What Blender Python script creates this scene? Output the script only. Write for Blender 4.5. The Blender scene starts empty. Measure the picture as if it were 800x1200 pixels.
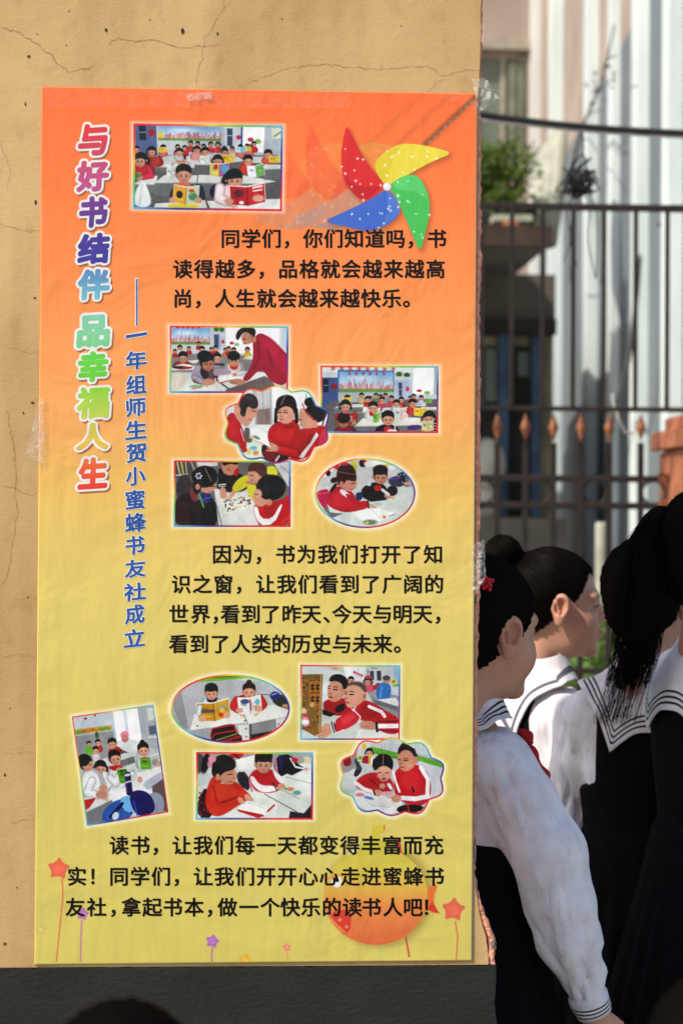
import bpy, math, random
import numpy as np
from mathutils import Vector, Matrix, Euler

S = bpy.context.scene
COL = S.collection
R = math.radians
# ---------------------------------------------------------------- camera, sky, sun, exposure
CAM_LOC = (-0.22071971, -3.49558334, 1.45)
CAM_ROT = (1.58194821, -0.00614202, -0.063661)
cam_d = bpy.data.cameras.new('camera'); cam = bpy.data.objects.new('camera', cam_d); COL.objects.link(cam)
cam.location, cam.rotation_euler = CAM_LOC, CAM_ROT
cam_d.sensor_fit = 'VERTICAL'; cam_d.sensor_height = 36; cam_d.lens = 78; cam_d.clip_end = 400; cam_d.clip_start = .05
cam_d.dof.use_dof = True; cam_d.dof.focus_distance = 3.62; cam_d.dof.aperture_fstop = 5.6
S.camera = cam
SUN_TO = Vector((-.62, -.36, .70)).normalized()             # towards the sun: high, from the left, a little in front of the wall
w = bpy.data.worlds.new('World'); S.world = w; w.use_nodes = True
nt = w.node_tree; bg = nt.nodes['Background']; sky = nt.nodes.new('ShaderNodeTexSky')
sky.sky_type = 'NISHITA'; sky.sun_disc = False
sky.sun_elevation = math.asin(SUN_TO.z); sky.sun_rotation = math.atan2(SUN_TO.x, SUN_TO.y); sky.dust_density = 2.0; sky.ozone_density = .6
nt.links.new(sky.outputs[0], bg.inputs[0]); bg.inputs[1].default_value = .15
sun_d = bpy.data.lights.new('sun', 'SUN'); sun_d.energy = 3.5; sun_d.angle = R(.53); sun_d.color = (1, .93, .82)
sun = bpy.data.objects.new('sun', sun_d); COL.objects.link(sun); sun.rotation_euler = SUN_TO.to_track_quat('Z', 'Y').to_euler()
vs = S.view_settings; vs.view_transform = 'Standard'; vs.look = 'None'; vs.gamma = 1; vs.use_curve_mapping = False; vs.exposure = .35
S.cycles.max_bounces = 8; S.cycles.transparent_max_bounces = 12
FPX = 78 / 36 * 1200
_M = Euler(CAM_ROT).to_matrix(); _C = Vector(CAM_LOC)
def P(px, py, Y):
    """the point seen at photograph position (px, py) that lies in the plane y = Y"""
    d = _M @ Vector(((px - 400) / FPX, (600 - py) / FPX, -1)); t = (Y - _C.y) / d.y
    return _C + d * t
# ---------------------------------------------------------------- helpers
def lin(c):
    c = np.asarray(c, float) / 255; return np.where(c <= .04045, c / 12.92, ((c + .055) / 1.055) ** 2.4)
def mesh(name, v, f, m=None, parent=None, smooth=False, org=None):
    """one mesh object; v in world metres (stored relative to its thing's origin)"""
    v = np.asarray(v, float)
    o0 = np.array(parent.matrix_world.translation if parent and parent.type == 'EMPTY' else (parent['_o'] if parent and '_o' in parent else (0, 0, 0)), float) if parent else np.array(org if org is not None else (0, 0, 0), float)
    me = bpy.data.meshes.new(name)
    if isinstance(f, np.ndarray):
        n, k = f.shape; me.vertices.add(len(v)); me.vertices.foreach_set('co', (v - o0).ravel().astype('f4'))
        me.loops.add(n * k); me.loops.foreach_set('vertex_index', f.ravel().astype('i4'))
        me.polygons.add(n); me.polygons.foreach_set('loop_start', np.arange(0, n * k, k, dtype='i4')); me.update(calc_edges=True)
    else:
        me.from_pydata((v - o0).tolist(), [], [list(q) for q in f]); me.update()
    if smooth: me.polygons.foreach_set('use_smooth', np.ones(len(me.polygons), bool))
    o = bpy.data.objects.new(name, me); COL.objects.link(o)
    if m: me.materials.append(m)
    if parent: o.parent = parent
    else: o.location = o0
    o['_o'] = [float(x) for x in o0]
    return o
def empty(name, loc):
    o = bpy.data.objects.new(name, None); COL.objects.link(o); o.location = loc; o.empty_display_size = .1
    o.matrix_world = Matrix.Translation(Vector(loc)); o['_o'] = [float(x) for x in loc]; return o
def tag(o, label=None, cat=None, group=None, kind=None):
    for k, x in (('label', label), ('category', cat), ('group', group), ('kind', kind)):
        if x: o[k] = x
    return o
def thing(name, loc, label, cat, group=None): return tag(empty(name, loc), label, cat, group)
class MB:
    """collects boxes, tubes and prisms into one mesh"""
    def __init__(s): s.v, s.f = [], []
    def add(s, v, f):
        b = len(s.v); s.v += [tuple(q) for q in v]; s.f += [tuple(i + b for i in q) for q in f]; return s
    def box(s, lo, hi, rot=None, c=None):
        v = [Vector((x, y, z)) for x in (lo[0], hi[0]) for y in (lo[1], hi[1]) for z in (lo[2], hi[2])]
        if rot is not None: v = [rot @ (q - Vector(c)) + Vector(c) for q in v]
        return s.add(v, [(0, 1, 3, 2), (4, 6, 7, 5), (0, 4, 5, 1), (2, 3, 7, 6), (0, 2, 6, 4), (1, 5, 7, 3)])
    def tube(s, pts, r, n=8, cap=True):
        pts = [Vector(p) for p in pts]; k = len(pts); rr = r if isinstance(r, (list, tuple)) else [r] * k
        V, F = [], []; up = Vector((0, 0, 1)); prev = None
        for i, p in enumerate(pts):
            d = (pts[min(i + 1, k - 1)] - pts[max(i - 1, 0)]).normalized()
            a = prev - d * prev.dot(d) if prev else d.cross(up if abs(d.z) < .9 else Vector((1, 0, 0)))
            if a.length < 1e-6: a = d.orthogonal()
            a.normalize(); prev = a; b = d.cross(a)
            for j in range(n): t = 2 * math.pi * j / n; V.append(p + (a * math.cos(t) + b * math.sin(t)) * rr[i])
        for i in range(k - 1):
            for j in range(n): F.append((i * n + j, i * n + (j + 1) % n, (i + 1) * n + (j + 1) % n, (i + 1) * n + j))
        if cap: F += [tuple(range(n - 1, -1, -1)), tuple((k - 1) * n + j for j in range(n))]
        return s.add(V, F)
    def prism(s, poly, a, b):
        """poly: points; a, b: offset vectors of its two faces"""
        n = len(poly); a, b = Vector(a), Vector(b)
        return s.add([Vector(p) + a for p in poly] + [Vector(p) + b for p in poly], [tuple(range(n)), tuple(range(2 * n - 1, n - 1, -1))] + [(i, n + i, n + (i + 1) % n, (i + 1) % n) for i in range(n)])
    def build(s, name, m, parent=None, smooth=False, org=None, bevel=0):
        o = mesh(name, s.v, s.f, m, parent, smooth, org)
        if bevel:
            b = o.modifiers.new('bevel', 'BEVEL'); b.width = bevel; b.segments = 2; b.limit_method = 'ANGLE'
        return o
def spline(pts, n=8):
    """Catmull-Rom through the points"""
    p = [Vector(q) for q in pts]; p = [2 * p[0] - p[1]] + p + [2 * p[-1] - p[-2]]; out = []
    for i in range(1, len(p) - 2):
        for k in range(n):
            t = k / n; a, b, c, d = p[i - 1:i + 3]
            out.append(.5 * ((2 * b) + (c - a) * t + (2 * a - 5 * b + 4 * c - d) * t * t + (3 * b - 3 * c + d - a) * t ** 3))
    return out + [p[-2]]
# ---- materials
def mat(name, col, rough=.7, var=.15, scale=8, bump=0., bscale=60, spec=.4, col2=None, stretch=(1, 1, 1), detail=6, metal=0.):
    """plain weathered surface: base colour varied by noise, fine bump"""
    m = bpy.data.materials.new(name); m.use_nodes = True; t = m.node_tree; N, L = t.nodes, t.links; b = N['Principled BSDF']
    b.inputs['Roughness'].default_value = rough; b.inputs['Specular IOR Level'].default_value = spec; b.inputs['Metallic'].default_value = metal
    g = N.new('ShaderNodeNewGeometry'); mp = N.new('ShaderNodeMapping'); mp.inputs['Scale'].default_value = stretch; L.new(g.outputs['Position'], mp.inputs[0])
    n = N.new('ShaderNodeTexNoise'); n.inputs['Scale'].default_value = scale; n.inputs['Detail'].default_value = detail; L.new(mp.outputs[0], n.inputs['Vector'])
    r = N.new('ShaderNodeValToRGB'); c = np.array(col, float); c2 = np.array(col2, float) if col2 is not None else c * (1 - var * 1.6)
    r.color_ramp.elements[0].position = .3; r.color_ramp.elements[1].position = .7
    r.color_ramp.elements[0].color = (*np.clip(c2, 0, 1), 1); r.color_ramp.elements[1].color = (*np.clip(c * (1 + var * .5), 0, 1), 1)
    L.new(n.outputs['Fac'], r.inputs[0]); L.new(r.outputs[0], b.inputs['Base Color'])
    if bump:
        n2 = N.new('ShaderNodeTexNoise'); n2.inputs['Scale'].default_value = bscale; n2.inputs['Detail'].default_value = 5; L.new(mp.outputs[0], n2.inputs['Vector'])
        bp = N.new('ShaderNodeBump'); bp.inputs['Strength'].default_value = bump; bp.inputs['Distance'].default_value = .01; L.new(n2.outputs['Fac'], bp.inputs['Height']); L.new(bp.outputs[0], b.inputs['Normal'])
    return m
def film_bump(m, strength=.115):
    """slow wrinkles of a plastic film stuck on a wall (positions in metres, so all prints on it wrinkle together)"""
    t = m.node_tree; N, L = t.nodes, t.links; b = N['Principled BSDF']; g = N.new('ShaderNodeNewGeometry')
    n = N.new('ShaderNodeTexNoise'); n.inputs['Scale'].default_value = 5.5; n.inputs['Detail'].default_value = 3; n.inputs['Distortion'].default_value = 1.2; L.new(g.outputs['Position'], n.inputs['Vector'])
    mp = N.new('ShaderNodeMapping'); mp.inputs['Scale'].default_value = (42, 42, 5); L.new(g.outputs['Position'], mp.inputs[0])
    n2 = N.new('ShaderNodeTexNoise'); n2.inputs['Scale'].default_value = 1; n2.inputs['Detail'].default_value = 3; L.new(mp.outputs[0], n2.inputs['Vector'])
    n3 = N.new('ShaderNodeTexNoise'); n3.inputs['Scale'].default_value = 130; n3.inputs['Detail'].default_value = 2; L.new(g.outputs['Position'], n3.inputs['Vector'])
    a = N.new('ShaderNodeMath'); a.operation = 'MULTIPLY_ADD'; a.inputs[1].default_value = .18; L.new(n2.outputs['Fac'], a.inputs[0]); L.new(n.outputs['Fac'], a.inputs[2])
    a2 = N.new('ShaderNodeMath'); a2.operation = 'MULTIPLY_ADD'; a2.inputs[1].default_value = .012; L.new(n3.outputs['Fac'], a2.inputs[0]); L.new(a.outputs[0], a2.inputs[2])
    bp = N.new('ShaderNodeBump'); bp.inputs['Strength'].default_value = strength; bp.inputs['Distance'].default_value = .05; L.new(a2.outputs[0], bp.inputs['Height']); L.new(bp.outputs[0], b.inputs['Normal'])
def print_mat(name, col=None):
    """ink on glossy film; colour from the mesh's own print or one flat ink"""
    m = bpy.data.materials.new(name); m.use_nodes = True; t = m.node_tree; b = t.nodes['Principled BSDF']
    b.inputs['Roughness'].default_value = .26; b.inputs['Specular IOR Level'].default_value = .36
    if col is None:
        a = t.nodes.new('ShaderNodeAttribute'); a.attribute_name = 'ink'; t.links.new(a.outputs['Color'], b.inputs['Base Color'])
    else: b.inputs['Base Color'].default_value = (*col, 1)
    film_bump(m); return m
def set_ink(o, rgb):
    a = o.data.color_attributes.new('ink', 'FLOAT_COLOR', 'POINT'); c = np.ones((len(o.data.vertices), 4), 'f4'); c[:, :3] = rgb; a.data.foreach_set('color', c.ravel())
# ---- implicit surfaces meshed by surface nets: bodies, hair and cloth as single continuous skins
def smin(a, b, k): h = np.clip(.5 + .5 * (b - a) / k, 0, 1); return b * (1 - h) + a * h - k * h * (1 - h)
def smax(a, b, k): return -smin(-a, -b, k)
def ell(p, c, r):
    q = (p - np.array(c)) / np.array(r); k0 = np.sqrt((q * q).sum(-1)); k1 = np.sqrt(((q / np.array(r)) ** 2).sum(-1)); return k0 * (k0 - 1) / np.maximum(k1, 1e-9)
def cap(p, a, b, ra, rb):
    a, b = np.array(a, float), np.array(b, float); e = b - a; t = np.clip(((p - a) @ e) / max(e @ e, 1e-12), 0, 1)
    return np.sqrt(((p - a - t[..., None] * e) ** 2).sum(-1)) - (ra + (rb - ra) * t)
def nets(f, lo, hi, h):
    lo, hi = np.array(lo, float), np.array(hi, float); n = np.ceil((hi - lo) / h).astype(int) + 1
    ax = [lo[i] + h * np.arange(n[i]) for i in range(3)]
    g = np.stack(np.meshgrid(*ax, indexing='ij'), -1).reshape(-1, 3)
    v = np.concatenate([f(g[i:i + 400000]) for i in range(0, len(g), 400000)]).reshape(n); del g
    pos = np.zeros((*(n - 1), 3), 'f4'); cnt = np.zeros(n - 1, 'f4')
    def cr(c): return v[c[0]:n[0] - 1 + c[0], c[1]:n[1] - 1 + c[1], c[2]:n[2] - 1 + c[2]]
    for axis in range(3):
        o = [i for i in range(3) if i != axis]
        for u in (0, 1):
            for w_ in (0, 1):
                c0 = [0, 0, 0]; c0[o[0]], c0[o[1]] = u, w_; c1 = list(c0); c1[axis] = 1
                a, b = cr(c0), cr(c1); m = (a < 0) != (b < 0); d = a - b; t = np.where(m, a / np.where(d == 0, 1, d), 0)
                for i in range(3): pos[..., i] += np.where(m, c0[i] + (t if i == axis else 0), 0)
                cnt += m
    act = cnt > 0; idx = -np.ones(act.shape, 'i8'); idx[act] = np.arange(act.sum())
    V = lo + h * (np.argwhere(act) + pos[act] / cnt[act][:, None]); F = []
    for axis in range(3):
        o = [(axis + 1) % 3, (axis + 2) % 3]; sl = [slice(None)] * 3; s2 = [slice(None)] * 3
        sl[axis] = slice(0, n[axis] - 1); s2[axis] = slice(1, n[axis]); a, b = v[tuple(sl)] < 0, v[tuple(s2)] < 0
        e = np.argwhere(a != b); e = e[(e[:, o[0]] > 0) & (e[:, o[1]] > 0) & (e[:, o[0]] < n[o[0]] - 1) & (e[:, o[1]] < n[o[1]] - 1)]
        if not len(e): continue
        q = []
        for du, dw in ((-1, -1), (0, -1), (0, 0), (-1, 0)):
            c = e.copy(); c[:, o[0]] += du; c[:, o[1]] += dw; q.append(idx[c[:, 0], c[:, 1], c[:, 2]])
        q = np.stack(q, 1); fl = ~a[e[:, 0], e[:, 1], e[:, 2]]; q[fl] = q[fl][:, ::-1]; F.append(q)
    return V, np.concatenate(F)
def normals(V, F):
    a = np.cross(V[F[:, 2]] - V[F[:, 0]], V[F[:, 3]] - V[F[:, 1]]); N = np.zeros_like(V)
    for i in range(4): np.add.at(N, F[:, i], a)
    return N / np.maximum(np.linalg.norm(N, axis=1), 1e-12)[:, None]
def creases(V, F, segs, keep=None):
    """press folds into cloth: each seg = (a, b, width, depth)"""
    N = normals(V, F); d = np.zeros(len(V))
    for a, b, wd, dp in segs:
        a, b = np.array(a), np.array(b); e = b - a; t = np.clip(((V - a) @ e) / (e @ e), 0, 1); r = np.linalg.norm(V - a - t[:, None] * e, axis=1)
        d += dp * np.exp(-r / wd) * (4 * t * (1 - t)) ** .5
    return V + N * np.clip(d, -.013, .008)[:, None]
def vnoise(p, s, seed=0):
    """smooth value noise in -1..1"""
    q = np.asarray(p) * s; i = np.floor(q).astype(int); f = q - i; f = f * f * (3 - 2 * f); r = np.zeros(len(q))
    for dx in (0, 1):
        for dy in (0, 1):
            for dz in (0, 1):
                hsh = ((i[:, 0] + dx) * 73856093 ^ (i[:, 1] + dy) * 19349663 ^ (i[:, 2] + dz) * 83492791 ^ seed * 2654435) & 0xffff
                hsh = (hsh * 40503 + 12345) & 0xffff
                r += (hsh / 32767.5 - 1) * (f[:, 0] if dx else 1 - f[:, 0]) * (f[:, 1] if dy else 1 - f[:, 1]) * (f[:, 2] if dz else 1 - f[:, 2])
    return r
# ---------------------------------------------------------------- prints: small colour rasters painted shape by shape
class Canvas:
    """A printed picture: numpy colour raster, painted with anti-aliased shapes in its own units (sRGB 0..255)."""
    def __init__(s, x0, y0, x1, y1, k, bg=(200, 205, 205)):
        s.x0, s.y0, s.x1, s.y1, s.k = x0, y0, x1, y1, k
        s.w, s.h = int(round((x1 - x0) * k)), int(round((y1 - y0) * k))
        s.a = np.zeros((s.h, s.w, 3)); s.a[:] = bg
        s.X, s.Y = np.meshgrid(x0 + (np.arange(s.w) + .5) / k, y0 + (np.arange(s.h) + .5) / k)
    def _win(s, bx0, by0, bx1, by1, pad):
        i0 = max(0, int((bx0 - pad - s.x0) * s.k)); i1 = min(s.w, int((bx1 + pad - s.x0) * s.k) + 2)
        j0 = max(0, int((by0 - pad - s.y0) * s.k)); j1 = min(s.h, int((by1 + pad - s.y0) * s.k) + 2)
        return (slice(j0, j1), slice(i0, i1)) if i1 > i0 and j1 > j0 else None
    def _mix(s, win, d, col, soft, al):
        soft = max(soft, 1.0 / s.k)
        m = np.clip(.5 - d / soft, 0, 1) * al
        c = np.array(col, float)
        s.a[win] = s.a[win] * (1 - m[..., None]) + c * m[..., None]
    def ell(s, cx, cy, rx, ry, col, rot=0, soft=0, al=1):
        r = max(rx, ry); w = s._win(cx - r, cy - r, cx + r, cy + r, soft + 2)
        if w is None: return
        x, y = s.X[w] - cx, s.Y[w] - cy; t = math.radians(rot)
        u, v = x * math.cos(t) + y * math.sin(t), -x * math.sin(t) + y * math.cos(t)
        q = np.sqrt((u / rx) ** 2 + (v / ry) ** 2)
        s._mix(w, (q - 1) * min(rx, ry), col, soft, al)
    def poly(s, pts, col, rnd=0, soft=0, al=1):
        p = np.array(pts, float)
        for _ in range(rnd):                                   # Chaikin corner cutting: rounds cloth and limbs
            n = np.roll(p, -1, 0); p = np.stack([p * .75 + n * .25, p * .25 + n * .75], 1).reshape(-1, 2)
        w = s._win(p[:, 0].min(), p[:, 1].min(), p[:, 0].max(), p[:, 1].max(), soft + 2)
        if w is None: return
        x, y = s.X[w], s.Y[w]; d2 = np.full(x.shape, 1e18); ins = np.zeros(x.shape, bool)
        n = len(p)
        for i in range(n):
            a, b = p[i], p[(i + 1) % n]; e = b - a; L = e @ e
            if L < 1e-12: continue
            t = np.clip(((x - a[0]) * e[0] + (y - a[1]) * e[1]) / L, 0, 1)
            d2 = np.minimum(d2, (x - a[0] - t * e[0]) ** 2 + (y - a[1] - t * e[1]) ** 2)
            if (a[1] > y.min()) != (b[1] > y.min()) or (a[1] > y.max()) != (b[1] > y.max()) or True:
                c = ((a[1] > y) != (b[1] > y))
                if e[1] != 0: ins ^= c & (x < a[0] + (y - a[1]) * e[0] / e[1])
        d = np.sqrt(d2); d[ins] *= -1
        s._mix(w, d, col, soft, al)
    def line(s, pts, wd, col, soft=0, al=1):
        p = np.array(pts, float); w = s._win(p[:, 0].min(), p[:, 1].min(), p[:, 0].max(), p[:, 1].max(), wd + soft + 2)
        if w is None: return
        x, y = s.X[w], s.Y[w]; d2 = np.full(x.shape, 1e18)
        for a, b in zip(p[:-1], p[1:]):
            e = b - a; L = max(e @ e, 1e-9); t = np.clip(((x - a[0]) * e[0] + (y - a[1]) * e[1]) / L, 0, 1)
            d2 = np.minimum(d2, (x - a[0] - t * e[0]) ** 2 + (y - a[1] - t * e[1]) ** 2)
        s._mix(w, np.sqrt(d2) - wd / 2, col, soft, al)
    def grad(s, pts, c0, c1, p0, p1, al=1):
        """flat polygon filled with a two-colour ramp running from p0 to p1"""
        p = np.array(pts, float); w = s._win(p[:, 0].min(), p[:, 1].min(), p[:, 0].max(), p[:, 1].max(), 2)
        if w is None: return
        t = Canvas(0, 0, 1, 1, 1); t.__dict__.update(s.__dict__); m = np.zeros(s.a.shape); t.a = m
        t.poly(pts, (1, 1, 1)); m = m[w][..., :1] * al
        e = np.subtract(p1, p0); f = np.clip(((s.X[w] - p0[0]) * e[0] + (s.Y[w] - p0[1]) * e[1]) / (e @ e), 0, 1)[..., None]
        s.a[w] = s.a[w] * (1 - m) + (np.array(c0, float) * (1 - f) + np.array(c1, float) * f) * m
    def grain(s, amp, seed=0, blur=True):
        g = np.random.default_rng(seed); n = g.normal(0, 1, s.a.shape[:2])
        if blur: n = (n + np.roll(n, 1, 0) + np.roll(n, 1, 1) + np.roll(n, -1, 0)) / 2
        s.a += n[..., None] * amp + g.normal(0, amp * .4, s.a.shape)

RAINBOW = [(0, (232, 36, 40)), (.07, (236, 90, 36)), (.13, (244, 200, 40)), (.19, (120, 196, 60)), (.25, (96, 186, 216)), (.33, (44, 56, 150)), (.41, (126, 44, 130)), (.48, (226, 36, 50)), (.57, (228, 34, 42)),
           (.63, (150, 44, 120)), (.69, (44, 56, 150)), (.75, (90, 184, 214)), (.82, (116, 196, 60)), (.89, (240, 196, 40)), (.95, (236, 96, 36)), (1, (232, 36, 40))]
def rainbow(t):
    t = np.asarray(t) % 1.0; xs = [a for a, _ in RAINBOW]
    return np.stack([np.interp(t, xs, [c[i] for _, c in RAINBOW]) for i in range(3)], -1)

SK, HR = (214, 160, 132), (32, 24, 24)
def shade(c, f): return tuple(max(0, min(255, v * f)) for v in c)
def head(c, x, y, r, look=0.0, down=.35, hair='boy', skin=SK, hc=HR, tilt=0):
    """a small printed head: look -1 left .. 1 right, down 0 level .. 1 reading"""
    t = math.radians(tilt)
    def at(u, v): return (x + (u * math.cos(t) - v * math.sin(t)) * r, y + (u * math.sin(t) + v * math.cos(t)) * r)
    lx, dy = look * .38, down * .28
    if hair == 'girl':
        for sx in (-1, 1): c.ell(*at(sx * .95 - lx * .4, .25), r * .30, r * .55, shade(hc, .9), rot=-sx * 12 + tilt, soft=r * .15)
    if hair == 'pony': c.ell(*at(-.95 if look > 0 else .95, .15), r * .4, r * .75, hc, rot=(25 if look > 0 else -25), soft=r * .2)
    if hair == 'bun': c.ell(*at(-lx, -1.05), r * .38, r * .34, hc, soft=r * .12)
    c.ell(*at(0, 0), r * .93, r * 1.06, hc, rot=tilt, soft=r * .12)                                    # hair mass
    for sx in (-1, 1):
        if sx * look < .55: c.ell(*at(sx * .86 - lx * .9, .22 + dy * .4), r * .15, r * .24, shade(skin, .86), soft=r * .08)  # ears
    c.ell(*at(lx, .30 + dy), r * .76, r * .80, shade(skin, .93), rot=tilt, soft=r * .14)                # face
    c.ell(*at(lx + .10, .28 + dy), r * .55, r * .62, skin, rot=tilt, soft=r * .3)
    c.ell(*at(lx * .8 + .05, .05 + dy), r * .40, r * .22, shade(skin, 1.06), soft=r * .25, al=.7)
    h = dict(boy=-.38, girl=-.30, pony=-.30, bun=-.36, crop=-.5)[hair]
    c.poly([at(-.92, -.05 + dy * .5), at(-.88, -.75), at(0, -1.12), at(.88, -.75), at(.92, -.05 + dy * .5), at(.66 + lx * .3, h + .18 + dy), at(lx, h + dy), at(-.66 + lx * .3, h + .18 + dy)], hc, rnd=2, soft=r * .14)
    if hair in ('girl',): c.line([at(lx * .3, -1.0), at(lx * .6, h + dy)], r * .06, shade(skin, .8), soft=r * .05, al=.6)
    e = .30 + dy
    for sx in (-1, 1):
        px = lx * 1.35 + sx * (.30 - abs(lx) * .16)
        if abs(px) > .92: continue
        c.line([at(px - .13, e - .15), at(px + .13, e - .15)], r * .07, shade(hc, 1.6), soft=r * .07, al=.75)     # brow
        c.line([at(px - .12, e + .03), at(px + .12, e + .03)], r * .09, (45, 28, 26), soft=r * .08, al=.95)      # eye
    c.ell(*at(lx * 1.6, e + .27), r * .11, r * .10, shade(skin, .78), soft=r * .1, al=.8)                            # nose
    c.ell(*at(lx * 1.6 - .03, e + .15), r * .06, r * .14, shade(skin, 1.1), soft=r * .1, al=.6)
    c.line([at(lx * 1.45 - .15, e + .50), at(lx * 1.45 + .15, e + .50)], r * .10, (176, 84, 78), soft=r * .08, al=.9)
    c.ell(*at(lx * .9 - .35, e + .32), r * .2, r * .16, (222, 130, 112), soft=r * .2, al=.4); c.ell(*at(lx * .9 + .4, e + .32), r * .2, r * .16, (222, 130, 112), soft=r * .2, al=.4)
def sleeve(c, pts, w, col, cuff=None, hand=True, skin=SK):
    """a bent arm with a hand at the last point"""
    c.line(pts, w * 1.08, shade(col, .62), soft=w * .2); c.line(pts, w * .92, col, soft=w * .3)
    q = [(px - w * .12, py - w * .16) for px, py in pts]; c.line(q, w * .28, shade(col, 1.22), soft=w * .5, al=.55)
    (ax, ay), (bx, by) = pts[-2], pts[-1]; L = math.hypot(bx - ax, by - ay) or 1; ux, uy = (bx - ax) / L, (by - ay) / L
    if cuff: c.line([(bx - ux * w * .15, by - uy * w * .15), (bx + ux * w * .05, by + uy * w * .05)], w * .95, cuff)
    if hand:
        hx, hy = bx + ux * w * .55, by + uy * w * .55
        c.ell(hx, hy, w * .52, w * .40, shade(skin, .9), rot=math.degrees(math.atan2(uy, ux)), soft=w * .15)
        for k in (-.35, -.1, .15, .38): c.line([(hx + ux * w * .2 - uy * w * k, hy + uy * w * .2 + ux * w * k), (hx + ux * w * .72 - uy * w * k * 1.2, hy + uy * w * .72 + ux * w * k * 1.2)], w * .17, shade(skin, 1.0), soft=w * .1)
def torso(c, x, y, w, h, col, soft=3):
    c.poly([(x - w * .5, y + h), (x - w * .52, y + h * .35), (x - w * .22, y), (x + w * .22, y), (x + w * .52, y + h * .35), (x + w * .5, y + h)], shade(col, .8), rnd=2, soft=soft)
    c.poly([(x - w * .36, y + h), (x - w * .38, y + h * .35), (x - w * .18, y + h * .08), (x + w * .16, y + h * .08), (x + w * .36, y + h * .4), (x + w * .3, y + h)], col, rnd=2, soft=soft * 3)
def book(c, x, y, w, h, cl, cr, rot=0, open_=.5, pages=(236, 232, 222)):
    """an open book held upright, seen from its covers"""
    t = math.radians(rot)
    def at(u, v): return (x + u * w * math.cos(t) - v * h * math.sin(t), y + u * w * math.sin(t) + v * h * math.cos(t))
    c.poly([at(-.52, -.50), at(0, -.42), at(.52, -.56), at(.52, .40), at(0, .53), at(-.52, .43)], pages)
    c.poly([at(-.5, -.46), at(0, -.36), at(0, .52), at(-.5, .42)], cl); c.poly([at(0, -.36), at(.5, -.50), at(.5, .38), at(0, .52)], cr)
    c.line([at(0, -.36), at(0, .52)], w * .03, shade(cl, .6), al=.8)
    c.poly([at(-.38, -.2), at(-.14, -.14), at(-.14, .04), at(-.38, -.02)], shade(cl, .72), rnd=1, soft=w * .04); c.poly([at(.12, -.14), at(.4, -.22), at(.4, .14), at(.12, .2)], shade(cr, .78), rnd=2, soft=w * .08)
    c.ell(*at(.26, .02), w * .1, h * .13, shade(cr, 1.25), soft=w * .05, al=.8); c.line([at(-.4, .2), at(-.12, .27)], h * .07, shade(cl, 1.3), soft=2, al=.7)
def skyline(c, x0, y0, x1, y1, seed=1):
    """the classroom mural: blue sky over a red city on a green strip"""
    c.grad([(x0, y0), (x1, y0), (x1, y1), (x0, y1)], (120, 172, 218), (216, 228, 232), (0, y0), (0, y0 + (y1 - y0) * .8))
    g = random.Random(seed); n = 34; b = y1 - (y1 - y0) * .16
    c.ell(x0 + (x1 - x0) * .4, y0 + (y1 - y0) * .3, (x1 - x0) * .2, (y1 - y0) * .12, (235, 240, 242), soft=(y1 - y0) * .2, al=.6)
    for k in range(n):
        px = x0 + (x1 - x0) * (k + .5) / n; hh = (y1 - y0) * g.uniform(.12, .40) * (1.7 if k in (9, 15, 16) else 1)
        c.line([(px, b), (px, b - hh)], (x1 - x0) / n * g.uniform(.3, .75), g.choice([(196, 84, 92), (206, 104, 110), (180, 70, 84)]), soft=1.5)
    c.poly([(x0, b), (x1, b), (x1, y1), (x0, y1)], (112, 168, 72)); c.line([(x0, b + 2), (x1, b + 1)], (y1 - y0) * .05, (206, 84, 70), al=.5)
def desk(c, pts, top=(214, 214, 208), drop=40):
    p = sorted(pts, key=lambda q: -q[1])[:2]; p.sort()
    c.poly([p[0], p[1], (p[1][0] - 3, p[1][1] + drop), (p[0][0] + 3, p[0][1] + drop)], (120, 122, 122)); c.poly(pts, top)
    c.line([p[0], p[1]], 4, shade(top, .8))

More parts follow.
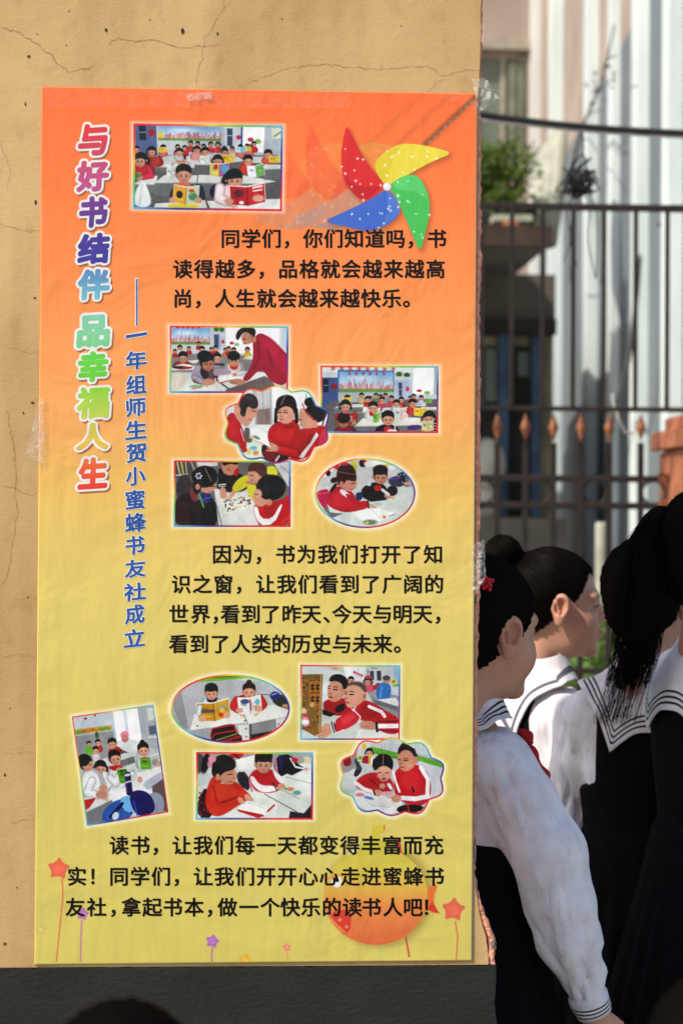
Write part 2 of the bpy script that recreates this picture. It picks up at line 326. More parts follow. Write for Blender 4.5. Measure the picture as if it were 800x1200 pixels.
RED, CRIM = (206, 48, 44), (190, 34, 50)
def pic_class_wide():
    c = Canvas(45, 38, 742, 450, .5, (176, 184, 188))
    c.grad([(45, 38), (742, 38), (742, 190), (45, 190)], (196, 204, 208), (176, 184, 190), (45, 0), (742, 0))
    c.poly([(45, 38), (152, 38), (158, 190), (45, 190)], (96, 112, 152)); c.poly([(70, 45), (102, 45), (106, 118), (76, 118)], (52, 58, 76)); c.line([(74, 80), (104, 80)], 5, (140, 150, 160)); c.ell(131, 82, 17, 17, (176, 40, 52))
    skyline(c, 160, 46, 455, 118, 3); c.ell(172, 92, 12, 16, (226, 196, 60), soft=3)
    c.poly([(470, 46), (548, 46), (550, 160), (470, 160)], (206, 212, 220)); c.poly([(480, 56), (506, 56), (506, 140), (482, 140)], (80, 92, 116)); c.line([(482, 90), (506, 90)], 4, (190, 200, 206)); c.ell(534, 98, 11, 11, (216, 50, 80)); c.line([(549, 50), (548, 140)], 8, (70, 92, 160))
    c.poly([(553, 44), (656, 44), (650, 170), (553, 160)], (246, 248, 246)); c.ell(590, 108, 14, 10, (200, 60, 70), soft=3); c.ell(624, 116, 15, 12, (140, 186, 110), soft=5)
    c.poly([(668, 44), (740, 44), (740, 150), (672, 150)], (180, 192, 200)); c.poly([(688, 52), (736, 52), (736, 100), (690, 104)], (214, 218, 196)); c.line([(700, 90), (730, 70)], 8, (120, 160, 130), soft=4)
    c.poly([(45, 190), (742, 180), (742, 450), (45, 450)], (110, 108, 110))
    for pts in ([(120, 232), (200, 190), (520, 182), (560, 210), (420, 232)], [(560, 190), (742, 186), (742, 215), (600, 220)]): c.poly(pts, (200, 202, 200), soft=4)
    g = random.Random(5)
    for k in range(12):
        x = 250 + k * 32 + g.uniform(-8, 8); y = 140 + g.uniform(-14, 14); torso(c, x, y + 12, 38, 30, g.choice([RED, (200, 70, 70), (226, 170, 168), (190, 196, 206)]), 2); head(c, x, y, 12, g.uniform(-.4, .4), .3, g.choice(['boy', 'boy', 'girl']))
    for x, y in ((185, 152), (545, 150), (585, 146), (60, 160)): torso(c, x, y + 14, 42, 30, (214, 120, 110), 2); head(c, x, y, 15, .1, .4)
    book(c, 182, 162, 42, 26, (228, 190, 50), (232, 200, 70)); book(c, 545, 156, 44, 28, (180, 214, 226), (120, 190, 210)); book(c, 415, 162, 30, 26, (200, 50, 60), (220, 60, 60)); book(c, 580, 150, 22, 24, (230, 190, 60), (220, 180, 50))
    desk(c, [(45, 330), (120, 285), (160, 288), (150, 330)]); desk(c, [(145, 322), (190, 284), (345, 282), (340, 318)], drop=60); desk(c, [(345, 318), (350, 280), (560, 280), (715, 306), (640, 318)], drop=60); desk(c, [(110, 246), (180, 230), (330, 228), (330, 246)], drop=20); desk(c, [(650, 250), (655, 225), (742, 225), (742, 245)], drop=50)
    torso(c, 138, 190, 96, 56, (206, 72, 48)); head(c, 131, 168, 21, .1, .3, 'girl'); book(c, 132, 208, 54, 30, (190, 60, 40), (196, 70, 50))
    torso(c, 92, 226, 110, 74, (206, 50, 66)); head(c, 80, 208, 31, -.2, .5, 'pony'); sleeve(c, [(120, 250), (132, 288), (92, 296)], 24, (214, 56, 84)); book(c, 62, 286, 40, 24, (80, 120, 70), (100, 150, 80))
    torso(c, 268, 212, 90, 44, (220, 206, 200)); head(c, 268, 205, 25, .05, .45); torso(c, 258, 178, 46, 34, (190, 196, 200)); head(c, 260, 172, 20, 0, .4)
    torso(c, 340, 170, 60, 40, (222, 150, 146)); head(c, 341, 158, 17, 0, .3, 'girl'); torso(c, 380, 184, 66, 40, (226, 200, 200)); head(c, 380, 166, 20, 0, .4); book(c, 378, 208, 42, 42, (216, 222, 214), (200, 214, 206))
    torso(c, 470, 178, 54, 34, (190, 196, 200)); head(c, 470, 166, 18, .2, .5); book(c, 484, 200, 60, 40, (232, 190, 40), (236, 204, 60))
    torso(c, 442, 214, 70, 60, (216, 150, 150)); head(c, 438, 206, 24, .1, .4, 'girl'); book(c, 446, 254, 84, 66, (216, 200, 100), (196, 84, 160)); c.ell(470, 250, 16, 22, (90, 170, 200), soft=5); c.ell(430, 240, 10, 12, (200, 60, 50), soft=3)
    torso(c, 578, 214, 84, 60, (212, 70, 50)); head(c, 579, 204, 24, .15, .45); book(c, 616, 256, 76, 58, (226, 232, 236), (120, 176, 96), rot=-8)
    torso(c, 672, 184, 60, 40, (216, 90, 70)); head(c, 672, 174, 21, -.1, .4); book(c, 702, 200, 52, 34, (234, 190, 40), (220, 200, 70))
    book(c, 222, 270, 40, 66, (216, 220, 212), (198, 204, 198), rot=4)
    # nearest pair
    c.poly([(330, 318), (378, 330), (384, 420), (340, 420)], (54, 62, 92), rnd=2); torso(c, 288, 320, 140, 110, (84, 66, 70)); c.ell(282, 330, 34, 18, (220, 120, 96), soft=8)
    head(c, 280, 270, 40, .05, .4); c.poly([(45, 440), (60, 345), (92, 314), (108, 330), (142, 436)], (226, 230, 230), rnd=2, soft=5); c.line([(88, 330), (76, 430)], 6, (190, 198, 200), soft=5)
    c.poly([(150, 420), (380, 400), (394, 450), (140, 450)], (222, 222, 212)); c.poly([(205, 420), (350, 420), (362, 438), (205, 438)], (232, 216, 40), rnd=1)
    book(c, 292, 376, 116, 92, (236, 176, 50), (206, 214, 176), rot=4); c.ell(262, 376, 15, 18, (70, 50, 40), soft=4); c.ell(326, 386, 22, 18, (90, 160, 110), soft=8); c.ell(318, 356, 14, 8, (216, 90, 50), soft=3)
    for x in (230, 350): c.ell(x, 402, 17, 15, SK, soft=5)
    c.poly([(396, 360), (420, 320), (440, 330), (420, 400)], (40, 44, 70), rnd=1)
    torso(c, 500, 320, 150, 110, (236, 206, 210)); head(c, 515, 292, 42, .15, .3, 'pony'); c.poly([(455, 305), (490, 260), (540, 244), (556, 292), (500, 296)], HR, rnd=2, soft=4)
    c.poly([(390, 404), (742, 388), (742, 450), (410, 450)], (226, 228, 224)); sleeve(c, [(450, 340), (446, 392), (480, 404)], 44, (240, 214, 218))
    book(c, 578, 372, 160, 100, (186, 36, 40), (210, 40, 48), rot=-4); c.ell(536, 366, 24, 18, (120, 40, 36), soft=8); c.poly([(600, 332), (648, 322), (646, 350), (602, 358)], (236, 210, 200)); c.line([(606, 346), (642, 338)], 7, (196, 30, 40)); c.ell(550, 410, 12, 8, (230, 226, 220)); c.ell(628, 388, 28, 17, SK, soft=6); c.ell(492, 404, 22, 15, SK, soft=6)
    return c
def pic_teacher():
    c = Canvas(45, 58, 740, 452, .5, (200, 206, 206))
    skyline(c, 52, 70, 282, 168, 8)
    for k in range(5): c.ell(92 + k * 30, 68, 11, 6, (206, 40, 44), soft=2)
    c.poly([(282, 66), (372, 66), (372, 200), (290, 200)], (190, 198, 206)); c.poly([(304, 108), (330, 108), (330, 180), (306, 180)], (84, 96, 118)); c.line([(332, 106), (336, 196)], 6, (120, 150, 200)); c.ell(356, 150, 9, 12, (214, 60, 90)); c.ell(318, 78, 16, 14, (80, 130, 60), soft=6); c.ell(350, 80, 14, 14, (70, 120, 60), soft=6)
    c.poly([(374, 62), (740, 62), (740, 250), (374, 210)], (244, 246, 244)); c.ell(408, 158, 13, 9, (206, 60, 70), soft=3); c.ell(438, 166, 16, 10, (150, 190, 130), soft=6)
    c.poly([(690, 62), (740, 62), (740, 220), (690, 170)], (200, 212, 220), soft=20)
    c.poly([(45, 240), (240, 215), (610, 240), (610, 330), (45, 330)], (140, 140, 138), soft=6)
    for x, y, r, col in ((105, 186, 16, (222, 214, 214)), (158, 190, 12, RED), (215, 162, 12, RED), (234, 194, 18, (200, 110, 120)), (288, 194, 12, RED), (314, 188, 15, RED), (372, 198, 13, (216, 120, 60)), (390, 190, 14, (200, 60, 60)), (420, 198, 16, (226, 206, 60)), (500, 196, 16, (226, 190, 40)), (76, 206, 12, RED)):
        torso(c, x, y + r * .8, r * 2.8, r * 2.3, col, 2); head(c, x, y, r, 0, .4)
    for pts in ([(45, 320), (60, 300), (190, 290), (200, 315)], [(150, 262), (240, 255), (250, 268), (150, 280)], [(470, 250), (520, 230), (600, 240), (600, 262)]): c.poly(pts, (216, 218, 212), soft=3)
    torso(c, 122, 262, 110, 50, (190, 60, 46)); head(c, 122, 238, 30, .1, .6); c.line([(80, 296), (120, 286), (170, 292)], 12, (236, 236, 230), soft=3); c.line([(70, 300), (116, 300)], 14, (60, 54, 60), soft=5)
    torso(c, 322, 262, 70, 40, (170, 150, 150)); head(c, 322, 240, 26, .1, .4); c.line([(300, 282), (360, 284)], 12, (60, 60, 90), soft=4)
    torso(c, 425, 262, 110, 70, (214, 200, 200)); c.poly([(396, 272), (450, 272), (440, 316), (400, 312)], (206, 60, 40), rnd=1, soft=5)
    c.poly([(140, 380), (200, 330), (470, 320), (612, 330), (612, 392), (440, 452), (45, 452), (45, 420)], (222, 226, 216), soft=3); c.poly([(45, 330), (130, 330), (150, 400), (60, 452), (45, 452)], (216, 206, 186), rnd=1, soft=8)
    c.poly([(380, 428), (600, 350), (640, 372), (690, 452), (360, 452)], (120, 106, 104), soft=6); c.line([(350, 396), (400, 432)], 10, (110, 108, 104), soft=3)
    torso(c, 252, 300, 150, 100, (120, 92, 98), 4); c.poly([(180, 380), (170, 330), (212, 278), (240, 330), (230, 392)], (172, 158, 172), rnd=2, soft=6); c.poly([(300, 310), (380, 306), (420, 336), (330, 350), (300, 348)], (176, 160, 172), rnd=2, soft=6); c.poly([(226, 300), (262, 316), (280, 352), (252, 372), (222, 340)], (70, 52, 62), rnd=2, soft=6)
    head(c, 262, 262, 47, .45, .55, 'boy', skin=(180, 122, 96)); c.ell(250, 236, 43, 34, HR, soft=8)
    sleeve(c, [(190, 360), (236, 384)], 34, (166, 152, 166)); c.ell(276, 386, 34, 20, (206, 150, 124), soft=6); c.line([(312, 366), (318, 410)], 9, (226, 206, 200), soft=2)
    head(c, 420, 248, 38, .05, .5); c.ell(420, 232, 36, 28, HR, soft=6)
    c.poly([(320, 366), (400, 344), (470, 358), (470, 372), (400, 372), (336, 392)], (240, 240, 236), soft=2); c.line([(324, 368), (336, 392), (400, 376)], 5, (190, 60, 56), soft=2); sleeve(c, [(480, 330), (440, 340)], 22, (226, 214, 218))
    c.poly([(160, 402), (236, 398), (252, 418), (180, 434), (160, 424)], (190, 206, 186), rnd=1); c.line([(172, 412), (240, 408)], 7, (110, 180, 110), soft=3); c.line([(180, 424), (230, 416)], 5, (206, 90, 100), soft=3)
    # teacher leaning in from the right
    c.poly([(740, 230), (700, 190), (640, 130), (570, 90), (528, 140), (536, 220), (520, 300), (466, 372), (500, 388), (560, 320), (598, 320), (640, 390), (740, 412)], (176, 32, 66), rnd=2, soft=4)
    c.poly([(740, 240), (660, 150), (600, 110), (570, 150), (640, 240), (700, 330), (740, 350)], (196, 44, 78), rnd=2, soft=26, al=.9); c.line([(560, 150), (570, 240), (540, 310)], 9, (136, 20, 48), soft=10); c.line([(620, 200), (650, 300)], 8, (140, 22, 50), soft=12)
    c.ell(500, 128, 36, 36, (206, 148, 120), soft=5); c.poly([(500, 110), (540, 96), (556, 150), (516, 160)], (196, 136, 110), rnd=2); c.poly([(474, 140), (470, 158), (490, 170), (500, 150)], (208, 150, 124), rnd=1)
    c.poly([(428, 128), (440, 84), (480, 62), (540, 66), (552, 100), (530, 130), (506, 92), (470, 96), (446, 146)], (62, 34, 34), rnd=2, soft=4); c.line([(474, 136), (488, 134)], 5, (60, 34, 30), soft=2); c.line([(480, 158), (492, 160)], 4, (180, 60, 70), soft=2); c.ell(522, 120, 7, 12, (190, 128, 104), soft=2)
    c.poly([(396, 372), (450, 364), (490, 378), (480, 402), (430, 404), (392, 392)], (196, 140, 116), rnd=2, soft=4)
    for k in range(3): c.line([(396 + 6 * k, 380 + 7 * k), (440, 382 + 6 * k)], 2.5, (150, 96, 80), soft=2, al=.7)
    return c
def pic_class_mural():
    c = Canvas(50, 42, 740, 440, .5, (196, 204, 208))
    c.poly([(50, 42), (740, 42), (740, 80), (50, 80)], (216, 222, 222)); c.poly([(150, 66), (480, 70), (480, 198), (150, 200)], (86, 130, 180)); skyline(c, 160, 78, 474, 198, 11)
    c.line([(380, 132), (430, 118), (474, 128)], 5, (220, 150, 150), soft=4, al=.6)
    for k in range(8): rx = 92 + k * 50 + 20; c.line([(rx, 56), (rx + 24, 56)], 4, (206, 36, 40)); c.line([(rx + 10, 47), (rx + 14, 70)], 4, (206, 36, 40)); c.line([(rx + 2, 66), (rx + 22, 64)], 4, (206, 36, 40))
    for k in range(6): rx = 210 + k * 40; c.line([(rx, 86), (rx + 18, 86)], 4, (190, 40, 70)); c.line([(rx + 8, 79), (rx + 8, 98)], 4, (190, 40, 70)); c.line([(rx + 2, 96), (rx + 18, 94)], 3, (190, 40, 70))
    c.poly([(54, 112), (150, 112), (158, 300), (54, 300)], (78, 98, 150)); c.poly([(64, 120), (96, 120), (98, 200), (68, 200)], (44, 50, 66)); c.ell(130, 164, 17, 17, (160, 34, 50)); c.line([(70, 158), (96, 158)], 4, (150, 160, 170))
    c.poly([(484, 124), (580, 120), (580, 250), (490, 250)], (176, 190, 214)); c.poly([(504, 140), (526, 140), (526, 220), (508, 220)], (84, 96, 120)); c.line([(508, 180), (526, 180)], 3, (190, 200, 210)); c.ell(558, 178, 10, 14, (214, 60, 90)); c.ell(508, 92, 18, 16, (70, 120, 50), soft=8); c.ell(554, 96, 18, 14, (60, 100, 50), soft=8); c.poly([(498, 104), (520, 104), (516, 124), (500, 124)], (210, 206, 200)); c.poly([(542, 106), (570, 106), (564, 122), (546, 122)], (200, 196, 190))
    c.poly([(594, 50), (712, 50), (706, 210), (586, 210)], (248, 250, 248)); c.poly([(712, 50), (740, 50), (740, 210), (716, 210)], (166, 180, 186)); c.ell(626, 188, 16, 8, (206, 50, 60), soft=2); c.ell(672, 200, 17, 10, (130, 186, 90), soft=5)
    c.poly([(50, 300), (120, 250), (740, 236), (740, 440), (50, 440)], (112, 106, 108), soft=8)
    c.poly([(160, 200), (480, 198), (490, 250), (160, 260)], (176, 184, 188))
    for x, y, r, col in ((290, 216, 15, (200, 180, 120)), (374, 216, 14, (100, 150, 90)), (430, 216, 14, (120, 170, 190)), (342, 232, 12, RED), (400, 222, 12, (200, 90, 90)), (326, 240, 19, (190, 60, 60)), (464, 232, 16, (210, 80, 80)), (522, 240, 17, (190, 60, 60)), (410, 240, 17, (226, 110, 120)), (594, 220, 14, (200, 80, 70)), (638, 228, 14, (190, 200, 206)), (574, 230, 12, (200, 70, 60)), (208, 236, 22, (226, 190, 60))):
        torso(c, x, y + r * .8, r * 2.8, r * 2.4, col, 2); head(c, x, y, r, 0, .4)
    for pts, dr in (([(215, 320), (260, 284), (400, 284), (400, 316)], 50), ([(400, 318), (420, 288), (560, 288), (580, 312)], 50), ([(130, 292), (180, 270), (300, 268), (300, 286)], 30), ([(630, 300), (640, 284), (740, 284), (740, 300)], 40), ([(250, 400), (296, 352), (540, 344), (700, 352), (640, 392)], 60)): desk(c, pts, (216, 216, 206), dr)
    book(c, 206, 240, 48, 26, (230, 190, 50), (226, 196, 60)); book(c, 330, 268, 56, 36, (196, 60, 60), (190, 50, 60)); book(c, 410, 276, 60, 30, (206, 90, 100), (196, 80, 90))
    torso(c, 494, 268, 70, 60, (186, 196, 206)); head(c, 494, 262, 22, -.1, .4); book(c, 520, 322, 78, 70, (206, 212, 206), (226, 190, 180)); torso(c, 586, 272, 66, 60, (200, 70, 60)); head(c, 586, 260, 24, .1, .3); book(c, 634, 312, 72, 50, (236, 196, 40), (226, 190, 60)); book(c, 636, 270, 56, 20, (186, 190, 200), (200, 206, 210)); book(c, 680, 246, 36, 30, (110, 170, 80), (130, 180, 90))
    torso(c, 202, 322, 120, 66, (202, 56, 44)); head(c, 196, 274, 31, .1, .35, 'girl'); sleeve(c, [(150, 340), (172, 366)], 26, (200, 50, 42)); sleeve(c, [(252, 330), (250, 358)], 26, (196, 50, 42)); book(c, 206, 356, 60, 34, (200, 150, 150), (190, 140, 140))
    torso(c, 356, 300, 100, 60, (214, 216, 216)); c.poly([(330, 308), (384, 308), (372, 340), (340, 340)], (206, 44, 40), rnd=1); head(c, 358, 282, 30, .05, .35); book(c, 376, 346, 36, 62, (110, 176, 60), (130, 190, 70))
    torso(c, 196, 396, 130, 60, (156, 32, 40)); head(c, 186, 360, 40, -.05, .5, skin=(176, 116, 92)); c.ell(186, 352, 37, 30, (60, 34, 28), soft=6); c.ell(196, 316, 16, 10, (216, 90, 110), soft=3)
    torso(c, 440, 386, 136, 70, (44, 40, 52)); c.poly([(420, 400), (470, 400), (460, 440), (424, 440)], (206, 50, 46), rnd=1); c.line([(484, 396), (490, 440)], 8, (206, 206, 210)); head(c, 444, 346, 40, .1, .4); c.ell(470, 426, 30, 10, (226, 220, 210), soft=4)
    c.poly([(556, 392), (640, 388), (640, 414), (560, 424)], (90, 60, 130), rnd=1)
    torso(c, 700, 380, 90, 70, (120, 26, 40)); head(c, 684, 346, 38, -.05, .2, 'girl'); book(c, 676, 396, 66, 64, (206, 196, 140), (196, 200, 150))
    for k in range(4): c.line([(706, 380 + k * 16), (738, 382 + k * 16)], 4, (226, 200, 200), soft=2)
    return c
def pic_three_girls():
    c = Canvas(45, 38, 745, 562, .5, (206, 212, 214))
    c.poly([(230, 38), (360, 38), (366, 310), (250, 310)], (176, 178, 178)); c.poly([(256, 60), (348, 50), (356, 300), (262, 300)], (196, 194, 194), soft=8); c.poly([(258, 200), (350, 190), (354, 300), (262, 304)], (150, 128, 124), soft=10)
    c.line([(300, 60), (306, 300)], 4, (150, 150, 152), soft=4); c.line([(366, 40), (368, 260)], 9, (226, 230, 230)); c.poly([(372, 38), (745, 38), (745, 300), (372, 300)], (232, 238, 240)); c.poly([(250, 300), (380, 300), (372, 346), (250, 340)], (226, 228, 226), soft=4)
    c.line([(590, 96), (590, 130)], 6, (110, 150, 180), soft=3)
    c.poly([(156, 460), (200, 410), (290, 420), (292, 530), (200, 524)], (216, 226, 200), rnd=1); c.ell(240, 456, 24, 14, (110, 190, 214), soft=5); c.ell(256, 488, 20, 16, (226, 150, 110), soft=5); c.ell(208, 480, 12, 20, (236, 190, 110), soft=4); c.poly([(176, 320), (216, 320), (240, 420), (180, 420)], (110, 108, 104), rnd=1, soft=6)
    # left girl in profile to the right
    c.poly([(45, 300), (70, 230), (110, 214), (160, 300), (196, 430), (190, 460), (140, 470), (60, 400)], (192, 34, 46), rnd=2, soft=5); c.poly([(60, 330), (100, 250), (140, 320), (170, 430), (120, 420)], (210, 48, 58), rnd=2, soft=20, al=.8); c.line([(154, 330), (178, 410)], 6, (226, 200, 200), soft=2)
    c.poly([(110, 160), (150, 130), (260, 150), (272, 200), (240, 262), (200, 318), (160, 300), (112, 240)], (206, 152, 128), rnd=2, soft=5); c.poly([(142, 150), (170, 100), (220, 86), (266, 120), (274, 180), (236, 200), (200, 170), (180, 240), (166, 252), (140, 210)], (70, 58, 58), rnd=2, soft=6); c.line([(180, 110), (230, 130)], 8, (110, 100, 100), soft=14, al=.7)
    c.ell(132, 210, 20, 32, (212, 150, 124), rot=15, soft=4); c.line([(228, 208), (252, 212)], 5, (46, 30, 30), soft=3); c.line([(208, 262), (226, 268)], 6, (180, 90, 84), soft=3); c.ell(200, 240, 24, 22, (226, 160, 140), soft=16, al=.7); c.line([(196, 150), (180, 240)], 8, (56, 44, 44), soft=4)
    c.poly([(156, 462), (190, 440), (200, 480), (166, 490)], (200, 40, 50), rnd=1)
    # middle girl
    c.poly([(330, 370), (350, 310), (420, 268), (510, 250), (560, 330), (560, 500), (450, 520), (350, 440)], (190, 36, 38), rnd=2, soft=5); c.poly([(360, 370), (430, 300), (500, 290), (520, 400), (430, 420)], (208, 50, 48), rnd=2, soft=24, al=.8); c.poly([(420, 290), (470, 310), (520, 290), (500, 330), (450, 330)], (170, 26, 32), rnd=2, soft=6)
    c.poly([(290, 440), (330, 420), (400, 440), (500, 470), (470, 540), (380, 560), (300, 520)], (62, 36, 40), rnd=2, soft=6); c.poly([(300, 470), (360, 450), (400, 500), (380, 550), (310, 520)], (136, 30, 40), rnd=2, soft=10)
    for sx, x in ((-1, 392), (1, 524)): c.line([(x, 200), (x + sx * 4, 280)], 24, (44, 32, 34), soft=6)
    c.ell(455, 232, 58, 62, (216, 160, 134), soft=5); c.poly([(386, 180), (396, 120), (455, 96), (514, 112), (534, 190), (512, 236), (500, 190), (455, 172), (408, 196), (392, 220)], (48, 36, 36), rnd=2, soft=5); c.line([(452, 100), (424, 168)], 4, (190, 160, 150), soft=2)
    for x in (412, 452): c.line([(x - 12, 218), (x + 12, 220)], 6, (44, 28, 28), soft=3); c.line([(x - 14, 204), (x + 12, 204)], 4, (90, 60, 54), soft=3)
    c.ell(428, 244, 9, 7, (190, 128, 106), soft=3); c.line([(416, 264), (440, 266)], 7, (186, 84, 84), soft=3); c.ell(470, 250, 18, 16, (226, 150, 130), soft=10, al=.7)
    # right girl with a red hair band
    c.poly([(540, 330), (600, 320), (700, 300), (745, 330), (745, 430), (640, 470), (590, 530), (470, 540), (520, 460)], (196, 38, 42), rnd=2, soft=5); c.poly([(660, 350), (676, 370), (620, 450), (570, 524), (540, 516), (600, 440)], (226, 214, 214), soft=3); c.poly([(600, 370), (650, 350), (620, 420), (560, 480)], (170, 26, 34), soft=10); c.poly([(700, 320), (740, 340), (720, 430), (660, 436)], (210, 60, 84), rnd=2, soft=6)
    c.poly([(536, 250), (556, 180), (620, 210), (672, 280), (640, 324), (570, 326), (546, 290)], (212, 156, 130), rnd=2, soft=5); c.ell(656, 220, 72, 66, (52, 36, 36), soft=6); c.ell(622, 150, 44, 34, (52, 36, 36), soft=6); c.poly([(540, 220), (560, 180), (640, 260), (672, 290), (640, 322), (580, 318)], (212, 156, 130), rnd=2, soft=6); c.line([(566, 160), (590, 220), (640, 268), (660, 274)], 8, (206, 50, 50), soft=2); c.ell(650, 298, 20, 24, (214, 150, 124), soft=4); c.line([(544, 264), (562, 268)], 5, (50, 30, 30), soft=3); c.line([(548, 300), (566, 304)], 5, (180, 90, 84), soft=3); c.line([(720, 230), (700, 300)], 10, (90, 60, 64), soft=8)
    sleeve(c, [(520, 490), (410, 464)], 60, (204, 46, 46)); c.ell(374, 452, 24, 22, (212, 156, 130), soft=5)
    c.poly([(214, 330), (240, 318), (330, 356), (334, 400), (356, 452), (290, 420), (212, 390)], (236, 236, 230), soft=2); c.line([(214, 330), (218, 390), (350, 450)], 4, (170, 160, 150), soft=2); c.ell(260, 386, 26, 10, (110, 150, 140), rot=25, soft=6); c.ell(226, 386, 14, 8, (216, 190, 60), soft=3); c.line([(390, 540), (410, 510)], 14, (216, 190, 196), soft=4)
    return c
def pic_four_table():
    c = Canvas(45, 48, 752, 452, .5, (120, 116, 112))
    c.poly([(45, 48), (180, 48), (160, 140), (45, 160)], (96, 92, 90)); c.line([(66, 60), (84, 140)], 8, (206, 196, 150)); c.line([(90, 56), (104, 130)], 9, (216, 190, 60)); c.line([(116, 56), (124, 120)], 6, (190, 190, 190)); c.line([(60, 140), (130, 130)], 6, (220, 220, 210)); c.line([(150, 56), (170, 110)], 8, (180, 180, 176), soft=4); c.poly([(180, 48), (310, 48), (310, 80), (190, 90)], (206, 206, 206), soft=4); c.line([(210, 62), (280, 60)], 4, (150, 160, 190), soft=4)
    c.ell(110, 220, 50, 86, (76, 70, 72), soft=8); c.poly([(640, 48), (752, 48), (752, 230), (690, 130)], (206, 208, 206)); c.line([(690, 80), (752, 130)], 9, (170, 172, 172), soft=4)
    c.poly([(290, 220), (520, 210), (560, 452), (320, 452)], (214, 214, 210), soft=3); c.line([(296, 290), (340, 452)], 10, (150, 150, 150), soft=3)
    c.poly([(330, 280), (500, 236), (530, 320), (350, 376)], (222, 222, 206)); g = random.Random(4)
    for k in range(46):
        a, b = g.random(), g.random(); x = 345 + a * 150 + b * 20; y = 292 - a * 42 + b * 66; c.ell(x, y, g.uniform(3, 9), g.uniform(3, 6), g.choice([(80, 90, 110), (170, 60, 50), (110, 160, 190), (150, 140, 120), (60, 60, 60), (190, 150, 90)]), soft=3)
    torso(c, 400, 120, 180, 120, (54, 34, 42)); c.poly([(310, 100), (340, 90), (360, 210), (320, 220)], (44, 28, 38), rnd=1); c.line([(316, 196), (358, 192)], 7, (226, 226, 226)); c.line([(318, 206), (358, 203)], 4, (226, 226, 226)); c.poly([(322, 210), (356, 206), (372, 270), (350, 282), (326, 250)], (204, 150, 128), rnd=2, soft=4); c.ell(384, 88, 50, 50, (196, 134, 110), soft=5); c.poly([(336, 48), (438, 48), (430, 76), (384, 66), (344, 84)], HR, rnd=1, soft=4); c.poly([(412, 100), (440, 90), (436, 136), (404, 142)], (196, 46, 40), rnd=1); c.line([(366, 104), (384, 106)], 6, (150, 70, 66), soft=3); c.ell(378, 94, 8, 6, (170, 110, 90), soft=3)
    c.poly([(390, 220), (430, 160), (490, 130), (530, 150), (500, 200), (420, 246)], (214, 208, 40), rnd=2, soft=5); c.poly([(480, 200), (530, 186), (560, 230), (530, 300), (500, 260)], (216, 212, 50), rnd=2, soft=5); c.poly([(600, 84), (660, 78), (680, 140), (610, 136)], (220, 214, 60), rnd=2, soft=5)
    c.ell(536, 140, 46, 48, (206, 150, 126), soft=5); c.poly([(486, 120), (500, 66), (560, 54), (610, 80), (606, 140), (570, 150), (540, 108)], (96, 66, 58), rnd=2, soft=6); c.ell(500, 180, 22, 9, (206, 120, 110), soft=5); c.line([(506, 136), (524, 140)], 5, (56, 34, 32), soft=3); c.line([(510, 166), (526, 166)], 5, (180, 80, 76), soft=3)
    c.poly([(372, 270), (392, 232), (424, 226), (412, 262), (376, 290)], (210, 156, 130), rnd=2, soft=4); c.ell(344, 256, 20, 24, (206, 150, 126), soft=5)
    for k in range(3): c.line([(346 + k * 8, 250), (354 + k * 9, 282)], 5, (210, 158, 134), soft=2)
    # girl at left
    c.poly([(45, 300), (120, 230), (200, 300), (300, 260), (300, 452), (45, 452)], (62, 42, 46), rnd=1, soft=6); c.poly([(138, 210), (180, 220), (196, 300), (150, 290)], (136, 74, 74), rnd=2, soft=6); c.poly([(60, 320), (130, 290), (160, 452), (70, 452)], (76, 50, 52), rnd=2, soft=16); c.poly([(210, 320), (300, 280), (310, 452), (220, 452)], (34, 24, 36), rnd=1, soft=8); c.poly([(190, 240), (280, 248), (270, 300), (220, 310)], (60, 60, 120), rnd=2, soft=4); c.line([(200, 252), (226, 330)], 9, (110, 190, 90), soft=4); c.line([(206, 290), (270, 270)], 6, (70, 110, 200), soft=3); c.line([(240, 252), (236, 310)], 5, (120, 60, 150), soft=3)
    c.ell(250, 196, 52, 50, (202, 146, 124), soft=6); c.ell(232, 146, 78, 66, (42, 26, 28), soft=7); c.ell(186, 200, 26, 50, (46, 30, 32), soft=8); c.ell(190, 208, 14, 18, (196, 136, 112), soft=4); c.line([(236, 96), (272, 176)], 4, (190, 170, 160), soft=2, al=.8)
    for a in range(6): c.ell(196 + 15 * math.cos(a), 142 + 15 * math.sin(a), 8, 7, (170, 170, 186), soft=2)
    c.line([(270, 206), (294, 204)], 5, (44, 28, 28), soft=3); c.line([(262, 236), (284, 238)], 5, (170, 90, 86), soft=3)
    # boy at right
    c.poly([(520, 330), (560, 300), (690, 290), (752, 240), (752, 452), (560, 452)], (202, 36, 40), rnd=1, soft=4); c.poly([(524, 340), (548, 316), (570, 400), (640, 400), (690, 310), (704, 316), (650, 436), (560, 440)], (232, 228, 230), rnd=1, soft=3); c.poly([(590, 330), (640, 340), (630, 364), (600, 356)], (60, 36, 50), rnd=1); c.poly([(600, 330), (680, 306), (640, 390), (590, 380)], (186, 30, 36), soft=8); c.line([(700, 420), (752, 380)], 16, (220, 60, 60), soft=14)
    c.ell(570, 272, 46, 54, (206, 152, 128), soft=5); c.ell(632, 210, 88, 78, (40, 22, 24), soft=5); c.ell(620, 300, 20, 20, (206, 146, 122), soft=4); c.ell(552, 250, 26, 30, (208, 154, 130), soft=8); c.line([(536, 252), (552, 254)], 5, (50, 30, 30), soft=3); c.line([(600, 140), (612, 250)], 20, (66, 46, 46), soft=20, al=.6)
    return c
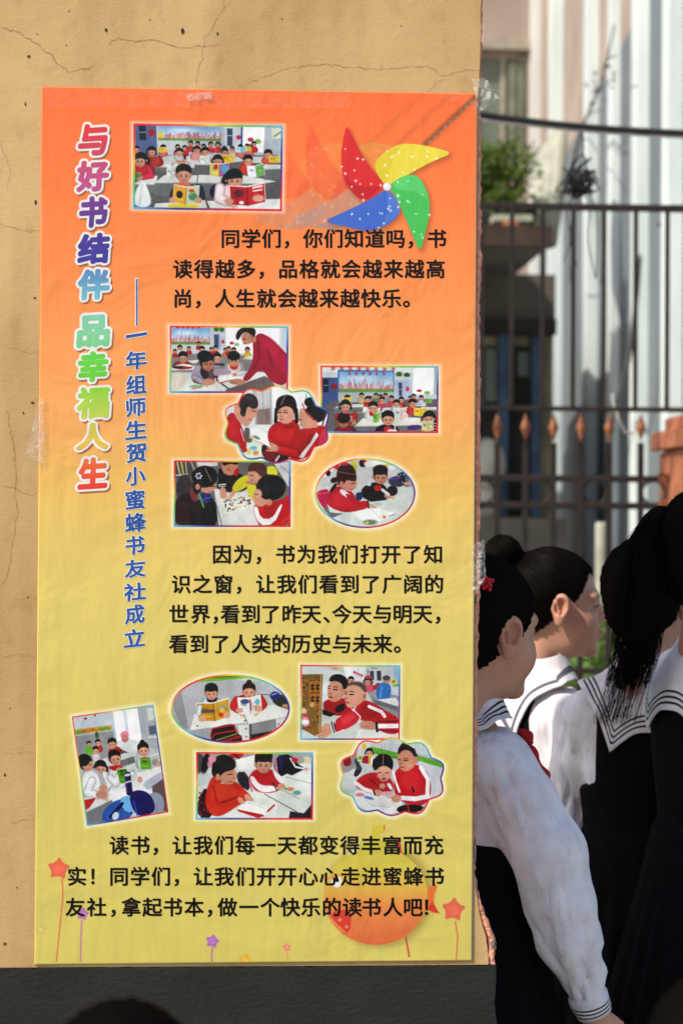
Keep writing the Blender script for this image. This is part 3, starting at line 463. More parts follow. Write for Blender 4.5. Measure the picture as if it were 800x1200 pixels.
def pic_desk_pair():
    c = Canvas(50, 38, 722, 508, .5, (206, 208, 204))
    c.poly([(50, 38), (722, 38), (722, 230), (600, 200), (50, 230)], (196, 198, 196)); c.poly([(290, 60), (330, 60), (330, 130), (300, 130)], (190, 200, 70)); c.poly([(340, 52), (400, 48), (396, 96), (350, 100)], (50, 44, 54), rnd=1); c.ell(386, 70, 14, 18, RED, soft=4); c.poly([(490, 62), (540, 66), (536, 92), (494, 86)], (220, 196, 60)); c.line([(400, 80), (520, 60)], 40, (220, 222, 218), soft=10)
    for x, y in ((110, 150), (150, 120), (560, 100), (440, 70)): c.ell(x, y, 26, 14, (226, 226, 222), soft=6)
    c.ell(200, 100, 20, 16, (190, 50, 56), soft=4); c.ell(140, 140, 16, 20, (40, 34, 38), soft=4)
    c.poly([(530, 180), (600, 150), (690, 190), (700, 230), (560, 230)], (80, 76, 110), rnd=1, soft=5); c.ell(640, 160, 44, 30, (60, 66, 84), soft=6); g = random.Random(2)
    for k in range(26): c.ell(g.uniform(600, 680), g.uniform(130, 210), 5, 4, g.choice([(190, 196, 206), (90, 110, 150), (40, 40, 60)]), soft=2)
    c.ell(670, 208, 30, 14, (214, 160, 140), soft=5); c.line([(540, 180), (620, 170)], 7, (120, 70, 160), soft=3)
    c.poly([(50, 370), (250, 330), (420, 320), (640, 220), (722, 260), (722, 508), (50, 508)], (208, 216, 210), soft=5); c.poly([(130, 330), (150, 400), (240, 410), (160, 440), (110, 380)], (120, 122, 124), soft=5); c.poly([(60, 260), (150, 240), (140, 330), (120, 390), (70, 320)], (200, 44, 90), rnd=1, soft=5); c.line([(60, 280), (140, 270)], 5, (230, 110, 140), soft=4)
    # boy
    torso(c, 450, 200, 170, 120, (44, 38, 44)); c.poly([(370, 210), (400, 180), (430, 200), (420, 230)], (196, 200, 210), rnd=1, soft=3); c.poly([(440, 220), (500, 220), (486, 256), (450, 260)], (200, 50, 46), rnd=1)
    head(c, 486, 150, 52, .1, .45, 'boy', skin=(196, 138, 112)); c.ell(486, 116, 50, 34, (56, 36, 32), soft=6)
    sleeve(c, [(390, 260), (430, 300), (510, 290)], 52, (46, 38, 42)); c.ell(566, 256, 36, 34, (60, 46, 52), soft=6); c.line([(500, 250), (540, 280)], 20, (226, 220, 220), soft=6); c.poly([(320, 270), (370, 262), (366, 320), (324, 326)], (50, 70, 110), rnd=1)
    # girl pointing in the book
    c.poly([(130, 320), (160, 240), (230, 220), (310, 270), (330, 330), (400, 320), (414, 350), (400, 376), (270, 404), (200, 390), (140, 360)], (198, 28, 50), rnd=2, soft=5); c.poly([(150, 310), (210, 250), (270, 300), (300, 370), (220, 370)], (216, 46, 66), rnd=2, soft=20, al=.8); c.poly([(212, 260), (240, 290), (300, 320), (296, 290), (230, 240)], (222, 220, 222), rnd=1, soft=3); c.poly([(250, 270), (300, 290), (300, 320), (270, 310)], (190, 40, 50), rnd=1); c.line([(404, 322), (410, 370)], 10, (40, 36, 56)); c.poly([(412, 336), (450, 356), (476, 376), (462, 382), (414, 368)], (214, 158, 132), rnd=1, soft=3)
    c.ell(276, 200, 56, 60, (206, 146, 124), soft=5); c.poly([(190, 170), (204, 100), (250, 66), (310, 90), (332, 170), (316, 200), (262, 180), (240, 220), (210, 230)], (76, 44, 42), rnd=2, soft=6); c.ell(180, 186, 26, 18, (70, 42, 40), rot=-20, soft=5); c.poly([(150, 250), (190, 200), (206, 216), (150, 280)], (60, 40, 40), rnd=1, soft=5); c.ell(246, 78, 30, 12, (190, 60, 80), soft=5); c.line([(210, 130), (320, 150)], 5, (150, 116, 104), soft=3); c.ell(228, 214, 14, 22, (204, 140, 116), soft=4)
    c.line([(290, 210), (318, 206)], 5, (46, 28, 28), soft=3); c.line([(280, 244), (304, 246)], 5, (180, 80, 80), soft=3); c.ell(266, 232, 20, 16, (222, 130, 120), soft=10, al=.7)
    c.poly([(296, 404), (420, 376), (470, 372), (584, 404), (560, 430), (440, 484), (340, 440)], (232, 236, 232), soft=2); c.line([(420, 378), (490, 440)], 4, (190, 196, 196), soft=3); c.ell(420, 466, 46, 18, (120, 140, 110), soft=10); c.ell(400, 470, 12, 8, (216, 190, 80), soft=3); c.ell(514, 432, 14, 12, (226, 160, 110), soft=4); c.ell(470, 346, 30, 12, (170, 190, 180), soft=8); c.line([(540, 430), (584, 410)], 4, (90, 90, 90), soft=3)
    return c
def pic_class_tall():
    c = Canvas(58, 34, 756, 912, .42, (186, 192, 194))        # upright picture, leaned on the sheet later
    W0, H0 = 698, 878
    def U(u, v): return (58 + u * W0, 34 + v * H0)
    c.poly([U(0, 0), U(.5, 0), U(.5, .3), U(0, .3)], (190, 200, 206)); c.poly([U(0, .12), U(.46, .13), U(.46, .17), U(0, .17)], (190, 160, 60), soft=10); c.ell(*U(.06, .15), 36, 14, (110, 170, 80), soft=6); c.ell(*U(.16, .035), 14, 9, (160, 40, 50)); c.ell(*U(.28, .02), 8, 8, (150, 40, 50))
    g = random.Random(9)
    for k in range(9): c.ell(*U(.12 + k * .038, .15 + g.uniform(-.01, .01)), 13, 12, g.choice([(216, 130, 50), (200, 90, 40), (120, 160, 60)]), soft=5)
    c.poly([U(0, .18), U(.47, .18), U(.47, .42), U(0, .42)], (150, 154, 156)); c.poly([U(.5, 0), U(.80, 0), U(.80, .34), U(.5, .30)], (246, 248, 250)); c.poly([U(.62, 0), U(.66, 0), U(.66, .28), U(.62, .28)], (206, 214, 222), soft=6); c.poly([U(.80, 0), U(1, 0), U(1, .42), U(.80, .36)], (168, 176, 180)); c.poly([U(.91, .03), U(1, .03), U(1, .13), U(.91, .14)], (200, 206, 190)); c.poly([U(.9, .19), U(1, .19), U(1, .27), U(.9, .27)], (96, 110, 126), soft=5); c.line([U(.88, .29), U(1, .3)], 12, (216, 218, 220), soft=3)
    c.poly([U(.44, .30), U(.6, .26), U(.84, .34), U(.8, .40), U(.62, .40)], (216, 220, 218), soft=3); c.ell(*U(.60, .235), 36, 30, (222, 130, 150), soft=10); c.ell(*U(.60, .27), 30, 30, (196, 120, 120), soft=8)
    c.poly([U(.46, .32), U(.62, .40), U(.6, .46), U(.4, .44)], (110, 112, 116), soft=5)
    for x, y, r, cl in ((.16, .265, 22, (206, 206, 206)), (.27, .265, 26, (200, 60, 56)), (.23, .33, 30, (206, 200, 196))): X, Y = U(x, y); torso(c, X, Y + r * .7, r * 2.6, r * 2.4, cl); head(c, X, Y, r, 0, .3)
    c.ell(*U(.27, .20), 16, 26, (70, 110, 60), soft=6); c.poly([U(.1, .29), U(.19, .28), U(.2, .36), U(.12, .36)], (110, 176, 60))
    X, Y = U(.44, .29); torso(c, X + 14, Y + 30, 120, 100, (196, 46, 50)); head(c, X, Y, 40, -.1, .4)
    c.poly([U(.3, .42), U(.56, .40), U(.72, .40), U(.66, .5), U(.3, .5)], (206, 210, 208), soft=5); c.poly([U(.5, .46), U(.68, .44), U(.68, .5), U(.5, .52)], (120, 124, 126), soft=4)
    X, Y = U(.80, .385); torso(c, X, Y + 50, 160, 110, (216, 220, 222)); head(c, X, Y, 52, .05, .4, 'bun'); 
    c.poly([U(0, .72), U(.2, .66), U(.5, .62), U(1, .56), U(1, .80), U(.5, .80), U(0, .86)], (222, 224, 222), soft=4)
    X, Y = U(.86, .5); book(c, X, Y + 14, 168, 112, (110, 180, 50), (190, 200, 190)); c.ell(*U(.92, .53), 30, 22, (150, 156, 150), soft=10); c.ell(*U(.965, .545), 26, 20, SK, soft=5); c.ell(*U(.80, .47), 26, 10, (180, 110, 110), soft=4)
    X, Y = U(.445, .42); torso(c, X + 4, Y + 62, 190, 190, (222, 224, 226)); c.poly([(X - 60, Y + 66), (X + 50, Y + 66), (X + 58, Y + 100), (X - 8, Y + 116), (X - 66, Y + 80)], (206, 44, 44), rnd=1); head(c, X, Y, 56, .3, .35)
    X, Y = U(.26, .49); torso(c, X, Y + 50, 130, 160, (206, 208, 210)); head(c, X, Y, 54, .15, .4, 'girl', tilt=8)
    X, Y = U(.10, .43); torso(c, X + 20, Y + 50, 210, 240, (226, 228, 230)); head(c, X - 6, Y, 60, .55, .3); c.ell(X - 20, Y - 24, 54, 48, HR, soft=8)
    sleeve(c, [U(.14, .60), U(.06, .70), U(.2, .74)], 60, (226, 228, 232)); sleeve(c, [U(.3, .56), U(.34, .66), U(.27, .69)], 46, (222, 224, 226), hand=False); c.ell(*U(.23, .735), 50, 32, (204, 148, 122), soft=6); c.ell(*U(.26, .68), 36, 26, (206, 152, 126), soft=6)
    c.poly([U(0, .76), U(.16, .76), U(.06, .84), U(0, .86)], (206, 44, 46), soft=3); sleeve(c, [U(.36, .60), U(.42, .66), U(.46, .60)], 56, (220, 222, 226))
    X, Y = U(.56, .595); book(c, X + 8, Y, 160, 130, (100, 172, 40), (206, 214, 206), rot=-6); c.ell(X - 30, Y - 34, 30, 12, (70, 110, 40), soft=6); c.ell(*U(.71, .66), 22, 26, SK, soft=5)
    c.poly([U(.72, .70), U(.9, .64), U(1, .62), U(1, .70), U(.8, .78)], (176, 184, 196), rnd=1, soft=8)
    c.poly([U(0, .88), U(.34, .80), U(.42, 1), U(0, 1)], (130, 134, 136), soft=4); c.poly([U(.84, .74), U(1, .68), U(1, 1), U(.84, .94)], (110, 96, 92), soft=8); c.ell(*U(.86, .90), 70, 90, (150, 160, 176), soft=8)
    c.poly([U(.2, .90), U(.34, .82), U(.5, .80), U(.6, 1), U(.2, 1)], (52, 96, 176), rnd=1, soft=5); c.poly([U(.42, .80), U(.56, .78), U(.64, .88), U(.5, .96)], (110, 176, 220), rnd=1, soft=5); c.poly([U(.54, .78), U(.66, .74), U(.82, .80), U(.86, .98), U(.6, 1)], (32, 34, 110), rnd=2, soft=6); c.line([U(.3, .95), U(.46, .85)], 26, (24, 28, 70), soft=6); c.ell(*U(.36, .95), 26, 34, (190, 206, 220), rot=40, soft=5); c.line([U(.6, .84), U(.62, .98)], 10, (60, 90, 190), soft=6)
    c.line([U(.57, .60), U(.565, .76)], 54, (48, 26, 96), soft=3); c.line([U(.545, .60), U(.54, .75)], 10, (96, 70, 150), soft=6); c.line([U(.535, .665), U(.605, .66)], 12, (206, 206, 216)); c.ell(*U(.57, .60), 27, 10, (220, 222, 226))
    c.grain(2, 3); return c
def pic_two_readers():
    c = Canvas(50, 50, 748, 452, .5, (176, 178, 180))
    c.poly([(50, 50), (748, 50), (748, 96), (250, 84), (50, 130)], (200, 204, 200)); c.poly([(180, 100), (260, 62), (520, 54), (540, 66), (420, 80)], (120, 190, 60), soft=3); c.line([(270, 70), (450, 62)], 5, (50, 90, 40), soft=3)
    c.grad([(50, 130), (180, 100), (420, 82), (748, 110), (748, 260), (50, 452)], (170, 172, 176), (190, 192, 194), (50, 0), (748, 0)); c.line([(110, 160), (150, 360)], 4, (110, 112, 118), soft=3); c.poly([(50, 200), (110, 160), (150, 370), (120, 380)], (146, 148, 152), soft=10); c.line([(560, 166), (650, 170)], 4, (90, 92, 100), soft=3)
    c.poly([(636, 190), (700, 160), (748, 200), (748, 260), (660, 230)], (66, 70, 56), rnd=2, soft=5); c.ell(660, 176, 30, 26, (50, 60, 130), soft=6); c.ell(720, 234, 20, 12, (200, 140, 116), soft=4); c.line([(640, 170), (670, 160)], 5, (180, 190, 220), soft=3)
    c.poly([(164, 376), (190, 282), (300, 268), (470, 256), (650, 226), (748, 260), (748, 290), (500, 340), (480, 330)], (220, 222, 214), soft=2); c.poly([(164, 378), (490, 334), (510, 344), (510, 452), (200, 452)], (166, 170, 172), soft=3); c.poly([(510, 340), (700, 300), (748, 290), (748, 452), (510, 452)], (140, 142, 144), soft=3); c.line([(465, 256), (500, 336)], 5, (110, 112, 112), soft=2); c.line([(516, 340), (518, 452)], 9, (70, 70, 76), soft=2); c.poly([(440, 346), (506, 340), (506, 430), (460, 432)], (206, 208, 206), soft=2); c.poly([(664, 310), (748, 290), (748, 340), (670, 370)], (200, 202, 200), soft=3); c.poly([(520, 400), (690, 370), (700, 390), (520, 430)], (60, 50, 56), soft=4)
    for x, y in ((206, 350), (484, 320), (490, 366), (492, 412), (680, 340)): c.ell(x, y, 5, 5, (90, 90, 94))
    torso(c, 288, 172, 150, 130, (190, 212, 222)); c.poly([(256, 180), (326, 180), (318, 216), (268, 216)], (46, 32, 40), rnd=1, soft=3); head(c, 288, 150, 42, .02, .32, 'crop'); c.ell(287, 126, 36, 26, HR, soft=7)
    torso(c, 500, 166, 160, 100, (200, 44, 44)); head(c, 508, 140, 42, .0, .35, 'bun', hc=(62, 48, 46)); sleeve(c, [(436, 200), (416, 236), (440, 254)], 40, RED); sleeve(c, [(572, 190), (592, 226), (570, 246)], 40, RED)
    book(c, 302, 262, 186, 116, (206, 150, 44), (210, 160, 50), rot=-7); c.line([(236, 268), (300, 264)], 18, (110, 96, 90), soft=5); c.line([(330, 242), (376, 238)], 9, (120, 170, 190), soft=3); c.ell(346, 286, 16, 12, (200, 70, 50), soft=4); c.ell(236, 310, 20, 16, SK, soft=5); c.ell(378, 288, 20, 18, SK, soft=5); sleeve(c, [(222, 240), (214, 280)], 24, (196, 214, 224), hand=False)
    book(c, 512, 230, 132, 104, (226, 226, 224), (216, 222, 220), rot=-5); c.ell(484, 208, 26, 14, (70, 96, 130), soft=4); c.line([(516, 200), (520, 258)], 8, (206, 60, 110), soft=2); c.ell(556, 210, 14, 18, (110, 176, 190), soft=5); c.ell(548, 238, 12, 10, (206, 150, 90), soft=4); c.ell(452, 260, 22, 14, SK, soft=5); c.ell(562, 250, 24, 18, SK, soft=5)
    c.poly([(282, 420), (288, 368), (350, 346), (420, 336), (440, 392), (466, 410), (470, 452), (300, 452)], (58, 34, 38), rnd=1, soft=3); c.line([(284, 410), (292, 366), (420, 342), (436, 390)], 7, (206, 50, 44), soft=2); c.line([(286, 424), (310, 396), (440, 374)], 6, (210, 60, 50), soft=2); c.line([(330, 448), (460, 410)], 14, (176, 40, 44), soft=3); c.line([(320, 432), (436, 396)], 8, (130, 150, 80), soft=4)
    return c
def pic_two_boys():
    c = Canvas(66, 52, 735, 556, .5, (190, 200, 202))
    c.poly([(66, 52), (360, 52), (350, 300), (66, 300)], (206, 214, 214)); c.poly([(220, 64), (350, 64), (356, 104), (330, 100)], (186, 206, 176), soft=5); c.ell(300, 76, 24, 8, (210, 150, 150), soft=5); c.poly([(356, 64), (500, 64), (490, 200), (380, 200)], (222, 226, 226)); c.line([(424, 100), (478, 124)], 15, (214, 70, 100), soft=2); c.line([(430, 102), (472, 122)], 3, (240, 220, 226)); c.poly([(514, 66), (680, 66), (684, 220), (520, 200)], (200, 204, 204)); c.poly([(528, 90), (556, 90), (558, 150), (530, 150)], (76, 88, 100)); c.poly([(574, 90), (604, 90), (606, 156), (578, 156)], (70, 80, 94)); c.line([(536, 72), (580, 72)], 7, (110, 130, 170)); c.line([(516, 80), (518, 200)], 5, (70, 70, 76)); c.poly([(686, 60), (735, 60), (735, 190), (690, 190)], (150, 190, 210)); c.ell(688, 162, 20, 18, (226, 190, 60), soft=4); c.ell(688, 162, 8, 8, (150, 100, 50)); c.line([(690, 190), (735, 186)], 14, (120, 180, 70), soft=3)
    c.poly([(500, 210), (735, 260), (735, 420), (560, 330)], (150, 154, 156), soft=6); torso(c, 522, 172, 80, 60, (214, 90, 110)); head(c, 516, 156, 26, -.2, .4, 'girl'); c.ell(520, 134, 26, 12, (190, 80, 90), soft=4); torso(c, 586, 172, 50, 50, RED); head(c, 404, 150, 22, 0, .2)
    c.poly([(570, 276), (576, 190), (610, 166), (650, 170), (676, 200), (664, 280), (620, 290)], (60, 120, 190), rnd=2, soft=4); c.line([(610, 190), (600, 270)], 14, (90, 150, 214), soft=12); c.ell(640, 148, 26, 27, (196, 150, 130), soft=4); c.ell(640, 138, 26, 17, (90, 90, 90), soft=5); c.poly([(560, 286), (700, 270), (735, 310), (700, 340), (600, 310)], (220, 222, 220), soft=3); c.poly([(540, 240), (560, 280), (716, 330), (716, 360), (560, 310)], (120, 122, 126), soft=5)
    c.poly([(216, 400), (270, 380), (470, 430), (460, 480), (735, 500), (735, 556), (190, 556)], (196, 204, 196), soft=3); c.poly([(460, 488), (520, 470), (735, 516), (735, 556), (430, 556)], (216, 222, 214), soft=4)
    # boy behind
    c.poly([(214, 300), (260, 280), (380, 270), (440, 340), (360, 400), (230, 380)], (176, 34, 40), rnd=2, soft=4); c.poly([(214, 350), (300, 380), (270, 400), (216, 384)], (40, 30, 40), soft=4); c.poly([(290, 340), (360, 300), (372, 350), (310, 380)], (56, 36, 48), rnd=1, soft=5)
    c.poly([(246, 250), (250, 190), (280, 150), (360, 160), (372, 240), (330, 290), (290, 304), (256, 286)], (208, 150, 122), rnd=2, soft=5); c.poly([(256, 150), (280, 116), (340, 112), (386, 150), (388, 200), (352, 222), (346, 176), (300, 156), (262, 166)], HR, rnd=2, soft=5); c.line([(250, 196), (266, 194)], 5, (60, 40, 36), soft=2); c.line([(288, 198), (314, 200)], 6, (60, 38, 34), soft=3); c.line([(252, 210), (266, 210)], 6, (40, 26, 26), soft=3); c.line([(288, 216), (312, 218)], 7, (40, 26, 26), soft=3); c.ell(264, 244, 12, 9, (184, 120, 98), soft=4); c.poly([(254, 262), (284, 262), (282, 278), (260, 276)], (170, 70, 70), rnd=1, soft=3); c.ell(314, 244, 24, 20, (222, 160, 134), soft=14, al=.8)
    # boy in front
    c.poly([(420, 360), (470, 290), (530, 290), (640, 360), (735, 410), (735, 520), (610, 510), (560, 430), (470, 430)], (200, 38, 48), rnd=2, soft=4); c.poly([(470, 330), (520, 300), (600, 370), (540, 420), (460, 410)], (176, 24, 36), rnd=2, soft=14); c.line([(526, 330), (610, 366), (630, 396)], 22, (232, 228, 230), soft=2); c.line([(584, 462), (735, 460)], 30, (232, 228, 230), soft=2); c.line([(590, 430), (735, 430)], 10, (120, 16, 32), soft=8); c.line([(590, 488), (735, 500)], 12, (150, 30, 60), soft=6)
    c.poly([(358, 260), (370, 200), (420, 170), (500, 200), (506, 270), (460, 320), (400, 346), (370, 320)], (216, 160, 132), rnd=2, soft=5); c.poly([(366, 192), (400, 166), (460, 160), (500, 184), (512, 240), (494, 236), (470, 200), (420, 182), (380, 196)], (104, 84, 76), rnd=2, soft=12); c.ell(492, 262, 18, 30, (216, 152, 124), rot=12, soft=4); c.ell(494, 262, 8, 16, (176, 110, 90), soft=5)
    c.line([(364, 232), (376, 230)], 5, (70, 46, 42), soft=3); c.line([(396, 228), (424, 232)], 5, (70, 46, 42), soft=3); c.line([(364, 246), (376, 246)], 6, (38, 24, 24), soft=3); c.line([(396, 248), (420, 250)], 7, (38, 24, 24), soft=3); c.ell(370, 276, 10, 9, (190, 124, 102), soft=4); c.line([(366, 300), (390, 306)], 9, (170, 70, 70), soft=3); c.ell(420, 284, 26, 22, (230, 164, 142), soft=14, al=.8)
    c.poly([(296, 420), (350, 390), (430, 350), (470, 390), (450, 440), (360, 490), (300, 510)], (206, 46, 58), rnd=2, soft=4); c.poly([(330, 420), (420, 370), (446, 400), (360, 460)], (222, 66, 78), rnd=2, soft=20); c.line([(410, 346), (440, 370), (468, 400), (460, 430)], 7, (232, 228, 230), soft=2); c.line([(300, 510), (360, 486)], 7, (226, 220, 222), soft=2)
    c.poly([(252, 446), (290, 424), (312, 500), (280, 516)], (40, 34, 48), rnd=1); c.line([(266, 440), (286, 512)], 9, (226, 224, 226), soft=2); c.line([(282, 434), (300, 506)], 5, (226, 224, 226), soft=2)
    c.poly([(184, 500), (230, 440), (262, 444), (282, 512), (220, 548), (180, 540)], (208, 152, 126), rnd=2, soft=5); c.line([(190, 512), (236, 490)], 5, (170, 112, 92), soft=4); c.line([(190, 530), (240, 512)], 4, (170, 112, 92), soft=4)
    c.poly([(470, 430), (540, 424), (584, 450), (580, 490), (480, 484), (460, 460)], (204, 146, 120), rnd=2, soft=5); c.line([(576, 440), (580, 496)], 16, (40, 34, 50)); c.line([(480, 464), (530, 466)], 4, (160, 104, 86), soft=4)
    # big brown book at the left edge
    c.poly([(78, 116), (216, 114), (206, 500), (166, 530), (78, 480)], (146, 106, 50)); g = random.Random(3)
    for k in range(150): y = g.uniform(120, 480); c.ell(g.uniform(80, 200), y, g.uniform(4, 12), g.uniform(4, 10), g.choice([(120, 110, 60), (160, 90, 60), (96, 120, 90), (176, 140, 80), (110, 70, 40)]), soft=5, al=.7)
    c.poly([(124, 164), (210, 160), (206, 330), (124, 330)], (176, 120, 50), soft=3)
    for X in (150, 184):
        for Y in (190, 214, 240, 270, 294): c.line([(X - 12, Y), (X + 12, Y - 1)], 6, (50, 26, 16), soft=1.5)
        for Y in (180, 262): c.line([(X, Y), (X, Y + 46)], 6, (50, 26, 16), soft=1.5); c.line([(X - 9, Y + 8), (X - 9, Y + 36)], 5, (50, 26, 16), soft=1.5)
    c.line([(204, 118), (196, 500)], 9, (190, 150, 90), soft=3); c.ell(90, 364, 18, 24, (226, 190, 150), soft=4); c.ell(92, 386, 20, 12, (206, 80, 100), soft=3); c.poly([(78, 400), (120, 400), (132, 460), (78, 470)], (222, 140, 170), rnd=1, soft=4); c.ell(100, 436, 26, 16, (232, 226, 226), soft=4); c.ell(146, 318, 16, 18, (206, 170, 120), soft=5)
    return c
def pic_red_readers():
    c = Canvas(48, 54, 735, 452, .5, (206, 210, 206))
    c.poly([(48, 54), (735, 54), (735, 120), (48, 120)], (166, 160, 160)); c.poly([(240, 60), (330, 60), (320, 86), (250, 92)], (190, 40, 56), rnd=1); c.line([(270, 64), (300, 90)], 9, (60, 30, 40), soft=3); c.poly([(48, 150), (150, 190), (140, 230), (48, 260)], (190, 200, 196)); c.poly([(280, 100), (390, 70), (390, 150), (300, 160)], (222, 224, 220), soft=3); c.ell(60, 120, 40, 60, (90, 90, 92), soft=10)
    c.poly([(560, 160), (680, 110), (735, 130), (735, 260), (560, 240)], (216, 218, 216)); c.ell(696, 100, 34, 22, (206, 200, 170), soft=6); c.ell(660, 100, 22, 20, (170, 160, 150), soft=5)
    c.poly([(496, 110), (540, 70), (600, 66), (640, 120), (690, 150), (650, 170), (590, 200), (520, 200)], (36, 34, 42), rnd=1, soft=4); c.line([(600, 90), (630, 140), (680, 150)], 10, (222, 222, 226), soft=2); c.ell(626, 100, 18, 14, RED, soft=3); c.ell(692, 152, 12, 8, SK, soft=3); c.line([(510, 96), (520, 170)], 18, (190, 130, 150), soft=4); c.line([(540, 80), (550, 150)], 20, (46, 50, 110), soft=5)
    c.poly([(48, 452), (48, 340), (280, 330), (380, 290), (580, 180), (735, 230), (735, 330), (680, 410), (600, 452)], (214, 220, 212), soft=3); c.line([(450, 300), (640, 404)], 6, (120, 124, 122), soft=2); c.poly([(600, 400), (680, 412), (735, 350), (735, 452), (590, 452)], (60, 54, 66), soft=4); c.line([(570, 200), (735, 240)], 4, (150, 154, 152), soft=2)
    # boy
    c.poly([(280, 170), (350, 170), (370, 290), (300, 250)], (60, 56, 66), rnd=1, soft=6); c.poly([(350, 210), (390, 150), (490, 146), (560, 220), (560, 260), (500, 296), (400, 290), (370, 240)], (196, 42, 48), rnd=2, soft=4); c.poly([(358, 200), (384, 190), (420, 250), (510, 250), (540, 276), (440, 296), (390, 260)], (228, 224, 224), rnd=2, soft=4); c.poly([(490, 150), (520, 170), (570, 216), (560, 246), (520, 220)], (226, 222, 224), rnd=2, soft=4); c.line([(496, 232), (524, 280)], 7, (46, 36, 50)); c.line([(508, 228), (534, 272)], 5, (190, 44, 50)); c.ell(548, 256, 22, 20, (210, 154, 128), soft=5); c.line([(364, 214), (376, 280)], 12, (216, 120, 140), soft=4)
    head(c, 442, 110, 54, .05, .5); c.poly([(392, 96), (396, 56), (494, 56), (498, 92), (470, 112), (420, 112)], HR, rnd=1, soft=5)
    c.poly([(550, 270), (600, 246), (690, 290), (656, 326)], (220, 224, 212)); c.ell(600, 270, 22, 12, (210, 140, 110), soft=5); c.ell(640, 292, 24, 14, (110, 170, 160), soft=6); c.ell(572, 268, 10, 8, (120, 176, 80), soft=3); c.line([(552, 274), (656, 328)], 4, (150, 150, 146), soft=2)
    # girl
    c.poly([(58, 330), (110, 250), (160, 330), (150, 440), (58, 440)], (70, 34, 42), rnd=1, soft=6); g = random.Random(1)
    for k in range(14): c.ell(g.uniform(64, 140), g.uniform(290, 430), 6, 6, (150, 50, 60), soft=3)
    c.poly([(100, 320), (130, 210), (170, 186), (280, 220), (350, 290), (380, 320), (330, 350), (290, 320), (280, 380), (200, 430), (150, 430), (110, 390)], (206, 58, 38), rnd=2, soft=4); c.poly([(130, 290), (180, 220), (260, 250), (290, 300), (220, 340), (160, 330)], (222, 76, 52), rnd=2, soft=26, al=.9); c.line([(160, 400), (240, 370), (296, 336)], 56, (214, 64, 44), soft=10); c.line([(200, 350), (290, 320)], 8, (150, 32, 26), soft=8); c.line([(150, 260), (170, 340)], 8, (160, 36, 28), soft=12); c.line([(196, 236), (260, 238)], 6, (226, 206, 200), soft=2)
    c.ell(236, 192, 52, 52, (204, 146, 120), soft=6); c.poly([(136, 170), (150, 90), (210, 62), (270, 90), (286, 140), (260, 160), (210, 170), (180, 210), (150, 200)], (38, 30, 32), rnd=2, soft=6); c.ell(104, 120, 22, 60, (44, 34, 34), rot=12, soft=8); c.ell(142, 96, 24, 20, (222, 150, 170), soft=5); c.ell(128, 126, 14, 20, (216, 140, 160), soft=4); c.ell(176, 200, 14, 20, (200, 140, 114), soft=4); c.line([(236, 186), (262, 184)], 5, (44, 28, 28), soft=3); c.ell(266, 206, 10, 8, (190, 128, 104), soft=4); c.line([(240, 226), (260, 228)], 5, (176, 76, 76), soft=3)
    c.poly([(290, 318), (316, 320), (340, 352), (324, 358), (296, 350)], (210, 152, 126), rnd=1, soft=3); c.poly([(330, 300), (356, 300), (392, 336), (380, 344), (336, 336)], (210, 152, 126), rnd=1, soft=3)
    c.poly([(286, 386), (350, 346), (470, 376), (452, 414), (440, 440)], (236, 236, 230), soft=2); c.poly([(286, 388), (440, 420), (450, 430), (410, 440), (300, 404)], (196, 50, 50), soft=2); c.line([(470, 400), (506, 366)], 12, (206, 60, 60), soft=2); c.line([(350, 350), (454, 384)], 3, (180, 180, 176), soft=2)
    return c
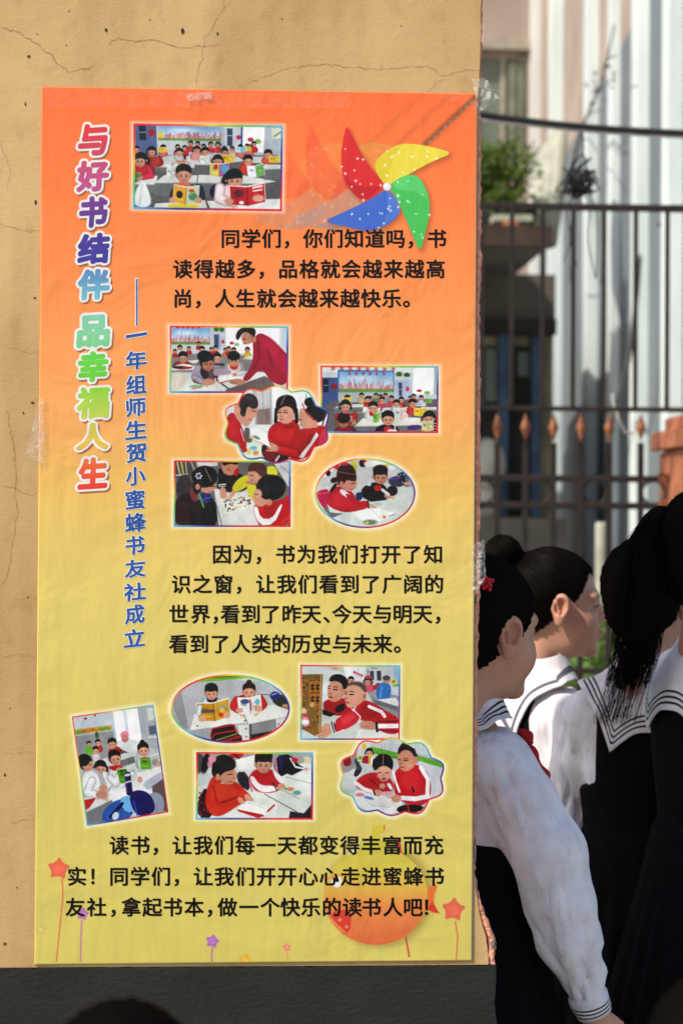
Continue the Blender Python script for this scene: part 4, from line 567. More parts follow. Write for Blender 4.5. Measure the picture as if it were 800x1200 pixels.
def pic_hug_pair():
    c = Canvas(72, 48, 745, 560, .5, (186, 192, 194))
    c.poly([(72, 48), (745, 48), (745, 170), (200, 120)], (200, 206, 210)); g = random.Random(6)
    for k in range(22): X = 230 + k * 22; c.line([(X, 90), (X + g.uniform(-8, 8), 130)], 5, (170, 180, 186), soft=4)
    c.line([(280, 130), (440, 168), (580, 186), (720, 226)], 40, (110, 176, 60), soft=3); c.line([(300, 150), (440, 186)], 6, (70, 130, 50), soft=4); c.ell(228, 108, 16, 20, (216, 180, 60), soft=4); c.poly([(72, 180), (180, 140), (200, 260), (90, 280)], (150, 150, 152), soft=6); c.poly([(90, 190), (140, 170), (150, 230), (100, 240)], (156, 40, 50), rnd=1, soft=3)
    c.poly([(580, 200), (745, 250), (745, 480), (640, 470)], (196, 200, 204), soft=4); c.poly([(90, 300), (160, 250), (240, 280), (180, 400), (80, 380)], (196, 200, 200), soft=5); c.poly([(156, 290), (200, 220), (220, 260), (180, 310)], (50, 50, 60), rnd=1, soft=3); c.line([(180, 200), (196, 250)], 26, (80, 76, 80), soft=5)
    torso(c, 248, 168, 70, 50, (176, 44, 54)); head(c, 262, 142, 24, 0, .2, 'girl'); c.poly([(184, 156), (216, 156), (218, 204), (186, 206)], (206, 206, 150)); c.ell(202, 182, 10, 12, (110, 150, 80), soft=3); c.line([(262, 170), (262, 230)], 9, (226, 190, 70)); c.line([(262, 170), (300, 166)], 9, (226, 190, 70)); c.poly([(270, 180), (300, 176), (296, 226), (270, 226)], (220, 224, 220))
    c.poly([(160, 400), (230, 380), (430, 400), (480, 470), (460, 540), (300, 545), (160, 480)], (220, 222, 222), rnd=1, soft=4)
    # right boy
    c.poly([(420, 420), (420, 270), (470, 236), (560, 214), (650, 280), (664, 430), (600, 500), (480, 470)], (196, 34, 46), rnd=2, soft=4); c.poly([(460, 290), (540, 260), (600, 300), (590, 400), (490, 400)], (212, 50, 60), rnd=2, soft=26, al=.8); c.line([(594, 244), (640, 320), (636, 410)], 26, (230, 226, 228), soft=2); c.line([(474, 440), (560, 446), (640, 430)], 30, (230, 226, 228), soft=3); c.poly([(530, 350), (560, 400), (540, 410)], (60, 20, 30), rnd=1, soft=4); c.poly([(440, 500), (500, 480), (620, 490), (590, 530), (500, 540), (440, 530)], (40, 30, 40), rnd=1, soft=5); c.line([(500, 474), (640, 460)], 16, (206, 50, 70), soft=4); c.line([(416, 270), (430, 330), (456, 400)], 14, (230, 226, 228), soft=2); c.line([(510, 490), (520, 530)], 10, (190, 40, 50), soft=3)
    c.poly([(442, 170), (452, 130), (500, 112), (570, 150), (560, 230), (520, 266), (480, 270), (450, 240)], (198, 138, 112), rnd=2, soft=5); c.poly([(442, 150), (452, 110), (484, 76), (520, 104), (566, 130), (574, 186), (556, 186), (530, 136), (480, 128), (450, 160)], (50, 40, 40), rnd=2, soft=6); c.ell(562, 194, 14, 24, (196, 134, 108), soft=4); c.line([(556, 110), (566, 150)], 8, (190, 196, 200), soft=3)
    c.line([(448, 194), (462, 194)], 5, (46, 28, 28), soft=3); c.line([(484, 196), (510, 200)], 6, (46, 28, 28), soft=3); c.line([(486, 184), (512, 188)], 4, (80, 54, 50), soft=3); c.ell(462, 218, 10, 8, (176, 114, 92), soft=4); c.line([(456, 240), (484, 244)], 8, (160, 66, 66), soft=3); c.ell(516, 222, 22, 18, (212, 148, 120), soft=12, al=.8)
    # left girl
    c.poly([(166, 340), (220, 290), (300, 270), (400, 300), (430, 400), (330, 400), (290, 420), (180, 380)], (198, 40, 48), rnd=2, soft=4); c.line([(174, 344), (230, 384), (290, 402)], 24, (230, 226, 228), soft=2); c.line([(262, 316), (326, 370)], 4, (60, 20, 30), soft=2); c.poly([(370, 350), (394, 340), (416, 384), (400, 392)], (226, 224, 226), rnd=1, soft=3)
    for x, sx in ((300, -1), (398, 1)): c.ell(x, 222, 18, 40, (36, 28, 30), soft=6)
    c.poly([(302, 240), (320, 226), (390, 230), (406, 270), (390, 320), (354, 340), (322, 316)], (214, 160, 136), rnd=2, soft=5); c.poly([(290, 220), (306, 166), (352, 152), (402, 170), (414, 226), (402, 256), (372, 232), (330, 236), (308, 262), (298, 250)], (38, 28, 30), rnd=2, soft=5); c.line([(352, 160), (350, 226)], 4, (170, 140, 130), soft=2)
    for x in (328, 376): c.line([(x - 12, 280), (x + 12, 276)], 5, (50, 30, 30), soft=3)
    c.ell(352, 296, 9, 7, (190, 130, 106), soft=4); c.poly([(340, 312), (372, 308), (366, 326), (346, 328)], (180, 70, 76), rnd=1, soft=3); c.ell(324, 300, 14, 12, (226, 150, 130), soft=8, al=.7); c.ell(388, 294, 14, 12, (226, 150, 130), soft=8, al=.7)
    c.ell(346, 364, 20, 18, (210, 154, 130), soft=4); c.ell(318, 408, 28, 22, (212, 156, 130), soft=5); c.ell(436, 444, 32, 26, (202, 144, 118), soft=5); c.line([(386, 440), (420, 430)], 9, (206, 150, 124), soft=3); c.line([(288, 392), (300, 420)], 10, (40, 30, 40))
    c.ell(380, 414, 40, 16, (216, 170, 180), soft=8); c.ell(260, 440, 30, 10, (110, 130, 190), rot=15, soft=6); c.ell(200, 420, 30, 12, (206, 140, 150), soft=6); c.line([(230, 440), (280, 490), (400, 500)], 4, (180, 184, 186), soft=3)
    for k in range(4): c.line([(330 + k * 24, 480 - k * 6), (370 + k * 18, 500 - k * 4)], 3, (206, 150, 150), soft=3)
    return c
# ---------------------------------------------------------------- ground
gm = mat('ground_concrete', (.26, .25, .23), .9, .2, 1.5, .3, 40)
gr = mesh('ground', [(-60, -40, 0), (60, -40, 0), (60, 120, 0), (-60, 120, 0)], [(0, 1, 2, 3)], gm); tag(gr, kind='structure')
# ---------------------------------------------------------------- yellow plaster wall, its broken brick edge and the grey plinth
def plaster_mat():
    m = bpy.data.materials.new('ochre_plaster'); m.use_nodes = True; t = m.node_tree; N, L = t.nodes, t.links; b = N['Principled BSDF']
    b.inputs['Roughness'].default_value = .85; b.inputs['Specular IOR Level'].default_value = .2
    g = N.new('ShaderNodeNewGeometry')
    def noise(s, d=5, st=(1, 1, 1), dist=0):
        mp = N.new('ShaderNodeMapping'); mp.inputs['Scale'].default_value = st; L.new(g.outputs['Position'], mp.inputs[0])
        n = N.new('ShaderNodeTexNoise'); n.inputs['Scale'].default_value = s; n.inputs['Detail'].default_value = d; n.inputs['Distortion'].default_value = dist; L.new(mp.outputs[0], n.inputs['Vector']); return n
    def ramp(n, c0, c1, p0=.35, p1=.65):
        r = N.new('ShaderNodeValToRGB'); e = r.color_ramp.elements; e[0].position, e[1].position = p0, p1; e[0].color, e[1].color = (*c0, 1), (*c1, 1); L.new(n.outputs['Fac'], r.inputs[0]); return r
    a = ramp(noise(2.2, 6), PL0, PL1); s = ramp(noise(3.2, 6, (2.2, 1, .35)), (.70, .64, .56), (1, 1, 1), .34, .56); sp = ramp(noise(34, 8, (1, 1, .6)), (.82, .78, .72), (1, 1, 1), .30, .45)
    mx = N.new('ShaderNodeMixRGB'); mx.blend_type = 'MULTIPLY'; mx.inputs[0].default_value = .75; L.new(a.outputs[0], mx.inputs[1]); L.new(s.outputs[0], mx.inputs[2])
    m2 = N.new('ShaderNodeMixRGB'); m2.blend_type = 'MULTIPLY'; m2.inputs[0].default_value = .6; L.new(mx.outputs[0], m2.inputs[1]); L.new(sp.outputs[0], m2.inputs[2]); L.new(m2.outputs[0], b.inputs['Base Color'])
    n1, n2, n3 = noise(150, 4, (1, 1, 1.4)), noise(26, 5, (1, 1, 1.3), .6), noise(6, 3)
    q = N.new('ShaderNodeMath'); q.operation = 'MULTIPLY_ADD'; q.inputs[1].default_value = 1.6; L.new(n2.outputs['Fac'], q.inputs[0]); L.new(n1.outputs['Fac'], q.inputs[2])
    q2 = N.new('ShaderNodeMath'); q2.operation = 'MULTIPLY_ADD'; q2.inputs[1].default_value = 3; L.new(n3.outputs['Fac'], q2.inputs[0]); L.new(q.outputs[0], q2.inputs[2])
    bp = N.new('ShaderNodeBump'); bp.inputs['Strength'].default_value = .15; bp.inputs['Distance'].default_value = .0036; L.new(q2.outputs[0], bp.inputs['Height']); L.new(bp.outputs[0], b.inputs['Normal'])
    return m
PL0, PL1 = (.49, .305, .128), (.63, .425, .195)
M_PL = plaster_mat()
M_BR = mat('broken_brick', (.74, .33, .21), .9, .35, 60, .7, 160, col2=(.56, .22, .14))
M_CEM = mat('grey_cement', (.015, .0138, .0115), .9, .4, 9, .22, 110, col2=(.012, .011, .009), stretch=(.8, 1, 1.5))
M_CRK = mat('crack_brown', (.31, .20, .095), .95, .3, 60)  # one brown tone for the thin crack strips
WALLL, WALLTOP = -1.0, 4.9  # unseen height set to shade the girls, left end shortened to let sun in
wall = thing('plaster_wall', (-.4, .12, 0), 'ochre plastered wall with thin cracks, crumbling brick edge and dark grey foot', 'wall')
rg = random.Random(11)
def edge_px(knots, step, amp):
    out = []; ys = [k[1] for k in knots]; xs = [k[0] for k in knots]; y = ys[0]; j = 0
    while y <= ys[-1]:
        j = j * .72 + rg.gauss(0, amp) * .7; out.append((float(np.interp(y, ys, xs)) + j, y)); y += step * rg.uniform(.5, 1.5)
    return out + [(xs[-1], ys[-1])]
PE = edge_px([(562.5, -260), (562.5, 0), (561, 105), (559, 220), (557, 420), (556.5, 650), (554.5, 930), (554, 985), (556, 1040), (562, 1075), (569, 1098), (572, 1128.5)], 7, .35)
CE = edge_px([(565, -260), (565, 0), (564, 105), (563.5, 380), (563, 640), (560.5, 740), (559, 930), (557.5, 965), (557, 1018), (558.5, 1040), (566, 1066), (577, 1092), (581, 1104), (580.5, 1128.5)], 5, .5)
Zp = P(400, 1131.5, 0).z
pe = [P(x, y, 0) for x, y in PE]; pe[-1].z = Zp; pe[0].z = WALLTOP
pts = [Vector((WALLL, 0, WALLTOP))] + [Vector((p.x, 0, p.z)) for p in pe] + [Vector((WALLL, 0, Zp))]
MB().prism(pts, (0, 0, 0), (0, .016, 0)).build('plaster', M_PL, wall)
ce = [P(x, y, .0) for x, y in CE]; ce[-1].z = Zp; ce[0].z = WALLTOP
# broken brick: a strip whose outer lip is rounded and crumbled, then the flank going back
V, F = [], []; prof = [(-.014, .0150), (-.0095, .0020), (-.0035, .0016), (-.0006, .0030), (.0005, .018), (0, .10), (0, .24)]
for i, p in enumerate(ce):
    for k, (dx, y) in enumerate(prof):
        j = rg.gauss(0, .0012) if k in (1, 2, 3, 4) else 0
        V.append((p.x + dx + j * .8, y + (rg.gauss(0, .0009) if k in (1, 2, 3) else 0), p.z + (rg.gauss(0, .0008) if 0 < i < len(ce) - 1 else 0)))
n = len(prof)
for i in range(len(ce) - 1):
    for k in range(n - 1): F.append((i * n + k, (i + 1) * n + k, (i + 1) * n + k + 1, i * n + k + 1))
o = mesh('brick_edge', V, F, M_BR, wall, smooth=True)
b0 = len(ce)
MB().prism([Vector((WALLL + .002, 0, WALLTOP - .002))] + [Vector((p.x - .0135, 0, min(p.z, WALLTOP - .002))) for p in ce] + [Vector((WALLL + .002, 0, Zp))], (0, .017, 0), (0, .239, 0)).build('brick_core', M_BR, wall)
# mortar lumps bared in the broken edge
mm = mat('bare_mortar', (.17, .155, .13), .95, .3, 60, .8, 150)
lump = MB()
for (x, y, rx, rz, jj) in ((577.5, 1106, 4.2, 5.5, 1), (556.4, 998, 1.6, 16, 2), (556.6, 702, 1.8, 7, 3), (561.5, 128, 1.6, 8, 4)):
    c = P(x, y, .004); vv = []
    for a in range(9):
        for q in range(6): th, ph = 2 * math.pi * a / 9, math.pi * q / 5; k = rg.uniform(.75, 1.2); vv.append((c.x + rx * .00135 * math.cos(th) * math.sin(ph) * k, c.y + .006 * math.sin(th) * math.sin(ph) * k, c.z + rz * .00135 * math.cos(ph) * k))
    lump.add(vv, [(a * 6 + q, a * 6 + q + 1, ((a + 1) % 9) * 6 + q + 1, ((a + 1) % 9) * 6 + q) for a in range(9) for q in range(5)])
lump.build('mortar_lump', mm, wall)
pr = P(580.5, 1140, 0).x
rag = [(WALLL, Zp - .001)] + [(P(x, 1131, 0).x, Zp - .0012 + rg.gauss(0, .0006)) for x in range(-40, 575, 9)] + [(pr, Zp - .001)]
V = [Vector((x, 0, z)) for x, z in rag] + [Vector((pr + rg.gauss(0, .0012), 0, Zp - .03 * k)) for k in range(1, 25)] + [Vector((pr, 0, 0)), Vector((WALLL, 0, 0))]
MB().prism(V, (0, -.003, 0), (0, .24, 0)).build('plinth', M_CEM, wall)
def crack(pts, wd):
    m = MB(); p2 = []
    for (a, b) in zip(pts[:-1], pts[1:]):
        k = max(2, int(math.hypot(b[0] - a[0], b[1] - a[1]) / 3))
        for i in range(k): t = i / k; p2.append((a[0] + (b[0] - a[0]) * t + rg.gauss(0, .9), a[1] + (b[1] - a[1]) * t + rg.gauss(0, .9)))
    p2.append(pts[-1]); V, F = [], []
    for i, (x, y) in enumerate(p2):
        a, b = p2[max(0, i - 1)], p2[min(len(p2) - 1, i + 1)]; dx, dy = b[0] - a[0], b[1] - a[1]; l = math.hypot(dx, dy) or 1
        s = wd * .54 * rg.uniform(.35, 1.2) * (min(1, i / 3 + .2)) * min(1, (len(p2) - 1 - i) / 3 + .15); V += [P(x - dy / l * s, y + dx / l * s, -.0006), P(x + dy / l * s, y - dx / l * s, -.0006)]
    F = [(2 * i, 2 * i + 1, 2 * i + 3, 2 * i + 2) for i in range(len(p2) - 1)]
    m.add(V, F).build('crack', M_CRK, wall)
for pts, wd in (([(0, 31), (20, 37), (38, 48), (50, 58), (60, 65), (68, 75), (82, 85), (100, 79), (113, 75)], .62), ([(126, 52), (141, 44), (156, 48), (180, 46), (195, 51), (212, 56), (240, 54), (258, 54)], .6), ([(262, 0), (262, 10), (246, 38), (240, 46), (236, 72), (231, 90), (229, 103)], .42),
                ([(286, 99), (310, 90), (330, 82), (365, 76), (400, 77), (430, 81), (470, 80), (502, 77), (516, 89), (545, 83), (560, 82)], .45), ([(500, 108), (512, 96), (528, 92)], .35), ([(0, 262), (20, 268), (35, 272), (50, 270)], .4), ([(0, 405), (15, 408), (48, 416)], .35),
                ([(8, 478), (15, 520), (20, 552), (18, 582), (21, 604), (14, 642), (9, 676), (0, 690)], .55), ([(0, 568), (15, 570), (24, 576), (36, 581), (48, 574)], .4), ([(0, 772), (20, 766), (44, 771)], .35), ([(8, 966), (22, 962), (42, 960)], .35), ([(190, 0), (188, 14), (192, 28)], .3), ([(0, 165), (12, 196), (8, 226)], .3), ([(0, 880), (16, 884), (30, 880), (44, 884)], .3)):
    crack(pts, wd)
sp = MB()
for x, y, rx, ry in ((124.5, 35, 2.2, 3), (214, 36.5, 2.4, 5.2), (255, 39.5, 1.4, 2.4), (34, 66, 2.2, 2.4), (42, 237, 1.5, 3.6), (41, 349, 2, 1.3), (38.5, 472, 2.6, 1.5), (27.5, 484, 1.3, 2), (44, 40, 1, 1), (81, 13, 1, 1), (6, 908, 1.6, 2.4), (6, 1106, 2, 2.2), (176, 23, 1, 1), (330, 22, 1, 1.1), (78, 53, .9, .9), (470, 30, .9, .9), (20, 1040, 1.2, 1), (12, 830, 1, 1), (520, 48, .8, .8), (30, 122, 1, 3), (33, 700, 1, 1.4)):
    c = [P(x + .8 * rx * math.cos(t) * rg.uniform(.75, 1.15), y + .8 * ry * math.sin(t) * rg.uniform(.8, 1.15), -.0007) for t in [2 * math.pi * i / 10 for i in range(10)]]
    sp.add(c, [tuple(range(10))])
sp.build('chipped_spot', mat('chipped_hole', (.035, .028, .02), .9, .3, 90), wall)
# pale fleck and a splash of grey on the plinth
# ---------------------------------------------------------------- the poster
YP = -.0028
INK = .93                                                     # ink reflectance against the photograph's own tones
M_PRINT = print_mat('poster_print')
POST = [(49.5, 102), (558.8, 110), (552.6, 1125.8), (40.6, 1130.6)]
def sheet_bg(c):
    ys = [100, 140, 250, 350, 430, 500, 560, 620, 700, 800, 900, 1000, 1130]
    cs = [(250, 110, 50), (251, 116, 54), (250, 130, 64), (248, 145, 76), (246, 158, 86), (242, 171, 92), (234, 184, 96), (227, 195, 104), (222, 199, 106), (217, 198, 104), (214, 196, 102), (212, 195, 100), (211, 195, 98)]
    for i in range(3): c.a[..., i] = np.interp(c.Y, ys, [q[i] for q in cs])
PW = lambda pts: [(325 + x / 3.404, 100 + y / 3.404) for x, y in pts]
def blade(c, ang, col, col2, al=1, ox=0, oy=0, stars=True, seed=0):
    """one pinwheel blade pointing to ang degrees: outer lobe, folded inner lobe, printed stars"""
    t = R(ang)
    def at(u, v): x, y = u * math.cos(t) - v * math.sin(t), u * math.sin(t) + v * math.cos(t); return (453.4 + ox + x, 218.7 + oy + y)
    o = [at(0, 0), at(6, -22), at(20, -32), at(42, -33), at(60, -24), at(78, -7), at(55, -4), at(35, 2), at(18, 6)]
    c.poly(o, col, rnd=0 if False else 2, al=al); c.poly([at(50, -22), at(78, -7), at(52, -5)], col, al=al, soft=1)
    c.poly([at(3, -2), at(10, -16), at(22, -28), at(17, -12), at(20, 3)], col2, rnd=2, soft=3, al=al * .9)
    if stars:
        g = random.Random(seed)
        for k in range(15):
            u, v = g.uniform(8, 58), g.uniform(-27, 2)
            if (u > 44 and v > -6) or (u < 14 and v < -14): continue
            x, y = at(u, v); c.ell(x, y, 1.0, 1.0, (255, 255, 250), soft=1, al=al * .8); c.line([(x - 2, y), (x + 2, y)], .5, (255, 255, 250), al=al * .45); c.line([(x, y - 2), (x, y + 2)], .5, (255, 255, 250), al=al * .45)
BL = [(-62, 3), (28, 1)]
def pinwheel(c, ghost):
    def lobe(pts, col, fold, foldc, al, ox, oy, seed, stars=True):
        p = [(x + ox, y + oy) for x, y in PW(pts)]; c.poly(p, col, rnd=1, al=al, soft=.8)
        f = [(x + ox, y + oy) for x, y in PW(fold)]; c.poly(f, foldc, rnd=1, al=al, soft=2)
        if stars:
            g = random.Random(seed); q = np.array(p); n = 0
            for _ in range(240):
                x, y = g.uniform(q[:, 0].min(), q[:, 0].max()), g.uniform(q[:, 1].min(), q[:, 1].max()); ins = False
                for i in range(len(p)):
                    a, b = p[i], p[i - 1]
                    if (a[1] > y) != (b[1] > y) and x < a[0] + (y - a[1]) * (b[0] - a[0]) / (b[1] - a[1]): ins = not ins
                if not ins or n > 12: continue
                n += 1; r = g.choice((.6, .8, 1.1)); c.ell(x, y, r, r, (255, 255, 246), soft=1.2, al=al * .85)
                c.line([(x - 2 * r, y), (x + 2 * r, y)], .5, (255, 255, 246), al=al * .5); c.line([(x, y - 2 * r), (x, y + 2 * r)], .5, (255, 255, 246), al=al * .5)
    red = [(276, 155), (300, 205), (345, 290), (400, 365), (432, 402), (395, 440), (345, 468), (300, 430), (262, 380), (252, 290), (262, 210)]
    yel = [(432, 402), (396, 350), (386, 310), (430, 262), (490, 232), (560, 234), (640, 252), (700, 270), (620, 302), (540, 345), (470, 385)]
    grn = [(440, 400), (500, 362), (545, 354), (580, 385), (606, 445), (606, 520), (590, 590), (568, 668), (540, 600), (510, 530), (475, 450)]
    blu = [(436, 412), (480, 460), (492, 510), (450, 550), (390, 578), (340, 580), (260, 560), (182, 542), (250, 512), (330, 475), (390, 440)]
    if ghost:
        for k, (ox, al) in enumerate(((-86, .16), (-42, .26))):
            for pts, col in ((red, (226, 50, 50)), (yel, (226, 180, 80)), (grn, (196, 160, 90)), (blu, (150, 150, 170))): lobe(pts, col, pts[3:7], shade(col, .92), al * (1.5 if pts is blu else 1), ox, -1, 7 + k, pts is not grn)
        for dx, al in ((-66, .12), (-32, .16), (0, 1)):
            c.line([(x + dx, y) for x, y in PW([(585, 245), (800, 45)])], 8, (196, 84, 40), soft=7, al=al * .55)
            c.line([(x + dx, y) for x, y in PW([(590, 232), (800, 35)])], 5.4, (150, 84, 44), soft=2, al=al * .9)
            for k in range(10): x, y = PW([(606 + k * 21, 224 - k * 21 * .93)])[0]; c.ell(x + dx, y, 1.25, 1.25, (96, 150, 150), soft=1, al=al)
        for pts in (red, yel, grn, blu): c.poly([(x + 2.4, y + 3.2) for x, y in PW(pts)], (120, 50, 26), rnd=1, soft=9, al=.5)
        return
    lobe(blu, (66, 104, 196), [(436, 412), (480, 460), (492, 510), (400, 576), (440, 520), (438, 460)], (84, 122, 206), 1, 0, 0, 3)
    lobe(red, (218, 42, 40), [(262, 350), (300, 392), (360, 410), (425, 400), (345, 466), (290, 420)], (196, 26, 34), 1, 0, 0, 1)
    lobe(yel, (234, 214, 66), [(432, 400), (396, 350), (386, 310), (440, 258), (500, 236), (462, 290), (446, 350)], (224, 200, 44), 1, 0, 0, 2)
    lobe(grn, (72, 192, 86), [(446, 400), (500, 362), (545, 354), (580, 385), (606, 460), (570, 430), (510, 420)], (92, 206, 104), 1, 0, 0, 4)
    c.ell(453.6, 219, 5.2, 5.2, (150, 100, 90), soft=2, al=.6); c.ell(453.3, 218.6, 4.7, 4.7, (226, 222, 226)); c.ell(452.4, 217.4, 2.6, 2.4, (246, 244, 246), soft=2)
def star_print(c, x, y, r, col, stem, rot=0):
    for pts in stem: pass
    c.line(stem, 1.6 if r > 6 else 1.1, col, soft=.8, al=.85)
    p = []
    for k in range(10): a = R(rot - 90 + 36 * k); q = r if k % 2 == 0 else r * .55; p.append((x + q * math.cos(a), y + q * math.sin(a)))
    c.poly(p, col, rnd=1, al=.95); t = np.linspace(0, 4.2 * math.pi, 40); c.line([(x + r * .38 * (1 - k / 16) * math.cos(k), y + r * .38 * (1 - k / 16) * math.sin(k)) for k in t], max(.6, r * .07), shade(col, 1.22), soft=.6, al=.8)
STARS = [(69, 1018, 15, (224, 96, 70), [(73, 1030), (74, 1050), (70, 1090), (66, 1130)], 4), (97, 1071, 9, (176, 112, 172), [(96, 1078), (95, 1100), (94.5, 1130)], 10), (249, 1103, 9.5, (170, 104, 180), [(249, 1110), (248, 1118), (248, 1130)], 12),
         (336, 1110, 6, (226, 130, 110), [(336, 1114), (337, 1121), (337, 1130)], -6), (287, 1125, 9, (226, 176, 60), [(287, 1127), (287, 1132)], 15), (531, 1066, 16, (216, 96, 74), [(533, 1080), (536, 1096), (535, 1114), (534, 1130)], 5), (48, 1089, 7, (206, 184, 106), [(48, 1094), (46, 1110), (45, 1128)], 0)]
def fruit(c):
    """round orange and lime bird with a striped rim, on two thin stems"""
    c.line([(446, 1108), (445, 1130)], 1.2, (140, 200, 120), al=.8); c.line([(475, 1098), (481, 1130)], 1.8, (196, 50, 70))
    c.ell(445, 1049, 62, 61, (140, 112, 50), soft=11, al=.55)
    c.poly([(435, 968), (449, 966), (451, 975), (444, 977), (443, 985), (436, 986)], (206, 190, 60), soft=1); c.line([(450, 967), (450, 972)], 1.6, (216, 90, 60))
    c.poly([(406, 1008), (414, 992), (440, 984), (470, 990), (478, 1000), (440, 1004)], (196, 186, 62), rnd=1, soft=1); c.line([(408, 1002), (420, 993)], 3, (222, 226, 220), soft=1)
    c.line([(467, 986), (469, 1000), (478, 1008)], 3.4, (190, 44, 60)); c.poly([(500, 1040), (514, 1034), (506, 1056), (514, 1070), (504, 1070), (497, 1056)], (222, 110, 50), rnd=1); c.poly([(506, 1056), (515, 1071), (500, 1066)], (206, 56, 44))
    m = c.a.copy(); c.ell(440, 1050, 60.5, 57, (226, 110, 50)); k = (np.abs(c.a - m).sum(-1) > 1)[..., None]
    g = np.stack([np.interp(c.Y, [990, 1020, 1045, 1062, 1106], v) for v in ([196, 206, 216, 224, 214], [184, 188, 166, 134, 104], [70, 72, 70, 68, 60])], -1); c.a = np.where(k, g, m)
    c.poly([(384, 1070), (412, 1064), (410, 1096), (396, 1084)], (206, 60, 44), rnd=1, soft=1); c.ell(398, 1078, 2, 2, (226, 130, 90), soft=1); c.ell(406, 1086, 2, 2, (226, 130, 90), soft=1)
    c.ell(394, 1033, 6, 7, (232, 232, 228)); c.ell(393, 1030, 3.4, 3.6, (30, 26, 26)); c.line([(384, 1030), (402, 1024)], 2, (226, 140, 60), soft=1)
# ---- the eleven printed photographs
def arc_cloud():
    q = [(140, 160), (298, 82), (495, 88), (655, 175), (720, 310), (642, 447), (480, 525), (298, 517), (135, 430), (68, 295)]; bl = [.36, .22, .34, .42, .42, .36, .2, .34, .42, .42]; out = []
    for i, (a, b) in enumerate(zip(q, q[1:] + q[:1])):
        dx, dy = b[0] - a[0], b[1] - a[1]
        for k in range(9): t = k / 9; s = bl[i] * 4 * t * (1 - t) * (1 - .35 * (2 * t - 1) ** 2); out.append((a[0] + dx * t + dy * s * .8, a[1] + dy * t - dx * s * .8))
    o = np.array(out); lo, hi = o.min(0), o.max(0); return (o - lo) / (hi - lo)
RECT = np.array([(0, 0), (1, 0), (1, 1), (0, 1)], float); OVAL = np.array([(.5 + .5 * math.cos(t), .5 + .5 * math.sin(t)) for t in np.linspace(0, 2 * math.pi, 64, endpoint=False)]); CLOUD = arc_cloud()
PHOTOS = [
    (pic_class_wide, RECT, [(156.3, 144.5), (331.4, 147), (330.4, 247.6), (155.8, 245)], 'printed photo of a crowded class reading, two pupils with open books in front'),
    (pic_teacher, RECT, [(199, 381.6), (338, 382.4), (337.5, 460.6), (198.8, 460.4)], 'printed photo of a teacher in crimson bending over pupils at a desk'),
    (pic_class_mural, RECT, [(375.4, 428.4), (513.6, 429), (513.2, 507.6), (375, 507.2)], 'printed photo of a full classroom under a skyline mural'),
    (pic_four_table, RECT, [(203.7, 539.3), (340.7, 540), (340.5, 617.6), (203.4, 617.4)], 'printed photo of four children bent over a picture sheet'),
    (pic_three_girls, CLOUD, [(263, 451.6), (385.4, 451.8), (385.2, 543.5), (262.8, 543.2)], 'cloud-shaped printed photo of three girls in red sharing a booklet'),
    (pic_desk_pair, OVAL, [(368.8, 536.6), (486.6, 537), (486.4, 619), (368.6, 618.8)], 'oval printed photo of a girl pointing into a book beside a boy'),
    (pic_class_tall, RECT, [(84.4, 839.8), (179.8, 825.5), (197.7, 952), (101.8, 968.2)], 'tilted upright printed photo of pupils in white with green books'),
    (pic_two_readers, OVAL, [(200, 790), (339.6, 790.2), (339.6, 871), (200, 870.8)], 'oval printed photo of two pupils holding up a yellow and a white book'),
    (pic_two_boys, RECT, [(351.9, 779), (468.8, 779.6), (468.2, 867), (351.5, 867)], 'printed photo of two boys in red looking at a brown book'),
    (pic_red_readers, RECT, [(229.8, 881.2), (367, 881.6), (366.6, 960.6), (229.6, 960.4)], 'printed photo of a girl in orange red and a boy reading at desks'),
    (pic_hug_pair, CLOUD, [(398, 863.7), (520, 864), (519.8, 956.6), (397.8, 956.4)], 'cloud-shaped printed photo of two pupils in red tracksuits over one book'),
]
def quad(c, u, v):
    c = np.array(c); u, v = u[..., None], v[..., None]; return c[0] * (1 - u) * (1 - v) + c[1] * u * (1 - v) + c[2] * u * v + c[3] * (1 - u) * v
def glow(c):
    for _, shp, cor, _l in PHOTOS:
        p = quad(cor, shp[:, 0], shp[:, 1]); ctr = p.mean(0)
        q = p + (p - ctr) / np.linalg.norm(p - ctr, axis=1)[:, None] * 2.4; c.poly(q, (252, 247, 232), soft=6.5, al=.9)
def Pv(px, py, Y):
    """P for arrays"""
    M = np.array(_M); d = np.stack([(px - 400) / FPX, (600 - py) / FPX, -np.ones_like(px)], -1) @ M.T; t = (Y - _C.y) / d[..., 1]; return np.array(_C) + d * t[..., None]
def grid_faces(nx, ny, keep=None):
    i, j = np.meshgrid(np.arange(nx - 1), np.arange(ny - 1)); a = (j * nx + i); q = np.stack([a, a + nx, a + nx + 1, a + 1], -1)
    return q[keep] if keep is not None else q.reshape(-1, 4)
def patch(name, c, cor, Y, parent, label=None, mask=None, ink=None):
    """a print on the poster: every raster sample becomes a vertex of a flat sheet"""
    u, v = np.meshgrid((np.arange(c.w)) / (c.w - 1), np.arange(c.h) / (c.h - 1)); px = quad(cor, u, v)
    keep = None
    if mask is not None: k = mask; keep = k[:-1, :-1] & k[1:, :-1] & k[:-1, 1:] & k[1:, 1:]
    o = mesh(name, Pv(px[..., 0], px[..., 1], Y).reshape(-1, 3), grid_faces(c.w, c.h, keep), M_PRINT, parent)
    set_ink(o, lin(np.clip(c.a, 0, 255)).reshape(-1, 3) * (ink or INK)); return tag(o, label)
bl = P(POST[3][0], POST[3][1], YP)
poster = thing('poster', (P(300, 1128, YP)), 'tall orange to yellow poster with Chinese slogans and classroom photos, stuck on the ochre wall', 'poster')
